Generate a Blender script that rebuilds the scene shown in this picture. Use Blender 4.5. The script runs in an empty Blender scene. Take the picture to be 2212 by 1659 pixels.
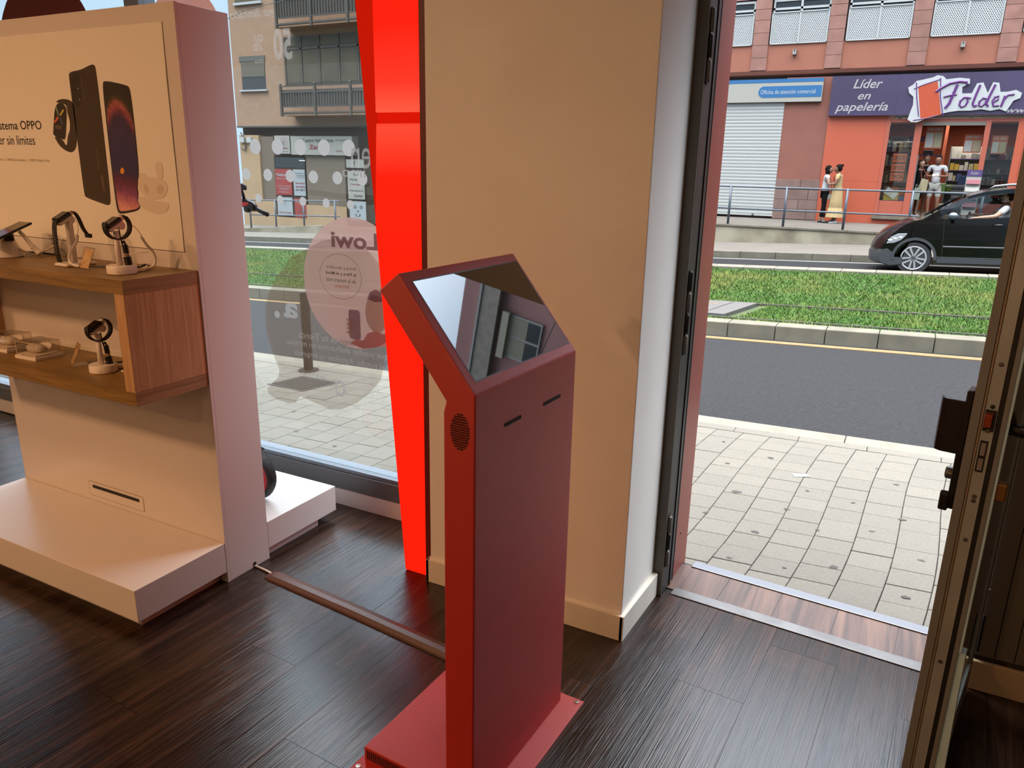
import bpy, bmesh, math, random
from mathutils import Vector, Matrix
random.seed(11)
S = bpy.context.scene
C = S.collection
PI = math.pi

# ------------------------------------------------------------------ camera
cam_data = bpy.data.cameras.new('camera')
cam = bpy.data.objects.new('camera', cam_data); C.objects.link(cam)
cam_data.sensor_width = 36.0
cam_data.lens = 1640.0 / 2212.0 * 36.0
cam_data.clip_start = 0.05; cam_data.clip_end = 400
PITCH, ROLL, YAW = 0.282185552, 0.0200133937, math.radians(27.4)
_f = Vector((0, math.cos(PITCH), -math.sin(PITCH)))
_u0 = Vector((0, math.sin(PITCH), math.cos(PITCH)))
_r0 = Vector((1, 0, 0))
_r = math.cos(ROLL) * _r0 + math.sin(ROLL) * _u0
_u = -math.sin(ROLL) * _r0 + math.cos(ROLL) * _u0
_m = Matrix((_r, _u, -_f)).transposed()
cam.matrix_world = Matrix.Translation((0, 0, 1.55)) @ (Matrix.Rotation(YAW, 3, 'Z') @ _m).to_4x4()
S.camera = cam
S.view_settings.view_transform = 'Standard'
S.view_settings.look = 'None'
S.view_settings.gamma = 1.0
S.view_settings.use_curve_mapping = False
S.view_settings.exposure = 0.0
S.cycles.max_bounces = 8
S.cycles.transparent_max_bounces = 16
S.cycles.caustics_reflective = False
S.cycles.caustics_refractive = False
S.cycles.sample_clamp_indirect = 6.0
S.cycles.use_denoising = True

# ------------------------------------------------------------------ sky (overcast, brighter towards the zenith)
W = bpy.data.worlds.new('world'); S.world = W; W.use_nodes = True
nt = W.node_tree; nt.nodes.clear()
tc = nt.nodes.new('ShaderNodeTexCoord'); sep = nt.nodes.new('ShaderNodeSeparateXYZ')
nt.links.new(tc.outputs['Generated'], sep.inputs[0])
rp = nt.nodes.new('ShaderNodeValToRGB')
nt.links.new(sep.outputs['Z'], rp.inputs[0])
e = rp.color_ramp.elements
e[0].position = 0.0; e[0].color = (0.50, 0.72, 0.90, 1)
e[1].position = 0.9; e[1].color = (1.0, 1.0, 1.0, 1)
e2 = rp.color_ramp.elements.new(0.45); e2.color = (0.62, 0.78, 1.0, 1)
nz = nt.nodes.new('ShaderNodeTexNoise'); nz.inputs['Scale'].default_value = 2.5; nz.inputs['Detail'].default_value = 5
nt.links.new(tc.outputs['Generated'], nz.inputs['Vector'])
rc = nt.nodes.new('ShaderNodeValToRGB'); nt.links.new(nz.outputs[0], rc.inputs[0])
rc.color_ramp.elements[0].position = .42; rc.color_ramp.elements[0].color = (0, 0, 0, 1)
rc.color_ramp.elements[1].position = .75; rc.color_ramp.elements[1].color = (.4, .4, .4, 1)
mx = nt.nodes.new('ShaderNodeMixRGB'); nt.links.new(rc.outputs[0], mx.inputs[0])
nt.links.new(rp.outputs[0], mx.inputs[1]); mx.inputs[2].default_value = (.95, .98, 1, 1)
bg = nt.nodes.new('ShaderNodeBackground')
sr = nt.nodes.new('ShaderNodeFloatCurve'); nt.links.new(sep.outputs['Z'], sr.inputs['Value'])
cv = sr.mapping.curves[0]; cv.points[0].location = (0, .085); cv.points[1].location = (1, 1.0)
for px_, py_ in ((.18, .085), (.36, .12), (.60, .50), (.80, .90)): cv.points.new(px_, py_)
sr.mapping.update()
mm = nt.nodes.new('ShaderNodeMath'); mm.operation = 'MULTIPLY'; mm.inputs[1].default_value = 16.0; nt.links.new(sr.outputs[0], mm.inputs[0])
nt.links.new(mx.outputs[0], bg.inputs[0]); nt.links.new(mm.outputs[0], bg.inputs[1])
wo = nt.nodes.new('ShaderNodeOutputWorld'); nt.links.new(bg.outputs[0], wo.inputs[0])

# ceiling downlights out of view (their discs are built further down)
WARM = (1.0, 0.53, 0.24)
LAMPS = [(-3.9, -0.8, 46), (-2.6, -1.0, 38), (0.55, 0.25, 7), (-1.2, -1.9, 9), (-3.6, -2.4, 26), (-2.9, 0.1, 10)]  # the third, door-side lamp is added to brighten the door leaf and wall
for x, y, p in LAMPS:
    ld = bpy.data.lights.new('downlight_lamp', 'AREA'); ld.shape = 'DISK'; ld.size = 0.22; ld.energy = p; ld.color = WARM if x < 0 else (1.0, .74, .52)
    lo = bpy.data.objects.new('downlight_lamp', ld); C.objects.link(lo); lo.location = (x, y, 2.872)

# ------------------------------------------------------------------ helpers
ALB = 1.0   # overall reflectance of the things that stand in full daylight (set before the street is built)
def lin(c):
    return tuple(((v / 255) / 12.92 if v / 255 <= .04045 else (((v / 255) + .055) / 1.055) ** 2.4) for v in c)

class Mat:
    def __init__(s, name):
        s.m = bpy.data.materials.new(name); s.m.use_nodes = True; s.t = s.m.node_tree; s.t.nodes.clear()
        s.out = s.n('ShaderNodeOutputMaterial')
    def n(s, t, **kw):
        x = s.t.nodes.new(t)
        for k, v in kw.items(): setattr(x, k, v)
        return x
    def l(s, a, b): s.t.links.new(a, b)

def pmat(name, rgb, rough=.6, metal=0.0, var=0.0, vscale=8, bump=0.0, bscale=60, spec=.5, stretch=None, obvar=0.0, coat=0, rgb2=None, ior=1.5):
    """principled material: colour varied by object-space noise, relief by a second noise"""
    k = Mat(name); p = k.n('ShaderNodeBsdfPrincipled'); k.l(p.outputs[0], k.out.inputs[0])
    c = tuple(v * ALB for v in lin(rgb)) + (1,)
    p.inputs['Base Color'].default_value = c; p.inputs['Roughness'].default_value = rough; p.inputs['Metallic'].default_value = metal
    p.inputs['Specular IOR Level'].default_value = spec; p.inputs['Coat Weight'].default_value = coat; p.inputs['IOR'].default_value = ior
    tcn = k.n('ShaderNodeTexCoord'); vec = tcn.outputs['Object']
    if stretch:
        mp = k.n('ShaderNodeMapping'); mp.inputs['Scale'].default_value = stretch; k.l(vec, mp.inputs[0]); vec = mp.outputs[0]
    col = None
    if var or rgb2:
        nz = k.n('ShaderNodeTexNoise'); nz.inputs['Scale'].default_value = vscale; nz.inputs['Detail'].default_value = 6; k.l(vec, nz.inputs['Vector'])
        r = k.n('ShaderNodeValToRGB'); k.l(nz.outputs[0], r.inputs[0])
        a = tuple(v * ALB for v in lin(rgb)); b = tuple(v * ALB for v in lin(rgb2)) if rgb2 else tuple(v * (1 - var) for v in a)
        hi = a if rgb2 else tuple(min(1, v * (1 + var)) for v in a)
        r.color_ramp.elements[0].position = .35; r.color_ramp.elements[0].color = b + (1,)
        r.color_ramp.elements[1].position = .65; r.color_ramp.elements[1].color = hi + (1,)
        col = r.outputs[0]
    if obvar:
        oi = k.n('ShaderNodeObjectInfo'); mr = k.n('ShaderNodeMapRange'); k.l(oi.outputs['Random'], mr.inputs[0])
        mr.inputs[3].default_value = 1 - obvar; mr.inputs[4].default_value = 1 + obvar
        hs = k.n('ShaderNodeHueSaturation'); k.l(mr.outputs[0], hs.inputs['Value'])
        if col: k.l(col, hs.inputs['Color'])
        else: hs.inputs['Color'].default_value = c
        col = hs.outputs[0]
    if col: k.l(col, p.inputs['Base Color'])
    if bump:
        nb = k.n('ShaderNodeTexNoise'); nb.inputs['Scale'].default_value = bscale; nb.inputs['Detail'].default_value = 3; k.l(vec, nb.inputs['Vector'])
        b = k.n('ShaderNodeBump'); b.inputs['Strength'].default_value = bump; b.inputs['Distance'].default_value = .002
        k.l(nb.outputs[0], b.inputs['Height']); k.l(b.outputs[0], p.inputs['Normal'])
    k.p = p
    return k.m

def emat(name, rgb, strength):
    k = Mat(name); e = k.n('ShaderNodeEmission'); e.inputs[0].default_value = tuple(rgb) + (1,); e.inputs[1].default_value = strength
    k.l(e.outputs[0], k.out.inputs[0]); return k.m

def wood(name, dark, light, axis, rough=.35, bump=.35, scale=1.0, obvar=.25, strips=0, spec=.5, ior=1.5):
    """plank wood; grain runs along `axis` of the object space"""
    k = Mat(name); p = k.n('ShaderNodeBsdfPrincipled'); k.l(p.outputs[0], k.out.inputs[0])
    tcn = k.n('ShaderNodeTexCoord'); oi = k.n('ShaderNodeObjectInfo')
    sc = {'x': (1.2, 22, 22), 'y': (22, 1.2, 22), 'z': (22, 22, 1.2)}[axis]
    off = k.n('ShaderNodeVectorMath', operation='ADD'); k.l(tcn.outputs['Object'], off.inputs[0])
    sc3 = k.n('ShaderNodeVectorMath', operation='SCALE'); k.l(oi.outputs['Location'], sc3.inputs[0]); sc3.inputs['Scale'].default_value = 3.7
    k.l(sc3.outputs[0], off.inputs[1])
    mp = k.n('ShaderNodeMapping'); mp.inputs['Scale'].default_value = tuple(v * scale for v in sc); k.l(off.outputs[0], mp.inputs[0])
    n1 = k.n('ShaderNodeTexNoise'); n1.inputs['Scale'].default_value = 1.6; n1.inputs['Detail'].default_value = 8; n1.inputs['Roughness'].default_value = .65
    n1.inputs['Distortion'].default_value = 1.2; k.l(mp.outputs[0], n1.inputs['Vector'])
    r = k.n('ShaderNodeValToRGB'); k.l(n1.outputs[0], r.inputs[0])
    r.color_ramp.elements[0].position = .36; r.color_ramp.elements[0].color = lin(dark) + (1,)
    r.color_ramp.elements[1].position = .66; r.color_ramp.elements[1].color = lin(light) + (1,)
    hs = k.n('ShaderNodeHueSaturation'); k.l(r.outputs[0], hs.inputs['Color'])
    mr = k.n('ShaderNodeMapRange'); k.l(oi.outputs['Random'], mr.inputs[0]); mr.inputs[3].default_value = 1 - obvar; mr.inputs[4].default_value = 1 + obvar
    val = mr.outputs[0]
    if strips:   # narrower printed staves inside each board
        sp = k.n('ShaderNodeSeparateXYZ'); k.l(off.outputs[0], sp.inputs[0])
        ma = k.n('ShaderNodeMath', operation='MULTIPLY'); ma.inputs[1].default_value = strips; k.l(sp.outputs['X'], ma.inputs[0])
        fl = k.n('ShaderNodeMath', operation='FLOOR'); k.l(ma.outputs[0], fl.inputs[0])
        mb = k.n('ShaderNodeMath', operation='MULTIPLY'); mb.inputs[1].default_value = 1.4; k.l(sp.outputs['Y'], mb.inputs[0])
        md = k.n('ShaderNodeMath', operation='ADD'); k.l(mb.outputs[0], md.inputs[0]); k.l(fl.outputs[0], md.inputs[1])
        f2 = k.n('ShaderNodeMath', operation='FLOOR'); k.l(md.outputs[0], f2.inputs[0])
        cb = k.n('ShaderNodeCombineXYZ'); k.l(fl.outputs[0], cb.inputs[0]); k.l(f2.outputs[0], cb.inputs[1])
        wn = k.n('ShaderNodeTexWhiteNoise'); k.l(cb.outputs[0], wn.inputs['Vector'])
        m2 = k.n('ShaderNodeMapRange'); k.l(wn.outputs['Value'], m2.inputs[0]); m2.inputs[3].default_value = .62; m2.inputs[4].default_value = 1.45
        mm = k.n('ShaderNodeMath', operation='MULTIPLY'); k.l(val, mm.inputs[0]); k.l(m2.outputs[0], mm.inputs[1]); val = mm.outputs[0]
    k.l(val, hs.inputs['Value']); k.l(hs.outputs[0], p.inputs['Base Color'])
    p.inputs['Roughness'].default_value = rough; p.inputs['Specular IOR Level'].default_value = spec; p.inputs['IOR'].default_value = ior
    if bump:
        mp2 = k.n('ShaderNodeMapping'); mp2.inputs['Scale'].default_value = tuple(v * 8 if v > 2 else v * 1.5 for v in sc); k.l(off.outputs[0], mp2.inputs[0])
        n2 = k.n('ShaderNodeTexNoise'); n2.inputs['Scale'].default_value = 1.5; n2.inputs['Detail'].default_value = 3; n2.inputs['Distortion'].default_value = .3; k.l(mp2.outputs[0], n2.inputs['Vector'])
        b = k.n('ShaderNodeBump'); b.inputs['Strength'].default_value = bump; b.inputs['Distance'].default_value = .002
        k.l(n2.outputs[0], b.inputs['Height']); k.l(b.outputs[0], p.inputs['Normal'])
    return k.m

def glass(name, tint=(1, 1, 1), refl=1.0, rough=.0, minr=.0):
    """clear pane: fresnel reflection over plain transparency"""
    k = Mat(name); t = k.n('ShaderNodeBsdfTransparent'); t.inputs[0].default_value = tuple(tint) + (1,)
    g = k.n('ShaderNodeBsdfGlossy'); g.inputs['Roughness'].default_value = rough
    f = k.n('ShaderNodeLayerWeight'); f.inputs[0].default_value = .5
    pw_ = k.n('ShaderNodeMath', operation='POWER'); pw_.inputs[1].default_value = 5; k.l(f.outputs['Facing'], pw_.inputs[0])
    mu = k.n('ShaderNodeMath', operation='MULTIPLY_ADD'); mu.inputs[1].default_value = .92 * min(refl, 1); mu.inputs[2].default_value = .04 * refl + minr; k.l(pw_.outputs[0], mu.inputs[0])
    m = k.n('ShaderNodeMixShader'); k.l(mu.outputs[0], m.inputs[0]); k.l(t.outputs[0], m.inputs[1]); k.l(g.outputs[0], m.inputs[2])
    k.l(m.outputs[0], k.out.inputs[0]); return k.m

def film(name, rgb, alpha):
    """printed film on a pane, seen against the light"""
    k = Mat(name); t = k.n('ShaderNodeBsdfTransparent')
    d = k.n('ShaderNodeBsdfDiffuse'); d.inputs[0].default_value = tuple(v * .54 for v in lin(rgb)) + (1,)
    tr = k.n('ShaderNodeBsdfTranslucent'); tr.inputs[0].default_value = tuple(v * .54 for v in lin(rgb)) + (1,)
    a = k.n('ShaderNodeMixShader'); a.inputs[0].default_value = .5; k.l(d.outputs[0], a.inputs[1]); k.l(tr.outputs[0], a.inputs[2])
    m = k.n('ShaderNodeMixShader'); m.inputs[0].default_value = alpha; k.l(t.outputs[0], m.inputs[1]); k.l(a.outputs[0], m.inputs[2])
    k.l(m.outputs[0], k.out.inputs[0]); return k.m

def B(): return bmesh.new()
def box(bm, x0, x1, y0, y1, z0, z1, mx=None):
    vs = [bm.verts.new(Vector(p) if mx is None else mx @ Vector(p)) for p in
          [(x0, y0, z0), (x1, y0, z0), (x1, y1, z0), (x0, y1, z0), (x0, y0, z1), (x1, y0, z1), (x1, y1, z1), (x0, y1, z1)]]
    for f in ((3, 2, 1, 0), (4, 5, 6, 7), (0, 1, 5, 4), (1, 2, 6, 5), (2, 3, 7, 6), (3, 0, 4, 7)): bm.faces.new([vs[i] for i in f])
    return bm
def hexa(bm, bot, top):
    a = [bm.verts.new(p) for p in bot]; b = [bm.verts.new(p) for p in top]; n = len(a)
    bm.faces.new(a[::-1]); bm.faces.new(b)
    for i in range(n): bm.faces.new((a[i], a[(i + 1) % n], b[(i + 1) % n], b[i]))
    return bm
def prism(bm, pts, axis, a0, a1):
    mk = {'x': lambda p, a: (a, p[0], p[1]), 'y': lambda p, a: (p[0], a, p[1]), 'z': lambda p, a: (p[0], p[1], a)}[axis]
    return hexa(bm, [mk(p, a0) for p in pts], [mk(p, a1) for p in pts])
def sheet(bm, pts, Y):
    bm.faces.new([bm.verts.new((p[0], Y, p[1])) for p in pts]); return bm
def disc(cx, cz, rx, rz, n=32, a0=0):
    return [(cx + rx * math.cos(a0 + 2 * PI * i / n), cz + rz * math.sin(a0 + 2 * PI * i / n)) for i in range(n)]
def rrect(x0, x1, z0, z1, r, n=4):
    o = []
    for cx, cz, a in ((x1 - r, z1 - r, 0), (x0 + r, z1 - r, 90), (x0 + r, z0 + r, 180), (x1 - r, z0 + r, 270)):
        for i in range(n + 1):
            t = math.radians(a + 90 * i / n); o.append((cx + r * math.cos(t), cz + r * math.sin(t)))
    return o
def tube(bm, path, r, n=8, closed=False, flat=None):
    P = [Vector(p) for p in path]; R = r if isinstance(r, (list, tuple)) else [r] * len(P)
    rings = []; up = None
    for i, p in enumerate(P):
        if closed: t = (P[(i + 1) % len(P)] - P[i - 1]).normalized()
        else: t = (P[min(i + 1, len(P) - 1)] - P[max(i - 1, 0)]).normalized()
        if up is None:
            up = Vector((0, 0, 1)) if abs(t.z) < .9 else Vector((0, 1, 0))
        up = (up - t * up.dot(t)).normalized(); s = t.cross(up)
        fu, fs = (1, 1) if flat is None else flat
        rings.append([bm.verts.new(p + (up * math.cos(a) * fu + s * math.sin(a) * fs) * R[i]) for a in [2 * PI * j / n + PI / n for j in range(n)]])
    m = len(rings)
    for i in range(m if closed else m - 1):
        A, Bq = rings[i], rings[(i + 1) % m]
        for j in range(n): bm.faces.new((A[j], A[(j + 1) % n], Bq[(j + 1) % n], Bq[j]))
    if not closed:
        bm.faces.new(rings[0]); bm.faces.new(rings[-1][::-1])
    return bm
def lathe(bm, prof, n=24, c=(0, 0, 0), mx=None, sx=1, sy=1):
    c = Vector(c); rings = []
    for r, z in prof:
        ring = []
        for j in range(n):
            a = 2 * PI * j / n; v = Vector((max(r, 1e-4) * math.cos(a) * sx, max(r, 1e-4) * math.sin(a) * sy, z))
            ring.append(bm.verts.new((mx @ v if mx else v) + c))
        rings.append(ring)
    for A, Bq in zip(rings, rings[1:]):
        for j in range(n): bm.faces.new((A[j], A[(j + 1) % n], Bq[(j + 1) % n], Bq[j]))
    bm.faces.new(rings[0][::-1]); bm.faces.new(rings[-1]); return bm
def ball(bm, c, r, n=12, sx=1, sy=1, sz=1, mx=None):
    prof = [(r * math.sin(PI * i / (n // 2)), -r * math.cos(PI * i / (n // 2)) * sz) for i in range(n // 2 + 1)]
    return lathe(bm, prof, n, c, mx, sx, sy)

MW = {}
def obj(name, bm, m, parent=None, smooth=False, bevel=0.0, local=False, seg=2, recalc=True):
    if isinstance(bm, bpy.types.Mesh): me = bm
    else:
        if recalc: bmesh.ops.recalc_face_normals(bm, faces=bm.faces)
        me = bpy.data.meshes.new(name); bm.to_mesh(me); bm.free()
    if m is not None: me.materials.clear(); me.materials.append(m)
    if smooth:
        me.polygons.foreach_set('use_smooth', [True] * len(me.polygons))
    o = bpy.data.objects.new(name, me); C.objects.link(o)
    MW[o.name] = Matrix.Identity(4)
    if parent:
        o.parent = parent; pm = MW[parent.name]
        if local: MW[o.name] = pm.copy()
        else: o.matrix_parent_inverse = pm.inverted()
    if bevel:
        md = o.modifiers.new('bevel', 'BEVEL'); md.width = bevel; md.segments = seg; md.limit_method = 'ANGLE'; md.angle_limit = .6
        md.harden_normals = False
    return o
def smooth_by_angle(o, ang=.7):
    me = o.data
    me.polygons.foreach_set('use_smooth', [True] * len(me.polygons))
    bm = bmesh.new(); bm.from_mesh(me)
    for e in bm.edges:
        if len(e.link_faces) == 2 and e.calc_face_angle(0) > ang: e.smooth = False
    bm.to_mesh(me); bm.free(); return o
def tag(o, label, cat, group=None, kind=None):
    o['label'] = label; o['category'] = cat
    if group: o['group'] = group
    if kind: o['kind'] = kind
    return o
def thing(name, label, cat, loc=(0, 0, 0), rotz=0, group=None, sc=1.0):
    o = bpy.data.objects.new(name, None); C.objects.link(o); o.location = loc; o.rotation_euler = (0, 0, rotz); o.scale = (sc, sc, sc)
    o.empty_display_size = .05
    MW[o.name] = Matrix.Translation(loc) @ Matrix.Rotation(rotz, 4, 'Z') @ Matrix.Scale(sc, 4)
    return tag(o, label, cat, group)
def struct(name, bm=None, m=None, **kw):
    if bm is None:
        o = bpy.data.objects.new(name, None); C.objects.link(o); MW[o.name] = Matrix.Identity(4)
    else: o = obj(name, bm, m, **kw)
    o['kind'] = 'structure'; return o
def copy_tree(o, parent=None, loc=None, rotz=None, label=None):
    c = o.copy(); C.objects.link(c)
    if parent: c.parent = parent
    if loc is not None: c.location = loc
    if rotz is not None: c.rotation_euler = (0, 0, rotz)
    if label: c['label'] = label
    for ch in list(o.children): copy_tree(ch, c)
    return c
def text(name, s, m, x0, x1, z0, z1, Y, parent=None, mirror=False, shear=0.0, off=0.0, ex=0.0, face=-1, tilt=0, local=False, keep=False):
    """lettering fitted into the rectangle x0..x1, z0..z1 on the plane y=Y"""
    cu = bpy.data.curves.new('t', 'FONT'); cu.body = s; cu.shear = shear; cu.offset = off; cu.extrude = ex; cu.resolution_u = 3
    o = bpy.data.objects.new('t', cu); C.objects.link(o); bpy.context.view_layer.update()
    me = bpy.data.meshes.new_from_object(o.evaluated_get(bpy.context.evaluated_depsgraph_get()))
    bpy.data.objects.remove(o); bpy.data.curves.remove(cu)
    xs = [v.co.x for v in me.vertices]; ys = [v.co.y for v in me.vertices]
    ax, bx_, ay, by_ = min(xs), max(xs), min(ys), max(ys)
    for v in me.vertices:
        u = (v.co.x - ax) / (bx_ - ax); w = (v.co.y - ay) / (by_ - ay)
        if mirror: u = 1 - u
        v.co = (x0 + (x1 - x0) * u, Y - v.co.z, z0 + (z1 - z0) * w + tilt * (u - .5))
    return obj(name, me, m, parent, local=local)
def skinned(name, chains, m, parent=None, sub=2, local=True, root=0, extra=None, shade=True):
    """chains: (verts [(co, r)...], edges) -> one continuous skin surface"""
    vs, es = chains
    me = bpy.data.meshes.new(name); me.from_pydata([v[0] for v in vs], es, []); me.update()
    o = bpy.data.objects.new(name, me); C.objects.link(o)
    md = o.modifiers.new('skin', 'SKIN'); md.use_smooth_shade = True; md.branch_smoothing = .6
    for i, d in enumerate(me.skin_vertices[0].data):
        r = vs[i][1]; d.radius = r if isinstance(r, tuple) else (r, r); d.use_root = (i == root)
    ss = o.modifiers.new('sub', 'SUBSURF'); ss.levels = sub; ss.render_levels = sub
    bpy.context.view_layer.update()
    me2 = bpy.data.meshes.new_from_object(o.evaluated_get(bpy.context.evaluated_depsgraph_get()))
    bpy.data.objects.remove(o)
    if extra:
        b = bmesh.new(); b.from_mesh(me2); extra(b); b.to_mesh(me2); b.free()
    return obj(name, me2, m, parent, smooth=True, local=local)
D = {'phone1': [(-2.6733, 1.8112), (-2.6686, 1.8218), (-2.6491, 1.8267), (-2.6012, 1.8302), (-2.5445, 1.8451), (-2.5275, 1.8423), (-2.5229, 1.8275), (-2.5233, 1.6394), (-2.5284, 1.3975), (-2.5424, 1.3817), (-2.5605, 1.3824), (-2.6679, 1.4039), (-2.6745, 1.4154), (-2.6739, 1.5495)], 'cam1': [(-2.6664, 1.8153), (-2.6066, 1.8219), (-2.6133, 1.7318), (-2.6311, 1.7102), (-2.6694, 1.7108)], 'phone2': [(-2.4999, 1.7827), (-2.4854, 1.7928), (-2.3764, 1.7752), (-2.3603, 1.7645), (-2.3591, 1.6305), (-2.3625, 1.4967), (-2.3814, 1.4477), (-2.3777, 1.43), (-2.3851, 1.4074), (-2.3733, 1.3729), (-2.4867, 1.3523), (-2.5046, 1.3639), (-2.5059, 1.4755), (-2.5047, 1.6263)], 'scr2': [(-2.4922, 1.7762), (-2.4797, 1.7863), (-2.3805, 1.7712), (-2.3677, 1.7605), (-2.3658, 1.6305), (-2.3672, 1.501), (-2.3863, 1.4476), (-2.3825, 1.4299), (-2.3907, 1.4072), (-2.3779, 1.3781), (-2.4813, 1.3618), (-2.4938, 1.3713), (-2.4988, 1.4757), (-2.499, 1.6263)], 'watchcase': [(-2.7696, 1.7279), (-2.7031, 1.7201), (-2.7365, 1.6082), (-2.7534, 1.6013), (-2.8055, 1.6172), (-2.8043, 1.6287)], 'watchcase2': [(-2.7031, 1.7201), (-2.735, 1.6082), (-2.7457, 1.6014), (-2.7529, 1.6036), (-2.7136, 1.7137)], 'strap1': [(-2.7696, 1.7279), (-2.7443, 1.7377), (-2.7138, 1.7389), (-2.6778, 1.7329), (-2.6654, 1.7151), (-2.6691, 1.6219), (-2.6829, 1.5767), (-2.7055, 1.5605), (-2.7249, 1.5589), (-2.7537, 1.5669), (-2.781, 1.5828), (-2.8055, 1.6172), (-2.7534, 1.6013), (-2.7423, 1.5831), (-2.7341, 1.5854), (-2.7229, 1.6173), (-2.7085, 1.6309), (-2.6998, 1.6623), (-2.7087, 1.6958), (-2.7031, 1.7201)], 'wx': [[(-2.7718, 1.7123), (-2.7636, 1.7144), (-2.7568, 1.6852), (-2.7634, 1.683)], [(-2.7524, 1.6874), (-2.7308, 1.705), (-2.7239, 1.7018), (-2.7484, 1.6815)], [(-2.7916, 1.662), (-2.7668, 1.6817), (-2.7589, 1.6762), (-2.7845, 1.6592)], [(-2.7573, 1.6762), (-2.7489, 1.6797), (-2.7407, 1.6558), (-2.7482, 1.65)]], 'wt': [(-2.7863, 1.6515), (-2.7541, 1.6377)], 'bud1': [(-2.377, 1.4611), (-2.3683, 1.4834), (-2.3591, 1.4968), (-2.3324, 1.4952), (-2.3278, 1.4822), (-2.2776, 1.4834), (-2.2365, 1.4737), (-2.2265, 1.4546), (-2.2401, 1.4303), (-2.2587, 1.4166), (-2.2962, 1.4108), (-2.3361, 1.4137), (-2.3673, 1.4304)], 'bud2': [(-2.3865, 1.4074), (-2.3764, 1.4176), (-2.3422, 1.4179), (-2.2969, 1.4063), (-2.2343, 1.4044), (-2.2317, 1.3913), (-2.2458, 1.3731), (-2.2773, 1.3629), (-2.3172, 1.3655), (-2.3566, 1.3736), (-2.3814, 1.3896)], 'bud3': [(-2.2819, 1.5179), (-2.2731, 1.5309), (-2.256, 1.5354), (-2.243, 1.5271), (-2.2456, 1.4864), (-2.2592, 1.4753), (-2.2743, 1.4835)], 'bud4': [(-2.285, 1.4463), (-2.2766, 1.4574), (-2.2615, 1.4609), (-2.2481, 1.4539), (-2.2502, 1.4408), (-2.2632, 1.4295), (-2.2795, 1.4311)], 'bud5': [(-2.349, 1.4575), (-2.3346, 1.4623), (-2.3214, 1.4407), (-2.3305, 1.4272), (-2.346, 1.4355)], 't1': [(-3.1179, 1.6697), (-2.8717, 1.6366)], 't2': [(-3.1337, 1.6145), (-2.9251, 1.5852)], 't3': [(-3.1555, 1.5387), (-2.8692, 1.5282)], 'oppo': [(-2.5705, 1.4853), (-2.5625, 1.4275)], 'lens': [(-2.6301, 1.7711), (-2.63, 1.7351)], 'flash': [(-2.6099, 1.8071), (-2.6106, 1.7308)], 'orangefig': [(-2.462, 1.5012), (-2.4489, 1.5147), (-2.437, 1.5039), (-2.4451, 1.4904), (-2.4602, 1.4923)], 'vetwin': [[(-24.0952, 1.1564), (-23.2252, 1.1604), (-23.3841, 0.1207), (-24.1131, 0.1228)]]}
# ------------------------------------------------------------------ materials
M = {}
M['wall'] = pmat('painted_plaster', (238, 234, 228), .55, var=.03, vscale=3, bump=.15, bscale=90)
M['white'] = pmat('white_lacquer', (214, 206, 202), .32, bump=.05, bscale=200)
M['basebd'] = pmat('white_skirting', (228, 222, 208), .3, var=.05, vscale=6)
M['floorwood'] = wood('dark_plank', (22, 14, 10), (60, 40, 30), 'y', rough=.21, bump=.5, obvar=.22, strips=16, spec=.42)
M['walnut'] = wood('walnut_board', (52, 35, 28), (98, 70, 57), 'y', rough=.42, bump=.3, obvar=.12, scale=.6)
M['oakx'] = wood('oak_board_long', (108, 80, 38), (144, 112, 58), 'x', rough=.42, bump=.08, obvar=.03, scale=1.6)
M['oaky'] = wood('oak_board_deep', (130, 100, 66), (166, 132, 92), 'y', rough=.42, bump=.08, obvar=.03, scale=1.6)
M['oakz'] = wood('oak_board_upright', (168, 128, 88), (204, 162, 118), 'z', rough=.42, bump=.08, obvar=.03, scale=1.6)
M['alu'] = pmat('aluminium_strip', (122, 125, 130), .32, metal=.85, var=.06, vscale=30, stretch=(1, 40, 1))
M['zinc'] = pmat('worn_metal_strip', (104, 103, 102), .38, metal=.8, var=.15, vscale=12)
M['greyframe'] = pmat('grey_metal_frame', (98, 92, 84), .5, metal=.1, var=.04)
M['winframe'] = pmat('slate_window_frame', (102, 104, 108), .42, metal=.2, var=.03)
M['winledge'] = pmat('pale_window_bead', (112, 120, 130), .35, metal=.3)
M['black'] = pmat('black_rubber', (16, 15, 15), .5)
M['blackg'] = pmat('black_plastic', (18, 18, 19), .3)
M['blackm'] = pmat('black_painted_metal', (24, 22, 22), .35, metal=.2, bump=.2, bscale=300)
M['redjamb'] = pmat('terracotta_painted_jamb', (116, 50, 40), .45, var=.04, vscale=4)
M['brown'] = pmat('bronze_door_frame', (124, 124, 120), .45, metal=.25, var=.05, vscale=5)
M['brownwall'] = pmat('brown_wall_panel', (126, 112, 94), .6, var=.06, vscale=3)
M['kiosk'] = pmat('red_powder_coat', (180, 24, 14), .46, bump=.4, bscale=1000, spec=1.0)
M['kioskd'] = pmat('kiosk_opening_dark', (16, 6, 5), .8)
M['screen'] = pmat('glossy_display_glass', (103, 103, 103), .015, metal=1.0)
M['bezel'] = pmat('display_rim', (10, 9, 9), .35)
M['steel'] = pmat('bright_screw', (190, 186, 182), .3, metal=1)
M['cover'] = pmat('brown_cable_cover', (84, 56, 48), .4, spec=.5)
M['cable'] = pmat('white_cable', (224, 216, 204), .45)
M['device'] = pmat('white_stand_plastic', (226, 214, 204), .35)
M['band'] = pmat('black_watch_strap', (14, 13, 13), .55)
M['wglass'] = pmat('watch_glass', (26, 22, 18), .08, spec=.8)
M['gold'] = pmat('printed_price_card', (252, 226, 170), .3, rgb2=(228, 176, 116), vscale=24)
M['edge'] = pmat('acrylic_edge', (236, 214, 186), .3)
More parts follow.
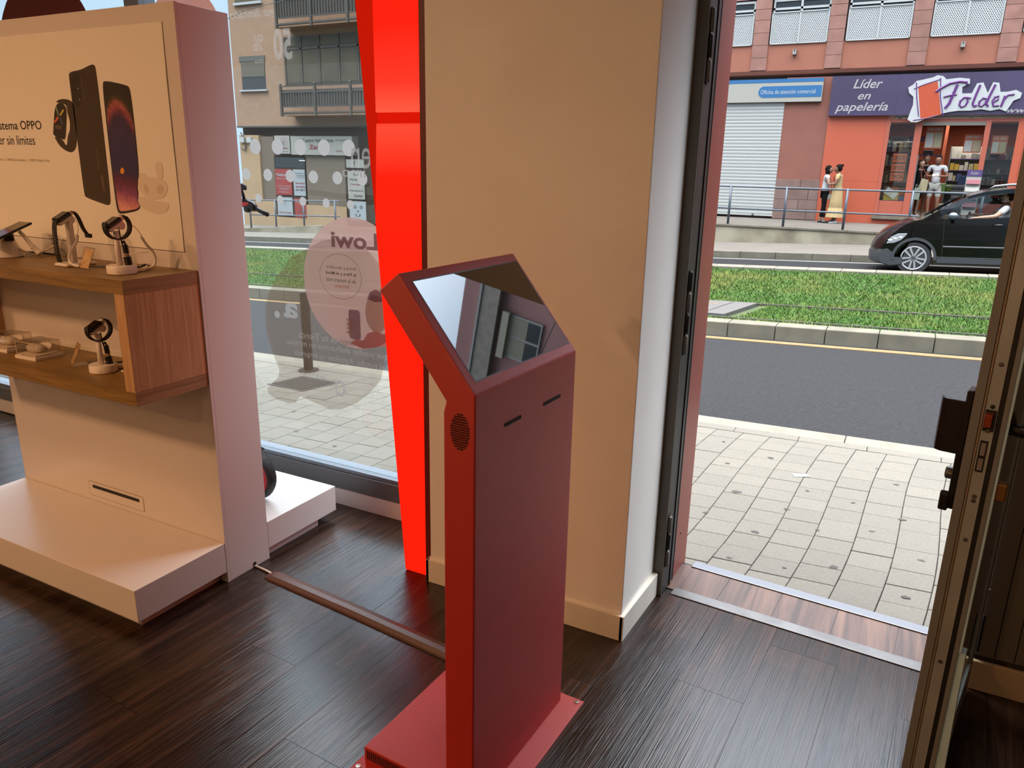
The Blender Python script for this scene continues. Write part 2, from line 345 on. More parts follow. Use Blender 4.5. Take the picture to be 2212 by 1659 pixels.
M['acrylic'] = glass('clear_acrylic', (.96, .95, .93), 1.6, .03)
M['window'] = glass('shop_window_glass', (.90, .93, .93), 1.1)
M['leafglass'] = glass('door_leaf_glass', (.80, .86, .86), 1.0, 0, .10)
M['ink'] = pmat('poster_ink', (42, 32, 24), .6)
M['inkgrey'] = pmat('poster_grey_ink', (150, 128, 108), .6)
M['poster'] = pmat('poster_paper', (232, 226, 216), .5)
_k = Mat('red_lightbox_face'); _e = _k.n('ShaderNodeEmission'); _t = _k.n('ShaderNodeTexCoord'); _s = _k.n('ShaderNodeSeparateXYZ'); _k.l(_t.outputs['Object'], _s.inputs[0])
_mr = _k.n('ShaderNodeMapRange'); _k.l(_s.outputs['Z'], _mr.inputs[0]); _mr.inputs[1].default_value = 1.2; _mr.inputs[2].default_value = 2.2
_r = _k.n('ShaderNodeValToRGB'); _k.l(_mr.outputs[0], _r.inputs[0]); _el = _r.color_ramp.elements
_el[0].position = .0; _el[0].color = (1, .012, .003, 1); _el[1].position = 1.0; _el[1].color = (1, .012, .003, 1)
for _p, _c in ((.30, (1, .014, .004, 1)), (.46, (.98, .06, .03, 1)), (.475, (.90, .045, .02, 1)), (.509, (1, .085, .045, 1)), (.60, (1, .035, .018, 1)), (.78, (1, .014, .005, 1))):
    _n = _el.new(_p); _n.color = _c
_k.l(_r.outputs[0], _e.inputs[0]); _e.inputs[1].default_value = 1.25; _k.l(_e.outputs[0], _k.out.inputs[0]); M['red_em'] = _k.m
M['red_em2'] = emat('red_lightbox_return', (1.0, .016, .003), .56)
M['red_em3'] = emat('red_lightbox_joint', (1.0, .012, .003), .72)
M['reddark'] = pmat('dark_red_trim', (92, 8, 4), .5)
M['rubber'] = pmat('scooter_tyre', (22, 22, 23), .6)
M['scred'] = pmat('scooter_red', (186, 28, 34), .4)
M['lampd'] = emat('downlight_diffuser', (1.0, .72, .42), 4.0)

# ------------------------------------------------------------------ SETTING: shop floor
PL, PW = 1.18, .2105
slab = B(); box(slab, -6.6, .95, -3.2, 2.6, -.12, -.006)
floor = struct('floor', slab, M['bezel'])
def plank_mesh(w, l):
    b = B(); box(b, -w / 2 + .0006, w / 2 - .0006, -l / 2 + .0006, l / 2 - .0006, -.006, 0); bmesh.ops.recalc_face_normals(b, faces=b.faces)
    me = bpy.data.meshes.new('plank'); b.to_mesh(me); b.free(); me.materials.append(M['floorwood']); return me
PLM = plank_mesh(PW, PL)
rz = math.radians(-3.3) * -1 * -1
ca, sa = math.cos(rz), math.sin(rz)
nplank = 0
for i in range(-22, 6):
    ph = [.622, .915, .35, .78, .12][i % 5]
    for j in range(-6, 3):
        lx = i * PW - .333; ly = -.47 + (j + ph) * PL
        # first joint column passes (-0.44..-0.23, 2.03)
        x = -.0 + lx * ca - (ly - 2.49) * sa - .0; y = 2.49 + lx * sa + (ly - 2.49) * ca
        if not (-4.7 < x < .75 and -.9 < y): continue
        # keep inside the room, cut at the threshold
        y1 = 2.552 - (x + .622) * .0664
        if y - PL / 2 > y1 - .004: continue
        if y + PL / 2 > y1:
            top = (y1 - y) ; me = plank_mesh(PW, PL)
            for v in me.vertices:
                if v.co.y > 0: v.co.y = min(PL / 2, top)
        else: me = PLM
        o = bpy.data.objects.new('plank', me); C.objects.link(o); o.location = (x, y, 0); o.rotation_euler = (0, 0, rz); o.parent = floor
        nplank += 1

# door threshold: inner strip, board, outer strip
D0 = (-.622, 2.557); DA = math.radians(-3.7)
DM = Matrix.Translation((D0[0], D0[1], 0)) @ Matrix.Rotation(DA, 4, 'Z')
b = B(); box(b, -.06, 1.0, .02, .245, -.10, -.004, DM)
thr = struct('trim_1', b, M['bezel'])
wd = plank_mesh(1, 1)
for k in range(5):
    bb = B(); x0 = -.04 + k * .2; box(bb, x0, x0 + .1985, .02, .23, -.02, -.002, DM)
    obj('threshold_board', bb, M['walnut'], thr)
b = B(); box(b, -.0, 1.0, -.022, .03, -.01, .004, DM); o = obj('threshold_strip', b, M['zinc'], thr, bevel=.0015)
b = B(); box(b, .0, 1.0, .222, .272, -.03, .003, DM); o = obj('threshold_strip', b, M['alu'], thr, bevel=.0015)

# column between the window and the door
b = B(); prism(b, [(-1.462, 2.173), (-.692, 2.173), (-.686, 2.5035), (-.700, 2.5035), (-.700, 2.60), (-1.462, 2.60)], 'z', 0, 2.9)
struct('wall_front', b, M['wall'], bevel=.003)
b = B()
prism(b, [(-1.476, 2.160), (-.682, 2.160), (-.682, 2.1735), (-1.476, 2.1735)], 'z', 0, .094)
prism(b, [(-.695, 2.160), (-.680, 2.160), (-.666, 2.502), (-.688, 2.502)], 'z', 0, .0945)
prism(b, [(-1.476, 2.160), (-1.462, 2.160), (-1.462, 2.55), (-1.476, 2.55)], 'z', 0, .094)
struct('baseboard_front', b, M['basebd'], bevel=.002)
# low wall and window frame
b = B(); box(b, -6.6, -1.476, 2.545, 2.70, -.1, .085)
struct('wall_left', b, M['wall'])
b = B(); box(b, -6.6, -1.476, 2.531, 2.547, 0, .078); struct('baseboard_left', b, M['white'], bevel=.001)
win = struct('window_1')
b = B(); box(b, -6.6, -1.47, 2.530, 2.63, .085, .165); obj('window_frame', b, M['winframe'], win, bevel=.002)
b = B(); box(b, -6.6, -1.47, 2.538, 2.62, .165, .184); obj('glazing_bead', b, M['winledge'], win, bevel=.002)
for xm in (-5.2, -3.30):
    b = B(); box(b, xm - .05, xm + .05, 2.54, 2.63, .184, 2.72); obj('window_mullion', b, M['winledge'], win, bevel=.002)
b = B(); box(b, -6.6, -1.47, 2.54, 2.63, 2.72, 2.80); obj('window_frame', b, M['winframe'], win, bevel=.002)
for xa, xb in ((-6.6, -5.25), (-5.15, -3.35), (-3.25, -1.47)):
    b = B(); box(b, xa, xb, 2.566, 2.572, .184, 2.72); obj('window_pane', b, M['window'], win)
b = B(); box(b, -6.6, .95, 2.545, 2.72, 2.80, 2.95); struct('wall_lintel', b, M['wall'])
# wall to the right of the door, panelled in upright boards
wr = struct('wall_right')
for k in range(8):
    b = B(); x0 = .352 + k * .052; box(b, x0 + .0012, x0 + .0508, 2.482 - .0, 2.51, .115, 2.9); obj('wall_board', b, M['brownwall'], wr, bevel=.001)
b = B(); box(b, .352, .95, 2.51, 2.72, -.1, 2.9); obj('wall_backing', b, M['brownwall'], wr)
b = B(); box(b, .346, .95, 2.466, 2.482, 0, .100); struct('baseboard_right', b, pmat('varnished_pine_skirting', (226, 192, 152), .35), bevel=.003)
b = B(); box(b, .93, 1.05, -3.2, 2.51, 0, 2.9); struct('wall_side', b, M['brownwall'])
b = B(); box(b, -6.7, -6.6, -3.2, 2.7, 0, 2.9); struct('wall_far_left', b, M['wall'])
b = B(); box(b, -6.6, 1.05, -3.3, -3.2, 0, 2.9); struct('wall_back', b, M['wall'])
b = B(); box(b, -6.7, 1.05, -3.3, 2.72, 2.9, 3.0); struct('ceiling', b, pmat('ceiling_paint', (214, 208, 200), .8))
for i, (x, y, p) in enumerate(LAMPS):
    lab = ['ceiling downlight far left in front of the display gondola', 'ceiling downlight between the gondola and the camera', 'ceiling downlight on the door side of the shop near the side wall',
           'ceiling downlight at the back of the shop on the door side', 'ceiling downlight at the back of the shop on the window side', 'small ceiling downlight right over the wooden display shelf'][i]
    t = thing('ceiling_light', lab, 'ceiling light', (x, y, 2.9), 0, 'recessed ceiling downlights')
    b = B(); lathe(b, [(.10, 0), (.135, 0), (.135, -.008), (.128, -.014), (.10, -.012)], 28); obj('trim_ring', b, M['white'], t, local=True, smooth=True)
    b = B(); lathe(b, [(.0, -.001), (.10, -.001), (.10, -.006), (.0, -.006)], 28); obj('diffuser', b, M['lampd'], t, local=True)

# door frame
df = struct('door_1')
b = B(); prism(b, [(-.700, 2.504), (-.650, 2.504), (-.650, 2.513), (-.700, 2.513)], 'z', 0, 2.35); obj('door_frame', b, M['greyframe'], df, bevel=.0015)
b = B(); box(b, -.700, -.6495, 2.5135, 2.655, 0, 2.35); obj('frame_channel', b, M['black'], df)
b = B(); box(b, -.668, -.6455, 2.600, 2.606, 0, 2.35); obj('door_gasket', b, M['blackm'], df)
b = B(); box(b, -.668, -.6475, 2.648, 2.651, 0, 2.35); obj('metal_edge', b, M['zinc'], df)
b = B(); prism(b, [(-.76, 2.655), (-.6485, 2.656), (-.6495, 2.845), (-.76, 2.845)], 'z', -.03, 2.45); obj('outer_jamb', b, M['redjamb'], df, bevel=.0015)
b = B(); lathe(b, [(0, 0), (.004, 0), (.004, .002), (0, .002)], 10, (-.6487, 2.72, .165), Matrix.Rotation(PI / 2, 3, 'Y')); obj('screw', b, M['black'], df)
b = B(); box(b, -.668, .352, 2.505, 2.66, 2.35, 2.42); obj('door_head', b, M['greyframe'], df)
b = B(); box(b, -.76, .40, 2.655, 2.845, 2.42, 2.9); obj('outer_lintel', b, M['redjamb'], df)
b = B(); box(b, .338, .3515, 2.49, 2.52, 0, 2.35); obj('door_frame', b, M['brown'], df, bevel=.002)
b = B(); box(b, .300, .352, 2.52, 2.66, 0, 2.35); obj('frame_channel', b, M['black'], df)
b = B(); box(b, .300, .40, 2.66, 2.82, 0, 2.45); obj('outer_jamb', b, M['redjamb'], df)
for z0, z1, s in ((1.80, 2.02, 3), (.93, 1.22, 4), (.115, .325, 3)):
    h = None
    b = B(); box(b, -.650, -.645, 2.520, 2.545, z0, z1); h = obj('hinge', b, M['blackm'], df, bevel=.001)
    for k in range(s):
        za = z0 + (z1 - z0) * k / s + .004; zb = z0 + (z1 - z0) * (k + 1) / s - .004
        b = B(); lathe(b, [(.008, za), (.009, za + .002), (.009, zb - .002), (.008, zb)], 10, (-.645, 2.524, 0)); obj('hinge_knuckle', b, M['greyframe'] if k % 2 == 0 else M['blackm'], h, smooth=True)

# ------------------------------------------------------------------ open door leaf
HX, HY = .330, 2.485; FX, FY = .158, 1.53
la = math.atan2(FY - HY, FX - HX); LL = math.hypot(FX - HX, FY - HY)
LM = Matrix.Translation((HX, HY, 0)) @ Matrix.Rotation(la, 4, 'Z')     # x runs from hinge to free edge, +y = outdoor face turned away
t = thing('glass_door', 'open glazed door leaf with bronze frame seen edge-on at the right', 'door', (HX, HY, 0), la)
def lb(x0, x1, y0, y1, z0, z1): b = B(); box(b, x0, x1, y0, y1, z0, z1); return b
T = .047
# in the leaf frame -y points to the doorway opening (outdoor face), +y to the room side
obj('stile', lb(LL - .085, LL - .004, -T / 2, T / 2, .02, 2.32), M['brown'], t, local=True, bevel=.003)
obj('stile', lb(.02, .10, -T / 2, T / 2, .02, 2.32), M['brown'], t, local=True, bevel=.003)
obj('rail', lb(.10, LL - .085, -T / 2, T / 2, .02, .14), M['brown'], t, local=True, bevel=.002)
obj('rail', lb(.10, LL - .085, -T / 2, T / 2, 2.22, 2.32), M['brown'], t, local=True, bevel=.002)
obj('pane', lb(.10, LL - .085, .010, .018, .14, 2.22), M['leafglass'], t, local=True)
# --- hardware on the leaf's free edge (leaf frame; t is the leaf)
obj('edge_lip', lb(LL - .004, LL + .001, -T / 2, -.0085, .02, 2.32), M['brown'], t, local=True, bevel=.001)
obj('edge_lip', lb(LL - .004, LL + .0015, -.0075, -.0045, .02, 2.32), pmat('pale_metal_lip', (150, 132, 110), .4, metal=.4), t, local=True)
fp = obj('lock_faceplate', lb(LL - .004, LL, -.0035, .0160, .02, 2.32), pmat('lock_faceplate_metal', (168, 172, 170), .45, metal=.55, var=.08, vscale=10), t, local=True)
obj('gasket', lb(LL - .006, LL - .001, .0170, T / 2 + .001, .02, 2.32), M['black'], t, local=True)
obj('latch_recess', lb(LL - .003, LL + .0008, -.002, .0150, 1.108, 1.148), M['black'], fp, local=True)
b = B(); prism(b, [(LL, 1.114), (LL + .010, 1.117), (LL + .010, 1.140), (LL, 1.143)], 'y', -.001, .0105); obj('latch_bolt', b, pmat('copper_latch', (150, 66, 44), .35, metal=.6), fp, local=True, bevel=.001)
b = B(); box(b, LL - .003, LL + .0008, -.001, .0115, 1.030, 1.090); rc_ = obj('bolt_recess', b, M['black'], fp, local=True)
for z0, z1 in ((1.034, 1.056), (1.062, 1.086)):
    b = B(); box(b, LL, LL + .002, .0015, .009, z0, z1); obj('deadbolt', b, M['steel'], fp, local=True)
for z in (1.231, 1.109, .982, .973, .894, .63, .30):
    b = B(); lathe(b, [(0, 0), (.0042, 0), (.0036, .0012), (0, .0014)], 12, (LL, .0068, z), Matrix.Rotation(PI / 2, 3, 'Y')); s_ = obj('screw', b, M['zinc'], fp, local=True)
b = B(); lathe(b, [(0, 0), (.004, 0), (0, .0006)], 12, (LL + .0004, .0068, 1.154), Matrix.Rotation(PI / 2, 3, 'Y')); obj('screw_hole', b, M['black'], fp, local=True)
glass_light = pmat('pale_blue_glass_light', (176, 204, 214), .3)  # opaque pale blue, painted in for the daylight showing in the leaf's glass
obj('edge_lip', lb(LL - .02, LL + .0, T / 2 + .001, T / 2 + .009, .02, 2.32), M['brown'], t, local=True, bevel=.001)
obj('glass_light_strip', lb(LL - .03, LL - .002, T / 2 + .009, T / 2 + .0135, .66, 2.32), glass_light, t, local=True)
b = B(); prism(b, [(T / 2 + .009, .02), (T / 2 + .034, .02), (T / 2 + .021, .66), (T / 2 + .009, .66)], 'x', LL - .03, LL - .004); obj('glass_light_wedge', b, glass_light, t, local=True)
# outer pull: back plate and C-shaped grip
b = B(); prism(b, [(LL - .058, 1.172), (LL - .008, 1.175), (LL - .008, 1.06), (LL - .010, .97), (LL - .02, .938), (LL - .052, .938), (LL - .058, .98)], 'y', -T / 2 - .013, -T / 2); obj('handle_plate', b, M['blackm'], t, local=True, bevel=.003)
b = B()
sec = [(-T / 2 - .010, 0), (-T / 2 - .040, -.0), (-T / 2 - .050, -.006), (-T / 2 - .054, -.022), (-T / 2 - .050, -.022), (-T / 2 - .046, -.009), (-T / 2 - .038, -.0045), (-T / 2 - .010, -.0045)]
prism(b, [(LL - .012 + q, p) for p, q in sec], 'z', 1.050, 1.152)
obj('pull_grip', b, M['blackm'], t, local=True, bevel=.0015)
b = B(); lathe(b, [(.0, 0), (.012, 0), (.012, .012), (.009, .014), (0, .014)], 16, (LL - .034, -T / 2 - .012, 1.005), Matrix.Rotation(PI / 2, 3, 'X')); obj('lock_cylinder', b, M['zinc'], t, local=True)
b = B(); prism(b, [(LL - .02, .975), (LL - .012, .97), (LL - .012, .935), (LL - .03, .938)], 'y', -T / 2 - .026, -T / 2 - .010); obj('plate_foot', b, M['blackm'], t, local=True, bevel=.003)
# inner lever handle
b = B(); box(b, LL - .050, LL - .014, T / 2, T / 2 + .008, 1.00, 1.16); obj('handle_plate', b, M['blackm'], t, local=True, bevel=.004)
b = B(); tube(b, [(LL - .032, T / 2 + .004, 1.112), (LL - .032, T / 2 + .034, 1.110), (LL - .036, T / 2 + .046, 1.108), (LL - .07, T / 2 + .052, 1.106), (LL - .15, T / 2 + .052, 1.106)], [.012, .011, .012, .011, .009], 12); obj('lever', b, M['blackm'], t, local=True, smooth=True)
b = B(); tube(b, [(LL - .032, T / 2 + .002, 1.128), (LL - .032, T / 2 + .018, 1.134)], [.020, .013], 14); obj('lever_rose', b, M['blackm'], t, local=True, smooth=True)
b = B(); box(b, LL - .028, LL - .006, T / 2 + .010, T / 2 + .030, .980, 1.014); obj('cylinder_knob', b, pmat('brass_knob', (132, 92, 52), .35, metal=.6), t, local=True, bevel=.003)
# bolt slot and door stop on the right-hand wall
b = B(); prism(b, rrect(.3535, .360, .128, .252, .002), 'y', 2.476, 2.4825)
obj('bolt_slot', b, M['black'], wr)
b = B(); lathe(b, [(0, 0), (.007, 0), (.006, .004), (0, .005)], 14, (.357, 2.4825, .338), Matrix.Rotation(PI / 2, 3, 'X')); obj('wall_stud', b, M['brown'], wr)

# ------------------------------------------------------------------ red light box beside the column
t = thing('light_box', 'tall glowing red light box standing against the window beside the beige column', 'light box', (-1.54, 2.20, 0))
yb = 2.19
xr = -1.497
# the face leans out at the top (its left edge drops vertically to 1.34 m, then tapers to the foot)
pts = [(-1.592, .004), (xr, .004), (xr, 1.672), (-1.673, 1.672), (-1.689, 1.34)]
b = B(); prism(b, pts, 'y', yb, yb + .10); obj('lower_panel', b, M['red_em'], t)
b = B(); prism(b, [(-1.674, 1.708), (xr, 1.708), (xr, 2.62), (-1.674, 2.62)], 'y', yb, yb + .10); obj('upper_panel', b, M['red_em'], t)
b = B(); prism(b, [(-1.688, 1.672), (xr, 1.672), (xr, 1.708), (-1.688, 1.708)], 'y', yb + .012, yb + .10); obj('joint_strip', b, M['red_em3'], t)
b = B(); prism(b, [(-1.690, 1.34), (-1.674, 1.672), (-1.6745, 2.62), (-1.802, 2.62), (-1.749, 2.058)], 'y', yb + .004, yb + .10); obj('side_wing', b, M['red_em2'], t)
b = B(); box(b, xr + .0004, -1.470, yb + .002, yb + .10, .004, 2.62); obj('edge_trim', b, M['reddark'], t)
b = B(); box(b, -1.60, -1.475, yb + .01, yb + .10, 0, .004); obj('base_foot', b, M['black'], t)

# ------------------------------------------------------------------ white display gondola
gx0, gx1, gy0, gy1 = -3.36, -2.121, 1.782, 1.995
t = thing('display_gondola', 'free-standing white display wall with a low plinth on each side', 'display stand', (-2.74, 1.89, 0))
b = B()
box(b, gx0, gx1, gy0 + .012, gy1, 0, 2.01)
obj('panel_core', b, M['white'], t, bevel=.0015)
for (x0, x1, z0, z1) in ((gx0, gx1, 1.957, 2.01), (gx0, -3.29, 1.24, 1.957), (-2.178, gx1, 1.24, 1.957), (gx0, gx1, 0, 1.24)):
    b = B(); box(b, x0, x1, gy0, gy0 + .012, z0, z1); obj('panel_facing', b, M['white'], t)
b = B(); box(b, -3.29, -2.178, gy0 + .0115, gy0 + .0122, 1.24, 1.957); obj('recess_back', b, M['black'], t)
b = B(); box(b, gx0, gx1 + .0, gy0 - .382, gy0 - .0025, .045, .165); obj('front_plinth', b, M['white'], t, bevel=.002)
b = B(); box(b, gx0 + .04, gx1 - .042, gy0 - .342, gy0 - .005, 0, .045); obj('plinth_base', b, M['white'], t)
b = B(); box(b, gx0, gx1, gy1 + .0005, gy1 + .408, .045, .160); obj('rear_plinth', b, M['white'], t, bevel=.002)
b = B(); box(b, gx0 + .04, gx1 - .03, gy1 + .001, gy1 + .32, 0, .045); obj('plinth_base', b, M['white'], t)
# cable slot cover at the foot of the panel
pl_ = B(); prism(pl_, rrect(-.780, -.443, .188, .249, .006), 'y', 1.7805, 1.782)
for v in pl_.verts: v.co.x += -2.121
b = B(); prism(b, [(-2.121 + x_, z_) for x_, z_ in rrect(-.7818, -.4412, .1862, .2508, .007)], 'y', 1.7808, 1.7822); obj('cover_gap', b, M['inkgrey'], t)
cv = obj('slot_cover', pl_, M['white'], t, bevel=.0005)
b = B(); prism(b, rrect(-2.877, -2.586, .2235, .2375, .005), 'y', 1.7798, 1.7806); obj('slot', b, M['black'], cv)
b = B(); ball(b, (-2.119, 1.915, .016), .008, 12, sx=.3); obj('cable_notch', b, M['black'], t)
b = B(); box(b, -2.368, -2.262, 1.7812, 1.782, .692, .745); obj('inspection_cover', b, M['white'], t)

# poster in the recess
t = thing('poster', 'large cream phone advertising poster on the front of the white display wall', 'poster', (-2.74, 1.78, 1.24))
rb = [(-3.2895, 1.2428), (-2.1815, 1.2425), (-2.1805, 1.40), (-2.1825, 1.60), (-2.1830, 1.78), (-2.1800, 1.9562), (-3.2895, 1.9562)]
b = B(); prism(b, rb, 'y', 1.7800, 1.7925); obj('poster_sheet', b, M['poster'], t)
def chaikin(p, n=2):
    for _ in range(n):
        p = [q for i in range(len(p)) for q in ((p[i][0] * .78 + p[(i + 1) % len(p)][0] * .22, p[i][1] * .78 + p[(i + 1) % len(p)][1] * .22), (p[i][0] * .22 + p[(i + 1) % len(p)][0] * .78, p[i][1] * .22 + p[(i + 1) % len(p)][1] * .78))]
    return p
def art(name, pts, m, k=0, parent=None):
    if len(pts) > 4: pts = chaikin(pts)
    b = B(); sheet(b, pts, 1.7796 - .0001 * k); return obj(name, b, m, parent or t)
dk = pmat('print_dark_brown', (58, 42, 26), .35); dk2 = pmat('print_darker_brown', (40, 28, 18), .35)
art('printed_phone', D['phone1'], dk, 1); art('printed_camera', D['cam1'], dk2, 2)
for p in D['lens']: art('printed_lens', disc(p[0], p[1], .0022, .0022, 10), M['poster'], 3)
f_ = D['flash']; art('printed_flash', [f_[0], (f_[0][0] + .0012, f_[0][1]), (f_[1][0] + .0012, f_[1][1]), f_[1]], M['inkgrey'], 3)
art('printed_phone', D['phone2'], dk2, 1)
# the printed phone picture: a vertex-coloured grid clipped to the outline
k = Mat('print_phone_picture'); p = k.n('ShaderNodeBsdfPrincipled'); at = k.n('ShaderNodeAttribute'); at.attribute_name = 'Col'; p.inputs['Roughness'].default_value = .4
nzz = k.n('ShaderNodeTexNoise'); nzz.inputs['Scale'].default_value = 60; tcc = k.n('ShaderNodeTexCoord'); k.l(tcc.outputs['Object'], nzz.inputs[0])
mxx = k.n('ShaderNodeMixRGB'); mxx.blend_type = 'OVERLAY'; mxx.inputs[0].default_value = .55; k.l(at.outputs['Color'], mxx.inputs[1]); k.l(nzz.outputs[0], mxx.inputs[2])
k.l(mxx.outputs[0], p.inputs['Base Color']); k.l(p.outputs[0], k.out.inputs[0])
sc = chaikin(D['scr2'], 1); xs = [q[0] for q in sc]; zs = [q[1] for q in sc]; X0, X1, Z0, Z1 = min(xs), max(xs), min(zs), max(zs)
b = B(); sheet(b, sc, 1.7794)
for i in range(1, 34):
    zz = Z0 + (Z1 - Z0) * i / 34; bmesh.ops.bisect_plane(b, geom=b.verts[:] + b.edges[:] + b.faces[:], plane_co=(0, 0, zz), plane_no=(0, 0, 1))
for i in range(1, 8):
    xx = X0 + (X1 - X0) * i / 8; bmesh.ops.bisect_plane(b, geom=b.verts[:] + b.edges[:] + b.faces[:], plane_co=(xx, 0, 0), plane_no=(1, 0, 0))
me = bpy.data.meshes.new('printed_picture'); b.to_mesh(me); b.free()
ca_ = me.color_attributes.new('Col', 'FLOAT_COLOR', 'POINT')
stops = [(0, (30, 22, 14)), (.10, (40, 30, 20)), (.125, (96, 60, 30)), (.15, (176, 92, 84)), (.20, (120, 44, 70)), (.25, (54, 30, 70)), (.45, (48, 36, 88)), (.68, (40, 32, 80)), (.76, (92, 28, 62)), (.84, (122, 58, 104)), (.93, (196, 120, 130)), (1, (222, 160, 150))]
for i, v in enumerate(me.vertices):
    u = (v.co.x - X0) / (X1 - X0); s = (Z1 - v.co.z) / (Z1 - Z0) + (.05 * (.5 - u) if (Z1 - v.co.z) / (Z1 - Z0) > .5 else .55 * (u - .45) ** 2 * -1)
    s = min(max(s, 0), 1)
    for (a, ca1), (bb, cb1) in zip(stops, stops[1:]):
        if s <= bb: q = (s - a) / (bb - a); col = [c1 + (c2 - c1) * q for c1, c2 in zip(ca1, cb1)]; break
    ca_.data[i].color = lin(col) + (1,)
obj('printed_picture', me, k.m, t)
art('printed_figure', D['orangefig'], pmat('print_orange', (226, 150, 40), .4), 4)
art('printed_watch_strap', D['strap1'], dk, 1); art('printed_watch', D['watchcase'], dk2, 3); art('printed_watch_side', D['watchcase2'], M['inkgrey'], 2)
for q, c in zip(D['wx'], ((120, 150, 130), (196, 182, 60), (214, 92, 56), (72, 84, 120))): art('printed_watch_hand', q, pmat('print_hand', c, .4), 4)
w_ = D['wt']; text('printed_time', '09:30', M['inkgrey'], w_[0][0], w_[1][0], w_[1][1], w_[0][1], 1.7791, t)
c1_ = pmat('print_cream', (218, 204, 192), .5); c2_ = pmat('print_cream_shade', (200, 184, 170), .5)
for n_, kk, mm_ in (('bud1', 5, c1_), ('bud2', 5, c1_), ('bud3', 6, c1_), ('bud4', 7, c2_), ('bud5', 7, c2_)): art('printed_earbud', D[n_], mm_, kk)
text('printed_text', 'istema OPPO', M['ink'], -3.140, -2.868, 1.637, 1.668, 1.7794, t, off=.008)
text('printed_text', 'cer sin límites', M['ink'], -3.165, -2.921, 1.583, 1.617, 1.7794, t)
text('printed_text', 'Find X5 Pro  |  OPPO Enco Buds  |  OPPO Watch Free', M['inkgrey'], -3.22, -2.848, 1.521, 1.533, 1.7794, t)
o_ = D['oppo']
b_ = text('printed_text', 'oppo', M['inkgrey'], 0, .055, 0, .012, 0, t)
for v in b_.data.vertices: x_, z_ = v.co.x, v.co.z; v.co = (o_[0][0] + .002 + z_, 1.7790, o_[0][1] - x_)
b_ = text('printed_text', 'HASSELBLAD', M['inkgrey'], 0, .068, 0, .0045, 0, t)
for v in b_.data.vertices: x_, z_ = v.co.x, v.co.z; v.co = (o_[0][0] - .004 + z_, 1.7790, o_[0][1] + .085 - x_)

# wooden box shelf fixed to the display wall
sx0, sx1, sy0, sy1, sz0, sz1 = -3.365, -2.126, 1.497, 1.781, .780, 1.184
t = thing('display_shelf', 'oak box shelf hung on the front of the white display wall', 'shelf', (-2.74, 1.64, sz0))
b = B(); box(b, sx0, sx1, sy0, sy1, sz1 - .045, sz1); obj('top_board', b, M['oakx'], t, bevel=.0008)
b = B(); box(b, sx0, sx1, sy0, sy1, sz0, sz0 + .045); obj('bottom_board', b, M['oakx'], t, bevel=.0008)
for z0_, z1_ in ((sz1 - .0448, sz1 - .0002), (sz0 + .0002, sz0 + .0448)): b = B(); box(b, sx1 - .001, sx1 + .0006, sy0, sy1, z0_, z1_); obj('edge_band', b, M['oaky'], t)
b = B(); box(b, sx1 - .045, sx1, sy0, sy1, sz0 + .045, sz1 - .045); obj('side_board', b, M['oakz'], t, bevel=.0008)
b = B(); box(b, sx0, sx0 + .045, sy0, sy1, sz0 + .045, sz1 - .045); obj('side_board', b, M['oakz'], t, bevel=.0008)
b = B(); box(b, sx0 + .045, sx1 - .045, sy1 - .012, sy1, sz0 + .045, sz0 + .058); obj('back_bead', b, M['basebd'], t)
b = B(); box(b, -3.22, -2.98, sy0 + .03, sy0 + .05, sz1 - .052, sz1 - .045); obj('light_strip', b, M['basebd'], t)

# --- devices
TOP = sz1; LOW = sz0 + .045
def watch(t, cx, cy, z, ang=28):
    """smart watch lying on a slanted cradle that faces the aisle; z = cradle centre"""
    R_ = Matrix.Translation((cx, cy, z)) @ Matrix.Rotation(math.radians(ang), 4, 'X')
    b = B(); box(b, -.019, .019, -.026, .026, .002, .015, R_); c_ = obj('watch_case', b, M['blackg'], t, bevel=.004, seg=3)
    b = B(); box(b, -.0155, .0155, -.022, .022, .0152, .0160, R_); obj('watch_face', b, M['wglass'], c_)
    b = B(); box(b, -.014, .014, -.026, .030, -.012, .0018, R_); obj('cradle_head', b, M['device'], t, bevel=.005, seg=3)
    b = B(); tube(b, [R_ @ Vector((-.010, .018, -.014)), R_ @ Vector((.012, .018, -.014))], .012, 16); obj('cradle_hinge', b, M['device'], t)
    b = B(); box(b, -.009, .009, .027, .040, -.004, .012, R_); obj('sensor_cap', b, M['device'], t, bevel=.003)
    return R_
def strap(t, pts, w=.020, th=.0028, m='band'):
    b = B(); P = [Vector(p) for p in pts]; rings = []
    for i, p in enumerate(P):
        d = (P[min(i + 1, len(P) - 1)] - P[max(i - 1, 0)]).normalized(); s = Vector((1, 0, 0)); n = d.cross(s).normalized()
        rings.append([b.verts.new(p + s * a * w / 2 + n * c * th) for a, c in ((-1, -.5), (1, -.5), (1, .5), (-1, .5))])
    for A, Q in zip(rings, rings[1:]):
        for j in range(4): b.faces.new((A[j], A[(j + 1) % 4], Q[(j + 1) % 4], Q[j]))
    b.faces.new(rings[0]); b.faces.new(rings[-1][::-1]); o = obj('strap', b, M[m], t); smooth_by_angle(o); return o
def smooth_path(pts, k_=4):
    P = [Vector(p) for p in pts]; out = []
    for i in range(len(P) - 1):
        p0, p1, p2, p3 = P[max(i - 1, 0)], P[i], P[i + 1], P[min(i + 2, len(P) - 1)]
        for q in range(k_):
            u = q / k_; out.append(.5 * ((2 * p1) + (p2 - p0) * u + (2 * p0 - 5 * p1 + 4 * p2 - p3) * u * u + (3 * p1 - p0 - 3 * p2 + p3) * u ** 3))
    out.append(P[-1]); return out
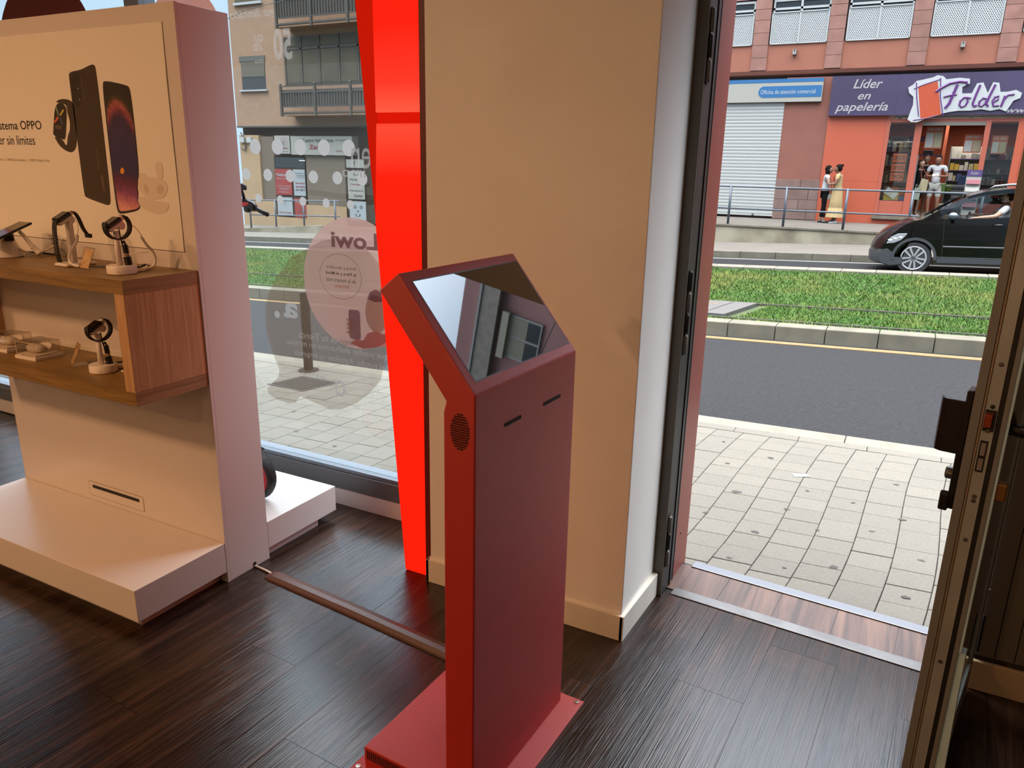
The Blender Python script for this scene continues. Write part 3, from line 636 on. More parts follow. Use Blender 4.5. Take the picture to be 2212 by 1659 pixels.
# left watch with hanging straps
t = thing('smart_watch', 'black smart watch with its strap hanging open on a white stand', 'watch', (-2.555, 1.62, TOP), 0)
cx = -2.556
watch(t, cx, 1.613, TOP + .158)
b = B(); prism(b, [(-2.590, 1.580), (-2.520, 1.580), (-2.520, 1.690), (-2.590, 1.690)], 'z', TOP + .0002, TOP + .012); obj('stand_foot', b, M['device'], t, bevel=.006, seg=3)
b = B(); box(b, cx - .011, cx + .011, 1.622, 1.640, TOP + .012, TOP + .148); obj('stand_post', b, M['device'], t, bevel=.003)
s1 = strap(t, smooth_path([(cx, 1.590, TOP + .158), (cx, 1.583, TOP + .148), (cx, 1.578, TOP + .12), (cx, 1.577, TOP + .07), (cx, 1.581, TOP + .016)]), .022)
for k_ in range(9):
    b = B(); box(b, cx - .0018, cx + .0018, 1.5745, 1.5762, TOP + .045 + k_ * .009, TOP + .049 + k_ * .009); obj('strap_hole', b, M['inkgrey'], s1)
s2 = strap(t, smooth_path([(cx, 1.640, TOP + .182), (cx, 1.655, TOP + .178), (cx, 1.668, TOP + .158), (cx, 1.680, TOP + .122), (cx, 1.696, TOP + .096)]), .020)
b = B(); box(b, cx - .013, cx + .013, 1.690, 1.702, TOP + .090, TOP + .104); obj('buckle', b, M['blackm'], s2, bevel=.002)
b = B(); tube(b, smooth_path([(cx + .008, 1.650, TOP + .165), (cx + .012, 1.655, TOP + .13), (cx + .010, 1.648, TOP + .10)]), .0009, 6); obj('lead', b, M['cable'], t)
b = B(); tube(b, smooth_path([(cx + .012, 1.648, TOP + .104), (cx + .013, 1.640, TOP + .080), (cx + .016, 1.610, TOP + .045), (cx + .018, 1.604, TOP + .022), (cx + .035, 1.602, TOP + .008), (cx + .075, 1.600, TOP + .0065)]), .0052, 10); obj('security_cable', b, M['device'], t, smooth=True)

def ring_watch(name, label, x, y, z0, flip=0):
    t = thing(name, label, 'watch', (x, y, z0), 0)
    b = B(); lathe(b, [(0, .0004), (.0425, .0004), (.045, .003), (.045, .026), (.0435, .028), (0, .028)], 36, (x, y, z0)); fo = obj('stand_foot', b, M['device'], t, smooth=True); smooth_by_angle(fo)
    b = B(); ball(b, (x + .030, y - .034, z0 + .011), .0016, 8); obj('indicator', b, M['inkgrey'], fo)
    b = B(); lathe(b, [(.010, .026), (.0085, .08), (.008, .136)], 16, (x, y - .006, z0)); obj('stand_post', b, M['device'], t, smooth=True)
    watch(t, x, y - .012, z0 + .156)
    pts = []
    for i in range(17):
        a = math.radians(158 + (388 - 158) * i / 16); pts.append((x, y + .002 + .044 * math.cos(a), z0 + .150 + .040 * math.sin(a)))
    strap(t, pts + [(x, y + .034, z0 + .178), (x, y + .020, z0 + .184)], .020, .0042)
    b = B(); tube(b, smooth_path([(x + .006, y + .002, z0 + .140), (x + .008, y + .003, z0 + .11), (x + .010, y + .006, z0 + .092)]), .0022, 8); obj('lead', b, M['black'], t)
    b = B(); tube(b, smooth_path([(x + .010, y + .004, z0 + .096), (x + .012, y + .010, z0 + .104), (x + .012, y + .015, z0 + .092)]), .003, 8); obj('lead_loop', b, M['black'], t)
    b = B(); tube(b, [(x + .012, y + .012, z0 + .092), (x + .014, y + .013, z0 + .066)], .0085, 14); obj('plug', b, M['blackg'], t)
    b = B(); tube(b, [(x + .014, y + .013, z0 + .066), (x + .015, y + .013, z0 + .054)], .0078, 14); obj('plug_collar', b, M['inkgrey'], t)
    b = B(); tube(b, [(x + .015, y + .013, z0 + .054), (x + .018, y + .014, z0 + .028)], .0115, 14); obj('plug', b, M['blackg'], t)
    b = B(); tube(b, smooth_path([(x, y + .038, z0 + .160), (x, y + .060, z0 + .148), (x - .002, y + .082, z0 + .124), (x - .004, y + .088, z0 + .108)]), .0009, 6); obj('lead', b, M['inkgrey'], t)
    b = B(); tube(b, smooth_path([(x - .004, y + .086, z0 + .112), (x - .004, y + .105, z0 + .082), (x - .004, y + .124, z0 + .060), (x - .004, y + .130, z0 + .034), (x - .003, y + .118, z0 + .010), (x - .002, y + .085, z0 + .006), (x, y + .050, z0 + .006)]), .0048, 10); obj('security_cable', b, M['device'], t, smooth=True)
    b = B(); tube(b, smooth_path([(x + .012, y + .046, z0 + .004), (x + .010, y + .075, z0 + .004), (x - .02, y + .105, z0 + .012), (x - .03, y + .125, z0 + .016)]), .0018, 6); obj('lead', b, M['cable'], t)
    b = B(); tube(b, smooth_path([(x - .03, y + .05, z0 + .006), (x - .04, y + .08, z0 + .010), (x - .045, y + .10, z0 + .006), (x - .05, y + .12, z0 + .012), (x - .055, y + .14, z0 + .008)]), .0035, 8); obj('coiled_lead', b, M['black'], t)
    return t
ring_watch('smart_watch', 'black smart watch with closed strap on round stand, on top of the oak shelf', -2.258, 1.597, TOP)
ring_watch('smart_watch', 'black smart watch with closed strap on round stand, inside the oak shelf', -2.445, 1.612, LOW)
# phone on its cone stand at the far left
t = thing('display_phone', 'smartphone tilted on a white cone stand at the left end of the shelf', 'phone', (-2.965, 1.65, TOP))
b = B(); lathe(b, [(0, .0003), (.060, .0003), (.062, .003), (.056, .020), (.042, .050), (.034, .066), (.028, .070), (0, .070)], 32, (-2.975, 1.64, TOP)); fo = obj('stand_foot', b, M['device'], t); smooth_by_angle(fo)
b = B(); lathe(b, [(0, .06), (.018, .06), (.016, .092), (0, .096)], 16, (-2.945, 1.645, TOP)); obj('stand_joint', b, M['blackg'], t, smooth=True)
PM = Matrix.Translation((-2.919, 1.625, TOP + .093)) @ Matrix.Rotation(math.radians(21), 4, 'X')
b = B(); box(b, -.037, .037, -.082, .082, -.004, .004, PM); ph_ = obj('phone_body', b, M['blackg'], t, bevel=.003)
b = B(); box(b, -.034, .034, -.078, .012, .0042, .0048, PM); obj('phone_screen', b, pmat('phone_screen_red', (96, 8, 8), .2), ph_)
b = B(); box(b, -.034, .034, .012, .078, .0042, .0048, PM); obj('phone_screen', b, pmat('phone_screen_grey', (110, 96, 78), .25), ph_)
b = B(); tube(b, smooth_path([(-2.900, 1.660, TOP + .096), (-2.892, 1.672, TOP + .075), (-2.880, 1.685, TOP + .045), (-2.868, 1.692, TOP + .026), (-2.856, 1.698, TOP + .013)]), [.006, .0063, .0065, .0067, .007, .0073, .0078, .008, .0084, .0088, .009, .0095, .010, .010, .0105, .011, .011], 12); obj('security_cable', b, M['device'], t, smooth=True)
for k_ in range(4):
    b = B(); tube(b, [(-2.876 + k_ * .005, 1.688 + k_ * .003, TOP + .036 - k_ * .006), (-2.8755 + k_ * .005, 1.6883 + k_ * .003, TOP + .0348 - k_ * .006)], .0112, 12); obj('cable_ridge', b, M['device'], t)
b = B(); tube(b, smooth_path([(-2.93, 1.665, TOP + .03), (-2.90, 1.70, TOP + .008), (-2.88, 1.735, TOP + .020), (-2.86, 1.755, TOP + .036), (-2.84, 1.757, TOP + .030), (-2.825, 1.755, TOP + .006)]), .0035, 8); obj('lead', b, M['cable'], t, smooth=True)
b = B(); tube(b, smooth_path([(-2.95, 1.70, TOP + .014), (-2.90, 1.74, TOP + .008), (-2.83, 1.755, TOP + .004)]), .003, 8); obj('lead', b, M['black'], t)
# loose white cables lying on the top board
b = B(); tube(b, [(-2.50, 1.60, TOP + .004), (-2.44, 1.66, TOP + .004), (-2.38, 1.70, TOP + .006), (-2.33, 1.705, TOP + .004), (-2.26, 1.70, TOP + .004)], .0022, 8)
tag(obj('power_cable', b, M['cable'], smooth=True), 'thin white cable lying on the shelf top between the two watches', 'cable')
b = B(); tube(b, [(-2.41, 1.66, TOP + .010), (-2.385, 1.70, TOP + .035), (-2.35, 1.73, TOP + .05), (-2.31, 1.74, TOP + .052)], .0016, 8)
tag(obj('power_cable', b, M['cable'], smooth=True), 'thin looped cable rising behind the gold price card', 'cable')
b = B(); tube(b, [(-2.36, 1.62, LOW + .012), (-2.30, 1.63, LOW + .008), (-2.20, 1.65, LOW + .006)], .003, 8)
tag(obj('power_cable', b, M['cable'], smooth=True), 'white cable on the lower board beside the closed-strap watch', 'cable')
# acrylic price holders
def holder(label, x, y, z, rz_, card, h=.075, w=.062, group=None):
    t = thing('price_holder', label, 'price holder', (x, y, z), rz_)
    lean = math.radians(24)
    R_ = Matrix.Rotation(-lean, 4, 'X')
    b = B(); box(b, -w / 2, w / 2, -.0015, 0, 0, h, R_); obj('front_sheet', b, M['acrylic'], t, local=True)
    b = B(); box(b, -w / 2, w / 2, .002, .0035, 0, h, R_); obj('back_sheet', b, M['acrylic'], t, local=True)
    b = B(); box(b, -w / 2, w / 2, .0, .055, .0004, .002); obj('foot_sheet', b, M['acrylic'], t, local=True)
    if card:
        b = B(); box(b, -w / 2 + .003, w / 2 - .003, .0004, .0014, .003, h - .004, R_); obj('price_card', b, M['gold'], t, local=True)
    return t
holder('acrylic price holder with a gold card between the two watches on the shelf top', -2.455, 1.595, TOP, math.radians(-8), True)
holder('acrylic price holder with a gold card on the lower board, left of the watch', -2.612, 1.600, LOW, math.radians(-24), True, .085, .055)
holder('empty clear acrylic holder behind the hanging watch strap', -2.71, 1.69, TOP, math.radians(-4), False, .085, .10)
# earbuds under acrylic covers
def budbox(label, x, y, z, first=None):
    t = thing('earbud_display', label, 'earbuds', (x, y, z), math.radians(3))
    b = B(); box(b, -.058, .058, -.056, .056, .0003, .012); pl = obj('base_plate', b, M['device'], t, local=True, bevel=.001)
    b = B(); box(b, -.051, .051, -.049, .049, .012, .018); obj('inner_plate', b, M['device'], t, local=True, bevel=.001)
    for q in (((-.052, -.0505), (-.050, .050)), ((.0505, .052), (-.050, .050)), ((-.0505, .0505), (-.0505, -.049)), ((-.0505, .0505), (.049, .0505))):
        b = B(); box(b, q[0][0], q[0][1], q[1][0], q[1][1], .012, .062); obj('cover_side', b, M['acrylic'], t, local=True)
    b = B(); box(b, -.052, .052, -.0505, .0505, .062, .0635); obj('cover_top', b, M['acrylic'], t, local=True)
    for ex_, ey_ in ((-.0515, -.050), (.0515, -.050), (-.0515, .050), (.0515, .050)):
        b = B(); box(b, ex_ - .0007, ex_ + .0007, ey_ - .0007, ey_ + .0007, .012, .063); obj('cover_edge', b, M['edge'], t, local=True)
    for q in (((-.052, .052), (-.0507, -.0493)), ((-.052, .052), (.0493, .0507)), ((-.0522, -.0508), (-.05, .05)), ((.0508, .0522), (-.05, .05))):
        b = B(); box(b, q[0][0], q[0][1], q[1][0], q[1][1], .0628, .0642); obj('cover_edge', b, M['edge'], t, local=True)
    b = B(); ball(b, (-.006, -.006, .034), .036, 24, sx=1.15, sy=.75, sz=.48); cs = obj('charging_case', b, M['device'], t, local=True, smooth=True)
    b = B(); ball(b, (.006, .024, .040), .034, 24, sx=1.1, sy=.28, sz=.52, mx=Matrix.Rotation(-.45, 3, 'X')); obj('case_lid', b, M['device'], t, local=True, smooth=True)
    for s in (-1, 1):
        b = B(); ball(b, (-.006 + s * .014, -.004, .046), .008, 12, sz=.8); tube(b, [(-.006 + s * .014, -.004, .046), (-.006 + s * .017, -.010, .040)], .003, 8); obj('earbud', b, M['white'], cs, local=True, smooth=True)
    b = B(); ball(b, (-.02, -.0495, .015), .002, 8); obj('magnet', b, M['zinc'], pl, local=True)
    return t
budbox('white earbuds in an open case under a clear acrylic cover', -2.828, 1.622, LOW)
budbox('white earbuds under an acrylic cover at the far left, cut by the frame', -3.035, 1.64, LOW)

# ------------------------------------------------------------------ red kiosk
KA = math.radians(87.4)
t = thing('kiosk', 'red self-service kiosk with slanted touch screen and two card slots', 'kiosk', (-.740, 1.788, 0), KA - PI / 2)
# local frame: +x = front (towards the door), y from -.484 (near) to 0 (far)
kw = .484
def K(name, bm, m, parent=None, **kw_): return obj(name, bm, m, parent or t, local=True, **kw_)
th = math.radians(50.66); hl = .309
prof = [(0, .006), (0, 1.085), (-hl * math.cos(th), 1.085 + hl * math.sin(th)), (-hl * math.cos(th) - .0535, 1.085 + hl * math.sin(th) - .042), (-.0745, 1.060), (-.0815, 1.035), (-.0815, .006)]
b = B(); prism(b, prof, 'y', -kw, 0); body = K('body', b, M['kiosk'], bevel=.0045, seg=3)
# screen: rim and mirror-like display let into the slanted head
sd = Vector((-math.cos(th), 0, math.sin(th))); nn = Vector((math.sin(th), 0, math.cos(th)))
SM = Matrix.Translation((0, -kw, 1.085)) @ Matrix((( 0, sd.x, nn.x, 0), (1, 0, 0, 0), (0, sd.z, nn.z, 0), (0, 0, 0, 1)))
b = B()
for q in ((.026, .474, .026, .0285), (.026, .474, .2825, .285), (.026, .0285, .0285, .2825), (.4715, .474, .0285, .2825)): box(b, q[0], q[1], q[2], q[3], -.006, .0006, SM)
K('screen_rim', b, M['bezel'])
b = B(); box(b, .0285, .4715, .0285, .2825, -.004, .0004, SM); K('display', b, M['screen'])
# card slots
for y0, z0, y1, z1 in ((-.362, .9845, -.286, .9845), (-.176, .9845, -.083, .9845)):
    b = B(); pts = rrect(y0, y1, z0 - .0045, z0 + .0045, .003); prism(b, pts, 'x', -.004, .0007); s_ = K('card_slot', b, M['kioskd'], body)
# loudspeaker holes on the near side
b = B()
for i in range(-7, 8):
    for j in range(-7, 8):
        if math.hypot(i, j) < 7.3:
            x, z = -.0375 + i * .0033, .998 + j * .0056
            box(b, x - .0011, x + .0011, -kw - .0006, -kw + .002, z - .0019, z + .0019)
g = K('speaker_holes', b, M['kioskd'], body); g['kind'] = 'stuff'
# service door ridge at the back
b = B(); prism(b, [(-.0815, .76), (-.0885, .775), (-.0885, 1.0), (-.0815, 1.014)], 'y', -kw + .02, -.02); K('rear_cover', b, M['kiosk'], bevel=.0015)
# base plate, box foot with vents, screws
b = B(); box(b, -.356, .062, -.552, .030, 0, .006); K('base_plate', b, M['kiosk'], bevel=.001)
b = B(); box(b, -.322, -.0815, -.512, .022, .006, .076); box(b, -.0815, -.002, -.512, -kw, .006, .076); bx_ = K('foot_box', b, M['kiosk'], bevel=.003)
for k_ in range(22):
    x = -.312 + k_ * .0068
    b = B(); box(b, x, x + .0034, -.5127, -.510, .040, .067); K('vent_slit', b, M['kioskd'], bx_)
for x, y in ((.045, .015), (-.341, -.517), (.045, -.535), (-.341, .010)):
    b = B(); lathe(b, [(0, .006), (.0075, .006), (.0065, .0085), (.003, .009), (.003, .0075), (0, .0075)], 16, (x, y, 0)); K('screw', b, M['steel'], smooth=False)

# brown half-round cable cover on the floor and the white cable that runs into it
path = [(-2.02, 1.902), (-1.99, 1.895), (-1.60, 1.862), (-1.17, 1.818), (-.95, 1.79)]
b = B(); rings = []
pr = [(-.034, 0), (-.030, .008), (-.018, .017), (0, .0205), (.018, .017), (.030, .008), (.034, 0)]
for i, p in enumerate(path):
    d = (Vector(path[min(i + 1, 4)]) - Vector(path[max(i - 1, 0)])).normalized(); nrm = Vector((-d.y, d.x))
    rings.append([b.verts.new((p[0] + nrm.x * q, p[1] + nrm.y * q, .0006 + h * (.5 if i == 0 else 1))) for q, h in pr])
for A, Q in zip(rings, rings[1:]):
    for j in range(len(pr) - 1): b.faces.new((A[j], A[j + 1], Q[j + 1], Q[j]))
    b.faces.new((A[-1], A[0], Q[0], Q[-1]))
b.faces.new(rings[0]); b.faces.new(rings[-1][::-1])
tag(obj('cable_cover', b, M['cover'], smooth=False, bevel=.002), 'brown rubber cable cover running over the floor from gondola to kiosk', 'cable cover')
b = B(); tube(b, [(-2.20, 1.90, .006), (-2.11, 1.915, .0055), (-2.06, 1.910, .006), (-2.00, 1.898, .007)], .004, 8)
tag(obj('power_cable', b, M['cable'], smooth=True), 'white cable coming out under the gondola into the floor cover', 'cable')

# ------------------------------------------------------------------ electric scooter on the rear plinth
PZ = .1602
t = thing('electric_scooter', 'black electric scooter parked on the rear plinth behind the gondola', 'scooter', (-2.43, 2.25, PZ))
wy = 2.14; wx = -2.325; wr_ = .108
b = B(); rings = []
for i in range(32):
    a = 2 * PI * i / 32
    for_ = [(wr_ - .020, -.020), (wr_ - .006, -.022), (wr_, -.010), (wr_, .010), (wr_ - .006, .022), (wr_ - .020, .020)]
    rings.append([b.verts.new((wx + r_ * math.cos(a), wy + w_, PZ + wr_ + .001 + r_ * math.sin(a))) for r_, w_ in for_])
for i in range(32):
    A, Q = rings[i], rings[(i + 1) % 32]
    for j in range(6): b.faces.new((A[j], A[(j + 1) % 6], Q[(j + 1) % 6], Q[j]))
ty = obj('tyre', b, M['rubber'], t); smooth_by_angle(ty, .9)
b = B()
for i in range(32):
    a = 2 * PI * (i + .5) / 32
    for s in (-1, 1):
        box(b, -.0015, .0015, -.006, .006, -.0004, .0008, Matrix.Translation((wx + wr_ * math.cos(a), wy + s * .006, PZ + wr_ + .001 + wr_ * math.sin(a))) @ Matrix.Rotation(-a + PI / 2, 4, 'Y') @ Matrix.Rotation(s * .6, 4, 'Z'))
g_ = obj('tread_grooves', b, M['black'], ty); g_['kind'] = 'stuff'
b = B(); lathe(b, [(0, -.018), (.086, -.018), (.090, -.010), (.090, .010), (.086, .018), (0, .018)], 28, (wx, wy, PZ + wr_), Matrix.Rotation(PI / 2, 3, 'X')); obj('wheel_hub', b, M['scred'], t)
b = B(); pts_ = []
for i in range(9):
    a = math.radians(70 + 85 * i / 8); pts_.append((wx + .124 * math.cos(a), wy, PZ + wr_ + .124 * math.sin(a)))
tube(b, pts_, .02, 8, flat=(.25, 1.3)); obj('mudguard', b, M['blackg'], t, smooth=True)
for s in (-1, 1):
    b = B(); tube(b, [(wx, wy + s * .034, PZ + wr_), (wx - .02, wy + s * .034, PZ + .23), (wx - .035, wy, PZ + .30)], .011, 10); obj('fork', b, M['blackg'], t, smooth=True)
b = B(); tube(b, [(wx - .03, wy, PZ + .26), (wx - .06, wy - .01, PZ + .75), (-2.455, 2.21, 1.36)], .02, 12); obj('stem', b, M['blackg'], t, smooth=True)
b = B(); box(b, -3.18, -2.50, wy - .075, wy + .075, PZ + .10, PZ + .14); obj('deck', b, M['blackg'], t, bevel=.01)
b = B(); tube(b, [(-2.52, wy, PZ + .125), (wx - .045, wy, PZ + .25)], .022, 10); obj('neck', b, M['blackg'], t, smooth=True)
b = B(); lathe(b, [(0, -.02), (.108, -.02), (.108, .02), (0, .02)], 28, (-3.25, wy, PZ + .109), Matrix.Rotation(PI / 2, 3, 'X')); obj('tyre', b, M['rubber'], t)
# handlebar: crosses towards the camera side
b = B(); tube(b, [(-2.62, 2.25, 1.40), (-2.455, 2.21, 1.385), (-2.335, 2.20, 1.385)], .013, 12); obj('handlebar', b, M['blackg'], t, smooth=True)
b = B(); tube(b, [(-2.335, 2.20, 1.386), (-2.283, 2.195, 1.374), (-2.262, 2.19, 1.366)], [.017, .019, .012], 12); obj('brake_mount', b, M['blackg'], t, smooth=True)
b = B(); box(b, -2.330, -2.285, 2.178, 2.182, 1.374, 1.388, None); obj('red_accent', b, M['scred'], t)
b = B(); tube(b, [(-2.272, 2.19, 1.371), (-2.235, 2.19, 1.357), (-2.199, 2.19, 1.346)], [.0075, .008, .0085], 12); obj('grip', b, M['black'], t, smooth=True)
b = B(); tube(b, [(-2.325, 2.20, 1.392), (-2.328, 2.195, 1.42), (-2.333, 2.19, 1.445), (-2.322, 2.19, 1.452), (-2.310, 2.19, 1.446), (-2.311, 2.19, 1.434)], [.006, .006, .007, .007, .009, .008], 10); obj('brake_lever', b, M['blackg'], t, smooth=True)
b = B(); ball(b, (-2.300, 2.19, 1.362), .017, 14, sz=.8); obj('bell', b, M['blackg'], t, smooth=True)

# ------------------------------------------------------------------ signs hung in the window above the gondola
def hsign(label, cx, cz, r, m, yy):
    t = thing('round_sign', label, 'sign', (cx, yy, cz)); b = B(); sheet(b, disc(cx, cz, r, r, 48), yy); obj('disc', b, m, t)
hsign('dark red round sign fixed to the shop window, upper left above the display wall', -3.98, 2.0, .40, pmat('dark_red_board', (86, 8, 8), .5), 2.553)
hsign('salmon round sign fixed to the shop window above the display wall', -2.995, 2.03, .243, film('salmon_film', (236, 150, 124), .93), 2.5575)

# ------------------------------------------------------------------ films and lettering on the shop window (seen from behind)
F = {}
F['dot'] = film('pale_grey_film', (252, 250, 248), .95)
F['pinkc'] = film('pink_film', (252, 206, 192), .88)
F['purple'] = film('mauve_film', (200, 156, 158), .93); F['rose'] = film('rose_film', (250, 156, 146), .92); F['skin'] = film('skin_film', (250, 206, 184), .92)
F['bub'] = film('brown_translucent_film', (160, 124, 88), .40)
F['wtext'] = film('white_film', (250, 246, 240), .5); F['wtext2'] = film('white_film_strong', (250, 250, 250), .75)
F['line'] = film('thin_line_film', (110, 88, 84), .8)
F['veil'] = film('grey_veil_film', (96, 104, 110), .42); F['veil2'] = film('brown_veil_film', (74, 56, 40), .40); F['redf'] = film('red_film', (150, 70, 58), .45)
YW = 2.562
def dec(name, pts, m, k=0, parent=None): b = B(); sheet(b, pts, YW - .0005 * k); return obj(name, b, m, parent)
dots = [(-2.619 + .1295 * i, 1.6015 - .0006 * i, .0325) for i in range(5)] + [(-2.686 + .1299 * i, 1.4835 - .001 * i, .026) for i in range(6)] + [(-2.622 + .1297 * i, 1.381 - .002 * i, .019) for i in range(5)]
for i, (x, z, r_) in enumerate(dots):
    row = ['top row of large dots', 'middle row of medium dots', 'bottom row of small dots'][0 if i < 5 else 1 if i < 11 else 2]
    o = dec('window_dot', disc(x, z, r_, r_, 28), F['dot']); q_ = i if i < 5 else i - 5 if i < 11 else i - 11; tag(o, 'pale round sticker on the shop window, ' + ['leftmost', 'second from left', 'third from left', 'fourth from left', 'fifth from left', 'sixth from left'][q_] + ' in the ' + row.replace('row of large dots', 'row').replace('row of medium dots', 'row').replace('row of small dots', 'row'), 'sticker', 'pale dots on the window, ' + row)
# brown balloon-shaped film with its lettering
bub = [(-2.346, 1.18), (-2.45, 1.13), (-2.548, 1.034), (-2.605, .95), (-2.627, .89), (-2.635, .82), (-2.631, .763), (-2.60, .67), (-2.566, .596), (-2.575, .56), (-2.62, .52), (-2.653, .49), (-2.645, .462), (-2.601, .445), (-2.52, .437), (-2.48, .447), (-2.446, .483), (-2.37, .468), (-2.27, .45), (-2.20, .46), (-2.113, .505), (-2.04, .56), (-1.974, .632), (-1.955, .70), (-1.93, .80), (-1.90, .90), (-1.90, 1.0), (-1.94, 1.12), (-2.03, 1.20), (-2.15, 1.235), (-2.26, 1.22)]
t = thing('window_film', 'large brown speech-balloon film with reversed white lettering on the shop window', 'window film', (-2.3, YW, .44))
dec('balloon', bub, F['bub'], 0, t)
def wt(s, x0, x1, z0, z1, m='wtext', k=2, p=None, off=0.0, tilt=0): return text('lettering', s, F[m], x0, x1, z0, z1, YW - .0005 * k, p or t, mirror=True, off=off, tilt=tilt)
wt('a', -2.515, -2.428, .853, .925, 'wtext2', off=.03); dec('lettering', disc(-2.556, .862, .0165, .0165, 18), F['wtext2'], 2, t)
wt('También es tu Tienda', -2.434, -2.03, .768, .80); wt('que puedes dedicarnos un minuto,', -2.512, -1.93, .722, .756); wt('que puedes digitalizar tu empresa', -2.462, -1.92, .675, .709)
wt('vodafone', -2.425, -2.277, .588, .612, 'wtext2')
b = B(); n_ = 24; o1 = disc(-2.200, .560, .031, .040, n_); i1 = disc(-2.203, .562, .019, .026, n_)
vo = [b.verts.new((x, YW - .001, z)) for x, z in o1]; vi = [b.verts.new((x, YW - .001, z)) for x, z in i1]
for i in range(n_): b.faces.new((vo[i], vo[(i + 1) % n_], vi[(i + 1) % n_], vi[i]))
obj('emblem', b, F['wtext2'], t)
# pink circle
t2 = thing('window_film', 'round pink film with mauve reversed lettering and a phone drawing on the shop window', 'window film', (-2.09, YW, .76))
dec('circle', disc(-2.098, 1.040, .282, .282, 64), F['pinkc'], 2, t2)
wt('Lowi', -2.214, -1.965, 1.192, 1.262, 'purple', 4, t2, off=.03)
b = B(); o1 = disc(-2.172, 1.068, .115, .098, 40); i1 = disc(-2.172, 1.068, .1135, .0965, 40)
vo = [b.verts.new((x, YW - .002, z)) for x, z in o1]; vi = [b.verts.new((x, YW - .002, z)) for x, z in i1]
for i in range(40): b.faces.new((vo[i], vo[(i + 1) % 40], vi[(i + 1) % 40], vi[i]))
obj('balloon_outline', b, F['line'], t2)
wt('Entra y descubre', -2.246, -2.088, 1.096, 1.114, 'line', 4, t2); wt('la Fibra y el Móvil', -2.252, -2.086, 1.070, 1.088, 'line', 4, t2, off=.02); wt('de la manera más', -2.250, -2.088, 1.044, 1.062, 'line', 4, t2); wt('Simple', -2.205, -2.125, 1.014, 1.036, 'rose', 4, t2)
dec('printed_phone', rrect(-2.135, -2.072, .800, .930, .014), F['purple'], 5, t2)
for q in range(4): dec('printed_finger', disc(-2.130, .828 + .018 * q, .020, .0085, 14), F['skin'], 6, t2)
dec('printed_jumper', [(-2.130, .778), (-2.10, .80), (-2.06, .80), (-2.035, .835), (-1.99, .85), (-1.95, .84), (-1.90, .86), (-1.89, .80), (-1.96, .785), (-2.06, .762)], F['rose'], 4, t2)
dec('printed_face', disc(-1.985, .925, .058, .082, 28), F['skin'], 5, t2); dec('printed_cap', [(-2.03, .985), (-2.015, 1.015), (-1.985, 1.03), (-1.95, 1.02), (-1.93, .985), (-1.985, .975)], F['purple'], 6, t2)
# faded offer lettering high up on the same pane
t3 = thing('window_lettering', 'faded reversed 50 % offer lettering high on the shop window', 'window lettering', (-2.5, YW, 1.9))
wt('50', -2.475, -2.375, 1.945, 2.066, 'wtext', 1, t3, off=.03); wt('%', -2.590, -2.530, 1.985, 2.050, 'wtext', 1, t3); wt('dto', -2.585, -2.535, 1.938, 1.956, 'wtext', 1, t3)
wt('gar ilimitado', -2.71, -2.46, 2.105, 2.150, 'wtext', 1, t3, off=.02); wt('gar', -1.985, -1.905, 1.58, 1.63, 'wtext', 1, t3); wt('men', -2.09, -1.90, 1.52, 1.60, 'wtext', 1, t3); wt('imo', -2.14, -2.02, 1.485, 1.525, 'wtext', 1, t3)
ALB = .16
# ------------------------------------------------------------------ OUTSIDE: street
def zr(X, z0=-.34, m=.037): return z0 + m * X
def strip(name, X0, X1, Y0, z0, m0, Y1, z1, m1, m, th_=.3):
    """long sloping ribbon of ground, cut into short bays so that its twist stays smooth"""
    b = B(); n = 60; rows = []
    for i in range(n + 1):
        x = X0 + (X1 - X0) * i / n
        rows.append([b.verts.new(p) for p in ((x, Y0, z0 + m0 * x - th_), (x, Y0, z0 + m0 * x), (x, Y1, z1 + m1 * x), (x, Y1, z1 + m1 * x - th_))])
    for A, Q in zip(rows, rows[1:]):
        for j_ in range(4): b.faces.new((A[j_], A[(j_ + 1) % 4], Q[(j_ + 1) % 4], Q[j_]))
    b.faces.new(rows[0]); b.faces.new(rows[-1][::-1])
    return struct(name, b, m)
M['paver'] = pmat('concrete_paver', (190, 180, 162), .8, var=.10, vscale=60, bump=.3, bscale=150, obvar=.07)
M['mortar'] = pmat('dark_joint_sand', (104, 98, 88), .9)
M['kerb'] = pmat('pale_kerb_stone', (212, 202, 178), .8, var=.10, vscale=6, bump=.3, bscale=60, obvar=.05)
M['kerbg'] = pmat('grey_kerb_stone', (190, 180, 154), .85, var=.16, vscale=4, bump=.3, bscale=60, obvar=.06)
M['asphalt'] = pmat('asphalt', (92, 92, 95), .9, spec=.08, var=.14, vscale=38, bump=.8, bscale=140)
M['yellow'] = pmat('yellow_road_paint', (216, 172, 96), .8, var=.12, vscale=12)
M['whitep'] = pmat('white_road_paint', (222, 220, 210), .8, var=.05)
ALB = .315
M['conc'] = pmat('weathered_concrete', (212, 200, 172), .9, rgb2=(150, 138, 112), vscale=1.3, bump=.4, bscale=30, stretch=(1, 1, .8))
ALB = .19
M['walk'] = pmat('raised_walkway_paving', (170, 160, 146), .85, var=.08, vscale=2)
SX = .3; SZ = -.020; SMm = .024
def zs_(X): return SZ + SMm * (X - SX)
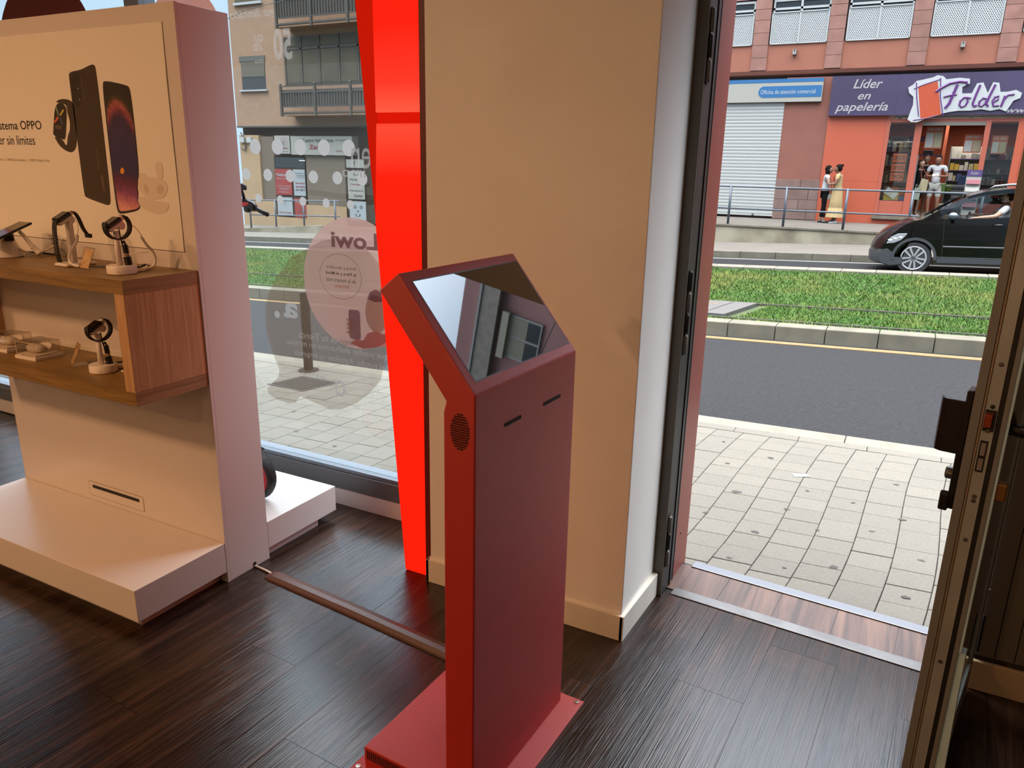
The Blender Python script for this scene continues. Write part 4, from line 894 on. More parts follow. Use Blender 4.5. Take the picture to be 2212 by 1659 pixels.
# pavement in front of the shop
b = B(); hexa(b, [(-7, 2.72, -.5), (3, 2.72, -.5), (3, 4.68, -.5), (-7, 4.68, -.5)], [(-7, 2.72, zs_(-7) - .012), (3, 2.72, zs_(3) - .012), (3, 4.68, zs_(3) - .012), (-7, 4.68, zs_(-7) - .012)])
sw = struct('sidewalk', b, M['mortar'])
cw = .163; rng = random.Random(5); cand = []
def colx(i, y): return -.10 + i * cw + math.tan(math.radians(4.5)) * (y - 2.85) + .016 * math.sin((y - 2.7) * 3.0)
def crossy(y, x, i): return y + .035 * (x - (-.02 + i * cw))
for i in range(-32, 14):
    y = 2.74 + rng.random() * .1
    while y < 4.66:
        d = rng.choice((.142, .142, .146, .142, .150, .205))
        if y + d > 4.60: d = 4.668 - y
        cand.append((i, y, d)); y += d
def seen(x, y):
    return (-.40 * y / 1.6 - .12 < x < .25 * y) and x > -1.28 * y / 4.7 - .25 or (-1.08 * y - .1 < x < -.57 * y + .1)
vis = [c for c in cand if seen(colx(c[0], c[1]), c[1])]
vis.sort(key=lambda c: math.hypot(colx(c[0], c[1]), c[1])); vis_s = set((c[0], c[1]) for c in vis[:298])
rest = B()
for i, y, d in cand:
    g_ = .0013; ch = .0018; zo = rng.uniform(-.0011, .0011)
    pts = []
    for (ii, sx_) in ((i, 1), (i + 1, -1)):
        for yy, sy_ in ((y, 1), (y + d, -1)):
            xx = colx(ii, yy); pts.append((xx + sx_ * g_, crossy(yy, xx, i) + sy_ * g_, sx_, sy_))
    q = [pts[0], pts[2], pts[3], pts[1]]
    q = [(a, min(c_, 4.672), e_, f_) for a, c_, e_, f_ in q]
    cx_ = sum(p[0] for p in q) / 4; cy_ = sum(p[1] for p in q) / 4; cz_ = zs_(cx_) + zo
    if (i, y) in vis_s:
        b = B(); A = [b.verts.new((p[0] - cx_, p[1] - cy_, -.03)) for p in q]
        Q = [b.verts.new((p[0] - cx_, p[1] - cy_, (p[0] - cx_) * SMm - ch)) for p in q]; R_ = [b.verts.new((p[0] - cx_ + p[2] * ch, p[1] - cy_ + p[3] * ch, (p[0] - cx_) * SMm)) for p in q]
        b.faces.new(R_)
        for k_ in range(4):
            b.faces.new((A[k_], A[(k_ + 1) % 4], Q[(k_ + 1) % 4], Q[k_])); b.faces.new((Q[k_], Q[(k_ + 1) % 4], R_[(k_ + 1) % 4], R_[k_]))
        o = obj('paver', b, M['paver'], sw); o.location = (cx_, cy_, cz_)
    else:
        hexa(rest, [(p[0], p[1], cz_ - .03) for p in q], [(p[0], p[1], cz_ + (p[0] - cx_) * SMm) for p in q])
o = obj('paver_field', rest, M['paver'], sw); o['kind'] = 'stuff'
for k_ in range(26):   # border course and kerb
    x0 = -7 + k_ * .385
    b = B(); hexa(b, [(x0 + .002, 4.676, zs_(x0) - .03), (x0 + .383, 4.676, zs_(x0 + .385) - .03), (x0 + .383, 4.765, zs_(x0 + .385) - .03), (x0 + .002, 4.765, zs_(x0) - .03)],
         [(x0 + .002, 4.676, zs_(x0)), (x0 + .383, 4.676, zs_(x0 + .385)), (x0 + .383, 4.765, zs_(x0 + .385)), (x0 + .002, 4.765, zs_(x0))]); obj('border_paver', b, M['paver'], sw)
kb = struct('kerb_near')
for k_ in range(11):
    x0 = -7.2 + k_ * 1.0
    b = B(); hexa(b, [(x0 + .002, 4.767, -.9), (x0 + .998, 4.767, -.9), (x0 + .998, 4.915, -.9), (x0 + .002, 4.915, -.9)],
         [(x0 + .002, 4.767, zs_(x0)), (x0 + .998, 4.767, zs_(x0 + 1)), (x0 + .998, 4.915, zs_(x0 + 1)), (x0 + .002, 4.915, zs_(x0))]); obj('kerb_stone', b, M['kerb'], kb, bevel=.006)
# chewing-gum spots, litter, inspection cover
gum = pmat('gum_stain', (112, 106, 98), .9)
for (x, y, r_) in [(-.55, 4.3, .018), (-.3, 3.9, .014), (-.62, 3.72, .028), (-.45, 3.3, .02), (.02, 3.55, .016), (.1, 4.2, .015), (-.1, 3.12, .024), (.17, 3.0, .018), (-.75, 4.1, .017), (-.2, 3.45, .015), (.14, 3.75, .019), (-.5, 3.0, .014), (.0, 4.4, .013), (-.85, 4.45, .015), (-.36, 3.62, .017), (-3.3, 3.4, .02), (-2.9, 3.3, .02), (-3.6, 3.7, .018), (-.28, 3.02, .013), (.22, 3.35, .017), (-.08, 3.85, .013), (-.7, 3.4, .016)]:
    b = B(); pts_ = [(x + r_ * .8 * (1 + .22 * math.sin(2 * a + x * 9)) * math.cos(a), y + .6 * r_ * (1 + .2 * math.sin(3 * a + y * 7)) * math.sin(a)) for a in [2 * PI * i / 18 for i in range(18)]]
    b.faces.new([b.verts.new((p[0], p[1], zs_(p[0]) + .0018)) for p in pts_]); obj('gum_spot', b, gum, sw)
b = B(); b2 = [(-.405, 4.10), (-.335, 4.135), (-.315, 4.10), (-.385, 4.06)]; hexa(b, [(x, y, zs_(x) + .0022) for x, y in b2], [(x, y, zs_(x) + .0032) for x, y in b2])
tag(obj('paper_scrap', b, pmat('white_paper', (240, 240, 240), .7)), 'white scrap of paper lying on the pavement outside the door', 'litter')
t = thing('inspection_cover', 'dark square metal inspection cover set in the pavement beyond the shop window', 'cover', (-4.05, 4.28, zs_(-4.05)))
q = [(-4.29, 4.14), (-3.90, 4.11), (-3.81, 4.43), (-4.21, 4.45)]
b = B(); hexa(b, [(x, y, zs_(x) - .0) for x, y in q], [(x, y, zs_(x) + .004) for x, y in q]); obj('cover_frame', b, pmat('cast_iron', (78, 76, 74), .6), t)
qc = (sum(p[0] for p in q) / 4, sum(p[1] for p in q) / 4); q2 = [(qc[0] + (p[0] - qc[0]) * .86, qc[1] + (p[1] - qc[1]) * .86) for p in q]
b = B(); hexa(b, [(x, y, zs_(x) + .004) for x, y in q2], [(x, y, zs_(x) + .0065) for x, y in q2]); obj('cover_plate', b, pmat('cast_iron_plate', (100, 98, 94), .8, spec=.1, bump=.8, bscale=60), t)
t = thing('bollard', 'dark grey steel bollard at the kerb seen through the shop window', 'bollard', (-4.30, 4.62, zs_(-4.3)))
b = B(); lathe(b, [(0, 0), (.038, 0), (.038, .64), (.036, .655), (0, .66)], 20, (-4.30, 4.62, zs_(-4.3))); pp = obj('post', b, pmat('bollard_grey', (66, 66, 66), .6, spec=.2), t, smooth=True); smooth_by_angle(pp)
b = B(); lathe(b, [(0, 0), (.085, 0), (.085, .006), (.045, .012), (0, .012)], 20, (-4.30, 4.62, zs_(-4.3))); obj('base_flange', b, pmat('flange_grey', (74, 70, 62), .7, spec=.1), t)

# roadway, median with tram grass, far roadway, far pavement
strip('road_near', -60, 40, 4.90, -.16, .030, 9.20, -.34, .037, M['asphalt'])
strip('road_far', -60, 40, 15.50, -.345, .037, 18.50, -.345, .037, M['asphalt'])
b = B(); hexa(b, [(-60, 8.93, zr(-60) - .0), (40, 8.93, zr(40)), (40, 9.08, zr(40)), (-60, 9.08, zr(-60))], [(-60, 8.93, zr(-60) + .020), (40, 8.93, zr(40) + .020), (40, 9.08, zr(40) + .014), (-60, 9.08, zr(-60) + .014)]); struct('road_marking', b, M['yellow'])
b = B(); hexa(b, [(-60, 18.16, zr(-60) - .01), (40, 18.16, zr(40) - .01), (40, 18.30, zr(40) - .01), (-60, 18.30, zr(-60) - .01)], [(-60, 18.16, zr(-60) + .002), (40, 18.16, zr(40) + .002), (40, 18.30, zr(40) + .002), (-60, 18.30, zr(-60) + .002)]); struct('road_marking', b, M['whitep'])
strip('median_soil', -60, 40, 9.42, -.215, .037, 15.15, -.225, .037, pmat('turf_soil', (92, 122, 48), .95, rgb2=(124, 132, 62), vscale=3))
def kerb_row(name, Y0, Y1, top, xs_, step, ms, m=.037, z0=-.34):
    kk = struct(name)
    x0, x1 = xs_; n_ = int((x1 - x0) / step)
    for i in range(n_):
        a = x0 + i * step; g_ = .004
        za, zb = z0 + top + m * a, z0 + top + m * (a + step)
        b = B(); hexa(b, [(a + g_, Y0, za - .45), (a + step - g_, Y0, zb - .45), (a + step - g_, Y1, zb - .45), (a + g_, Y1, za - .45)],
                      [(a + g_, Y0, za), (a + step - g_, Y0, zb), (a + step - g_, Y1, zb), (a + g_, Y1, za)]); obj('kerb_stone', b, ms, kk, bevel=.008)
kerb_row('kerb_median_near', 9.20, 9.45, .17, (-14.5, 3.0), .55, M['kerbg'])
kerb_row('kerb_median_far', 15.12, 15.50, .17, (-22, 3.9), .58, M['kerb'])
kerb_row('kerb_far', 18.50, 18.66, .145, (-26, 4.8), .80, M['kerbg'])
strip('sidewalk_far', -60, 40, 18.64, -.197, .037, 21.22, -.19, .041, M['walk'])
# tram rails in the grass
def railstrip(label, Y0, X0, X1):
    b = B(); hexa(b, [(X0, Y0, zr(X0) + .10), (X1, Y0, zr(X1) + .10), (X1, Y0 + .05, zr(X1) + .10), (X0, Y0 + .05, zr(X0) + .10)], [(X0, Y0, zr(X0) + .155), (X1, Y0, zr(X1) + .155), (X1, Y0 + .05, zr(X1) + .155), (X0, Y0 + .05, zr(X0) + .155)])
    tag(obj('tram_rail', b, bpy.data.materials.get('dull_rail_steel') or pmat('dull_rail_steel', (128, 122, 112), .7, spec=.1)), label, 'rail')
railstrip('steel tram rail running through the middle of the grass', 10.86, -16, 4); railstrip('steel tram rail close behind the near median kerb', 9.66, -16, 4)
t = thing('hatch_cover', 'grey rectangular hatch cover lying in the grass beside the door jamb', 'cover', (-2.1, 10.3, zr(-2.1) + .12))
q = [(-2.95, 9.80), (-2.02, 9.74), (-1.80, 10.80), (-2.85, 10.82)]
b = B(); hexa(b, [(x, y, zr(x) + .08) for x, y in q], [(x, y, zr(x) + .175) for x, y in q]); obj('cover_plate', b, pmat('hatch_grey', (140, 136, 132), .6, var=.1), t)
for a, c_ in (((-2.30, 9.79), (-2.12, 10.80)),):
    b = B(); b.faces.new([b.verts.new((x, y, zr(x) + .1765)) for x, y in ((a[0], a[1]), (a[0] + .02, a[1]), (c_[0] + .02, c_[1]), c_)]); obj('plate_joint', b, M['black'], t)
for x, y in ((-2.5, 10.1), (-2.42, 10.5)):
    b = B(); b.faces.new([b.verts.new((xx, yy, zr(xx) + .1765)) for xx, yy in ((x, y), (x + .14, y), (x + .14, y + .05), (x, y + .05))]); obj('yellow_mark', b, M['yellow'], t)
# grass blades
k = Mat('grass_blades'); p = k.n('ShaderNodeBsdfPrincipled'); at = k.n('ShaderNodeAttribute'); at.attribute_name = 'Col'; k.l(at.outputs['Color'], p.inputs['Base Color']); p.inputs['Roughness'].default_value = .7; p.inputs['Specular IOR Level'].default_value = .2
k.l(p.outputs[0], k.out.inputs[0])
rg = random.Random(3); V_, Fc, Cl = [], [], []
from mathutils import noise
def blade(x, y):
    z = zr(x) + .118
    n1 = noise.noise(Vector((x * .9, y * .9, 0))); n2 = noise.noise(Vector((x * 3.1, y * 3.1, 5)))
    if -3.0 < x < -1.85 + (y - 9.8) * .18 and 9.78 < y < 10.82: return
    near_rail = abs(y - 10.885) < .05 or abs(y - 9.685) < .05
    if near_rail and n2 > -.12 and x > -1.6: return
    h = rg.uniform(.030, .060) * (1 + .35 * n1) * (.6 if near_rail else 1); w = rg.uniform(.006, .012)
    a = rg.uniform(0, PI); dx, dy = math.cos(a) * w, math.sin(a) * w * .4; lx, ly = rg.uniform(-.04, .04), rg.uniform(-.04, .04)
    i = len(V_); V_.extend([(x - dx, y - dy, z), (x + dx, y + dy, z), (x + lx, y + ly, z + h)]); Fc.append((i, i + 1, i + 2))
    dry = max(0, min(1, .25 + .9 * n1 + .5 * n2 + rg.uniform(-.3, .3)))
    g = [a_ + (b_ - a_) * dry for a_, b_ in zip((96, 146, 52), (176, 180, 96))]; v = rg.uniform(.85, 1.15)
    Cl.append(tuple(q * .30 for q in lin([min(255, c * v) for c in g])))
for _ in range(76000):
    y = 9.46 + (15.1 - 9.46) * rg.random() ** 1.25; blade(rg.uniform(-.47 * y + 0, .115 * y + .4), y)
for _ in range(34000):
    y = 9.46 + (15.1 - 9.46) * rg.random() ** 1.25; blade(rg.uniform(-1.13 * y, -.80 * y), y)
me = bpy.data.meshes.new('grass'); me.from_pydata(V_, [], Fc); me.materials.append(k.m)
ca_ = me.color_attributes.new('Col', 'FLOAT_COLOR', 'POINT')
fl = []
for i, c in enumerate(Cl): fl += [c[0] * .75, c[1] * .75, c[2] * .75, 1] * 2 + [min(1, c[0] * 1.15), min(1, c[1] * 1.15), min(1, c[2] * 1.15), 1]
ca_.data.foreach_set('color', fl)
o = bpy.data.objects.new('grass', me); C.objects.link(o); MW['grass'] = Matrix.Identity(4)
tag(o, 'mown green grass growing between the two kerbs of the tram median', 'grass', kind='stuff')

# raised walkway with retaining wall
WZ = .10
rw = struct('retaining_wall')
b = B(); box(b, -6.5, 40, 21.22, 21.45, -1.6, WZ - .05); obj('wall_face', b, M['conc'], rw)
b = B(); box(b, -60, 40, 21.40, 24.6, -1.6, WZ - .005)
for v in b.verts:
    if v.co.z > 0 and v.co.x < -30: pass
b.free()
b = B(); box(b, -6.5, 40, 21.40, 24.62, -1.6, WZ - .003); struct('walkway', b, M['walk'])
for k_ in range(24):
    x0 = -6.5 + k_ * .62; b = B(); box(b, x0 + .003, x0 + .617, 21.19, 21.50, WZ - .05, WZ); obj('coping_slab', b, M['kerbg'], rw, bevel=.004)
# lower walkway on the left, stepping down with the street
b = B(); box(b, -60, -6.5, 21.40, 24.62, -3.2, -1.02)
for v in b.verts:
    v.co.z += (.035 * (v.co.x + 20) if v.co.z > -2 else 0)
struct('walkway_left', b, M['walk'])
b = B(); prism(b, [(-26.5, -1.35), (-24.6, -1.06), (-22.2, -.96), (-19.0, -.70), (-6.5, -.50), (-6.5, -2), (-26.5, -2.4)], 'y', 21.22, 21.45); struct('retaining_wall_left', b, M['conc'])

# street railings
blue = pmat('blue_grey_rail_paint', (128, 142, 158), .45, var=.04)
def railing(label, x0, x1, posts, Y, f, rt, rm):
    t = thing('street_railing', label, 'railing', (x0, Y, f(x0)))
    n_ = 6
    for zz in (rt, rm):
        b = B(); tube(b, [(x0 + (x1 - x0) * i / n_, Y, f(x0 + (x1 - x0) * i / n_) + zz) for i in range(n_ + 1)], .024, 10); obj('rail', b, blue, t, smooth=True)
    for x in posts:
        b = B(); tube(b, [(x, Y, f(x)), (x, Y, f(x) + rt + .035)], .032, 10); obj('post', b, blue, t, smooth=True)
railing('blue-grey tube railing on the raised walkway in front of the stationery shop', -6.0, 7.0, [-6.0, -4.56, -3.13, -1.67, -.20, 1.27, 2.74, 4.2, 5.6, 7.0], 21.33, lambda x: WZ, .985, .42)
railing('pale blue tube railing in front of the vet clinic, seen through the shop window', -22.35, -18.0, [-22.3, -21.02, -19.66, -18.2], 21.33, lambda x: -.985 + .03 * (x + 21), 1.08, .55)

ALB = .315
# ------------------------------------------------------------------ right-hand building opposite
YF = 24.6
R1 = pmat('salmon_render', (206, 126, 98), .85, var=.05, vscale=2, bump=.2, bscale=20)
R2 = pmat('brown_red_render', (178, 108, 88), .85, var=.06, vscale=1.5, bump=.2, bscale=20)
R3 = pmat('mauve_render', (246, 184, 180), .85, var=.03, vscale=1)
ST = pmat('reddish_stone_block', (204, 146, 130), .85, rgb2=(182, 128, 112), vscale=3, bump=.4, bscale=12, obvar=.08)
STB = pmat('brown_stone_block', (168, 134, 122), .85, rgb2=(150, 116, 104), vscale=3, bump=.4, bscale=12, obvar=.07)
OR = pmat('orange_shop_panel', (236, 104, 60), .6, var=.03, vscale=.8)
WF = pmat('white_window_frame', (236, 236, 234), .5)
GL = pmat('dark_facade_glass', (34, 38, 36), .06, spec=.9)
bl = thing('apartment_building', 'salmon and stone apartment building across the street with white window grilles', 'building', (0, YF, 0))
b = B(); box(b, -14.5, 26, YF + .26, 34, -2, 15.8); obj('wall', b, R3, bl)
b = B(); box(b, -14.5, 26, YF + .05, YF + .3, 6.25, 15.8); obj('upper_wall', b, R3, bl)
b = B(); box(b, -14.5, 26, YF + .02, YF + .3, 4.24, 5.02); obj('spandrel', b, R1, bl)
b = B(); prism(b, [(YF - .02, 4.30), (YF + .3, 4.30), (YF + .3, 4.16), (YF + .10, 4.16), (YF + .02, 4.20)], 'x', -14.5, 26); obj('soffit_edge', b, R2, bl)
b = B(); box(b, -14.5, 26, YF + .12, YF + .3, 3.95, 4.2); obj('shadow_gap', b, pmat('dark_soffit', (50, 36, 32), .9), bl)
win_x = [(-6.65, -5.06), (-4.56, -3.01), (-2.52, -.92), (-.43, 1.17), (1.66, 3.26), (3.76, 5.36), (5.86, 7.4)]
# perforated metal: round holes in a staggered grid
k = Mat('perforated_sheet'); tcn = k.n('ShaderNodeTexCoord'); sp = k.n('ShaderNodeSeparateXYZ'); k.l(tcn.outputs['Object'], sp.inputs[0])
def mth(op, a, b_=None, c_=None):
    n_ = k.n('ShaderNodeMath', operation=op)
    for i, v in enumerate((a, b_, c_)):
        if v is None: continue
        if isinstance(v, (int, float)): n_.inputs[i].default_value = v
        else: k.l(v, n_.inputs[i])
    return n_.outputs[0]
u = mth('MULTIPLY', sp.outputs['X'], 1 / .052); v = mth('MULTIPLY', sp.outputs['Z'], 1 / .040)
row = mth('FLOOR', v); odd = mth('MULTIPLY', mth('MODULO', mth('ADD', row, 1000), 2), .5)
fu = mth('SUBTRACT', mth('FRACT', mth('ADD', u, odd)), .5); fv = mth('SUBTRACT', mth('FRACT', v), .5)
dd = mth('SQRT', mth('ADD', mth('POWER', mth('MULTIPLY', mth('ABSOLUTE', fu), .052), 2), mth('POWER', mth('MULTIPLY', mth('ABSOLUTE', fv), .040), 2)))
hole = mth('LESS_THAN', dd, .0125)
p = k.n('ShaderNodeBsdfPrincipled'); p.inputs['Base Color'].default_value = tuple(v * ALB * 1.1 for v in lin((232, 232, 230))) + (1,); tr_ = k.n('ShaderNodeBsdfTransparent')
ms_ = k.n('ShaderNodeMixShader'); k.l(hole, ms_.inputs[0]); k.l(p.outputs[0], ms_.inputs[1]); k.l(tr_.outputs[0], ms_.inputs[2]); k.l(ms_.outputs[0], k.out.inputs[0]); PERF = k.m
for (xa, xb) in win_x:
    yo = YF + .10
    def fr(n_, x0, x1, z0, z1, m, par=bl, y0=YF + .08, y1=YF + .16):
        b = B(); box(b, x0, x1, y0, y1, z0, z1); return obj(n_, b, m, par)
    w_ = fr('window', xa, xb, 6.15, 6.21, WF)
    for z0, z1 in ((5.93, 5.99),): fr('frame_bar', xa, xb, z0, z1, WF, w_)
    for x0, x1 in ((xa, xa + .05), (xb - .05, xb), ((xa + xb) / 2 - .03, (xa + xb) / 2 + .03)): fr('frame_bar', x0, x1, 5.0, 6.15, WF, w_)
    fr('pane', xa, xb, 5.0, 6.15, GL, w_, YF + .17, YF + .19)
    g_ = fr('window_grille', xa + .02, xb - .02, 5.01, 5.03, WF, bl, YF - .02, YF + .01)
    for x0, x1 in ((xa, xa + .03), (xb - .03, xb), ((xa + xb) / 2 - .022, (xa + xb) / 2 + .022)): fr('grille_bar', x0, x1, 5.03, 5.85, WF, g_, YF - .025, YF + .01)
    fr('grille_bar', xa, xb, 5.83, 5.86, WF, g_, YF - .025, YF + .01)
    for x0, x1 in ((xa + .03, (xa + xb) / 2 - .022), ((xa + xb) / 2 + .022, xb - .03)):
        b = B(); sheet(b, [(x0, 5.03), (x1, 5.03), (x1, 5.83), (x0, 5.83)], YF - .005); obj('perforated_sheet', b, PERF, g_)
pil = [(-5.03, -4.60), (-2.99, -2.57), (-.90, -.46), (1.19, 1.62), (3.3, 3.72), (5.4, 5.82), (-7.1, -6.68)]
for xa, xb in pil:
    b = B(); box(b, xa, xb, YF + .0, YF + .3, 4.31, 6.3); pp = obj('pilaster', b, M['mortar'], bl)
    zs2 = [4.315, 4.66, 5.00, 5.33, 5.67, 5.96, 6.3]
    for z0, z1 in zip(zs2, zs2[1:]):
        b = B(); box(b, xa - .005, xb + .005, YF - .028, YF + .02, z0 + .004, z1 - .004); obj('stone_block', b, ST, pp, bevel=.004)
for i, x in enumerate((-3.83, .37)):
    b = B(); prism(b, [(YF + .02, 4.86), (YF - .07, 4.85), (YF - .10, 4.71), (YF + .02, 4.70)], 'x', x - .05, x + .05); v_ = obj('wall_vent', b, pmat('vent_grey', (150, 144, 136), .5), bl)
    b = B(); box(b, x - .012, x + .012, YF - .085, YF - .07, 4.79, 4.845); obj('vent_slot', b, M['black'], v_)
# upper storeys (seen only mirrored in the kiosk display)
b = B(); box(b, -14.5, 26, YF - .25, YF + .05, 13.98, 14.78); obj('eaves_gutter', b, pmat('gutter_grey', (214, 204, 190), .6, var=.15, vscale=3), bl)
b = B(); box(b, -14.5, 26, YF - .30, YF + .2, 14.78, 14.88); obj('gutter_edge', b, WF, bl)
shut = pmat('cream_shutter', (244, 238, 212), .6)
for zc in (8.6, 12.05):
    for xc in (-5.8, -2.9, 0, 2.9, 5.95, 8.85, 11.75, 14.65, 17.6):
        b = B(); box(b, xc - .88, xc + .88, YF - .04, YF + .06, zc, zc + 1.70); w_ = obj('window', b, WF, bl)
        for s in (-1, 1):
            xa, xb = (xc - .80, xc - .05) if s < 0 else (xc + .05, xc + .80)
            b = B(); box(b, xa, xb, YF - .06, YF - .04, zc + .08, zc + .60); obj('pane', b, GL, w_)
            for q_ in range(15):
                zz = zc + .60 + q_ * .054; b = B(); prism(b, [(YF - .04, zz), (YF - .065, zz + .008), (YF - .065, zz + .044), (YF - .04, zz + .052)], 'x', xa, xb); obj('shutter_slat', b, shut, w_)
        b = B(); box(b, xc - .95, xc + .95, YF - .20, YF - .02, zc + 1.42, zc + 1.72); obj('shutter_box', b, shut, w_)
b = B(); tube(b, [(4, YF - .3, 10.7), (7.7, YF - .3, 11.49), (8.84, YF - .3, 11.76), (14, YF - .3, 12.9)], .02, 6); obj('facade_cable', b, M['black'], bl)
# ground floor left of the stationery shop: office with roller shutter
b = B(); box(b, -3.96, -2.71, YF, YF + .3, 1.26, 4.10); obj('wall_panel', b, R2, bl)
b = B(); box(b, -3.96, -2.71, YF + .02, YF + .3, .08, 1.27); pp = obj('plinth', b, M['mortar'], bl)
for r_ in range(4):
    z0 = .11 + r_ * .29; xs = [-3.96, -3.25, -2.71] if r_ % 2 else [-3.96, -3.62, -3.0, -2.71]
    for xa, xb in zip(xs, xs[1:]):
        b = B(); box(b, xa + .005, xb - .005, YF - .02, YF + .03, z0 + .004, z0 + .286); obj('stone_block', b, STB, pp, bevel=.004)
b = B(); box(b, -7.6, -5.64, YF, YF + .3, .0, 4.2); obj('wall_panel', b, R2, bl)
b = B(); box(b, -14.5, -7.6, YF + .02, YF + .3, -1.2, 4.2); obj('wall_panel', b, R2, bl)
t = thing('roller_shutter', 'closed white roller shutter under the blue and white office sign', 'shutter', (-4.78, YF, .19))
shm = pmat('white_shutter_slat', (226, 226, 220), .5, obvar=.02)
n_ = 34
b = B()
prism(b, [(YF + .02, 0), (YF - .012, .003), (YF - .018, .05), (YF - .012, .094), (YF + .02, .0968)], 'x', -5.64, -3.95); bmesh.ops.recalc_face_normals(b, faces=b.faces)
sme = bpy.data.meshes.new('slat'); b.to_mesh(sme); b.free(); sme.materials.append(shm)
for i in range(33):
    o = bpy.data.objects.new('slat', sme); C.objects.link(o); o.parent = t; o.matrix_parent_inverse = MW[t.name].inverted(); o.location = (0, 0, .215 + i * .0972)
b = B(); box(b, -5.64, -3.95, YF - .03, YF + .03, .17, .215); obj('bottom_rail', b, shm, t)
b = B(); box(b, -4.56, -4.50, YF - .05, YF - .03, .18, .23); obj('lock', b, M['zinc'], t)
# signs
t = thing('shop_sign', 'blue and white customer service office sign above the roller shutter', 'sign', (-4.3, YF, 3.44))
blu = pmat('sign_blue', (34, 128, 196), .5); sgw = pmat('sign_off_white', (214, 210, 196), .5)
b = B(); box(b, -5.75, -2.945, YF - .10, YF + .02, 3.435, 4.065); sb = obj('sign_board', b, sgw, t)
b = B(); box(b, -5.75, -2.945, YF - .104, YF - .10, 3.965, 4.065); obj('blue_band', b, blu, sb)
b = B(); prism(b, [(-2.965, 3.56), (-2.965, 3.87)] + [(-4.56 + .155 * math.cos(a), 3.715 + .155 * math.sin(a)) for a in [PI / 2 + PI * i / 14 for i in range(15)]], 'y', YF - .106, YF - .10); obj('blue_pill', b, blu, sb)
text('lettering', 'Oficina de atención comercial', WF, -4.65, -3.13, 3.655, 3.775, YF - .108, t)
t = thing('shop_sign', 'purple fascia sign of the stationery shop with slogan and cut-out logo', 'sign', (-.4, YF, 3.04))
pur = pmat('sign_purple', (84, 62, 112), .5, rgb2=(70, 50, 94), vscale=.7)
for i, (xa, xb) in enumerate(((-2.705, -1.0), (-.998, .71), (.712, 2.42), (2.422, 4.2), (4.202, 5.9))):
    b = B(); box(b, xa, xb, YF - .16, YF + .02, 3.035, 4.085); obj('fascia_panel', b, pur, t)
txt = pmat('sign_lettering', (214, 208, 210), .5)
text('lettering', 'Líder', txt, -2.14, -1.40, 3.745, 3.985, YF - .168, t, shear=.28, off=.014)
text('lettering', 'en', txt, -1.99, -1.66, 3.455, 3.60, YF - .168, t, shear=.28, off=.014)
text('lettering', 'papelería', txt, -2.54, -1.19, 3.085, 3.385, YF - .168, t, shear=.28, off=.014)
text('lettering', 'www.folder.es', txt, 1.62, 3.3, 3.065, 3.20, YF - .168, t, shear=.28, off=.010)
# cut-out logo board: white contour, orange sheet, purple script
lg = pmat('logo_white', (246, 246, 246), .45); lo_ = pmat('logo_orange', (240, 92, 34), .45); lp = pmat('logo_purple', (122, 40, 148), .45)
cont = [(-.64, 3.02), (-.66, 2.92), (-.56, 2.85), (-.42, 2.845), (-.30, 2.90), (-.12, 3.00), (.10, 3.05), (.30, 3.10), (.52, 3.13), (.80, 3.13), (1.05, 3.16), (1.25, 3.12), (1.45, 3.16), (1.60, 3.10), (1.66, 3.22), (1.72, 3.36), (1.86, 3.42), (1.88, 3.54), (1.74, 3.62), (1.56, 3.58), (1.40, 3.58), (1.34, 3.80), (1.20, 3.82), (1.12, 3.56), (.98, 3.82), (.84, 3.80), (.76, 3.56), (.54, 3.56), (.52, 3.72), (.68, 3.80), (.66, 3.92), (.42, 3.95), (.12, 3.92), (.04, 4.0), (-.10, 4.03), (-.20, 3.98), (-.42, 3.93), (-.58, 3.90), (-.66, 3.80), (-.76, 3.74), (-.72, 3.60), (-.60, 3.50), (-.58, 3.30)]
b = B(); prism(b, cont, 'y', YF - .20, YF - .168); lb_ = obj('logo_board', b, lg, t)
b = B(); prism(b, [(-.52, 3.75), (-.08, 3.88), (.13, 3.04), (-.34, 2.91)], 'y', YF - .206, YF - .20); obj('logo_sheet', b, lo_, lb_)
def stroke(pts, w=.012): b = B(); tube(b, [(x, YF - .206, z) for x, z in pts], w, 6); obj('logo_stroke', b, lp, lb_)
stroke([(-.62, 3.70), (-.40, 3.80), (-.02, 3.93)]); stroke([(-.58, 3.86), (-.52, 3.5), (-.40, 3.0)]); stroke([(-.52, 2.90), (-.20, 2.95), (.05, 3.02)]); stroke([(-.02, 3.96), (.04, 3.5), (.18, 3.0)])
# script word drawn as strokes
sw_ = .035
stroke([(-.08, 3.62), (.02, 3.70), (.22, 3.82), (.45, 3.86), (.60, 3.84), (.62, 3.78)], sw_); stroke([(.40, 3.78), (.34, 3.56), (.28, 3.32), (.20, 3.20)], sw_); stroke([(.12, 3.48), (.26, 3.52), (.42, 3.54)], sw_ * .8)
stroke([(.68, 3.46), (.60, 3.46), (.53, 3.38), (.52, 3.28), (.58, 3.22), (.66, 3.26), (.70, 3.36), (.68, 3.46), (.76, 3.44)], sw_ * .8)
stroke([(.92, 3.76), (.86, 3.5), (.82, 3.30), (.86, 3.23), (.92, 3.26)], sw_ * .8)
stroke([(1.12, 3.42), (1.04, 3.44), (.97, 3.36), (.97, 3.26), (1.03, 3.23), (1.10, 3.30), (1.14, 3.42)], sw_ * .8); stroke([(1.26, 3.76), (1.18, 3.5), (1.13, 3.30), (1.18, 3.23)], sw_ * .8)
stroke([(1.26, 3.32), (1.38, 3.40), (1.38, 3.48), (1.30, 3.46), (1.26, 3.36), (1.30, 3.24), (1.42, 3.25)], sw_ * .8)
stroke([(1.52, 3.48), (1.50, 3.36), (1.47, 3.22)], sw_ * .8); stroke([(1.50, 3.38), (1.58, 3.50), (1.72, 3.52)], sw_ * .8)
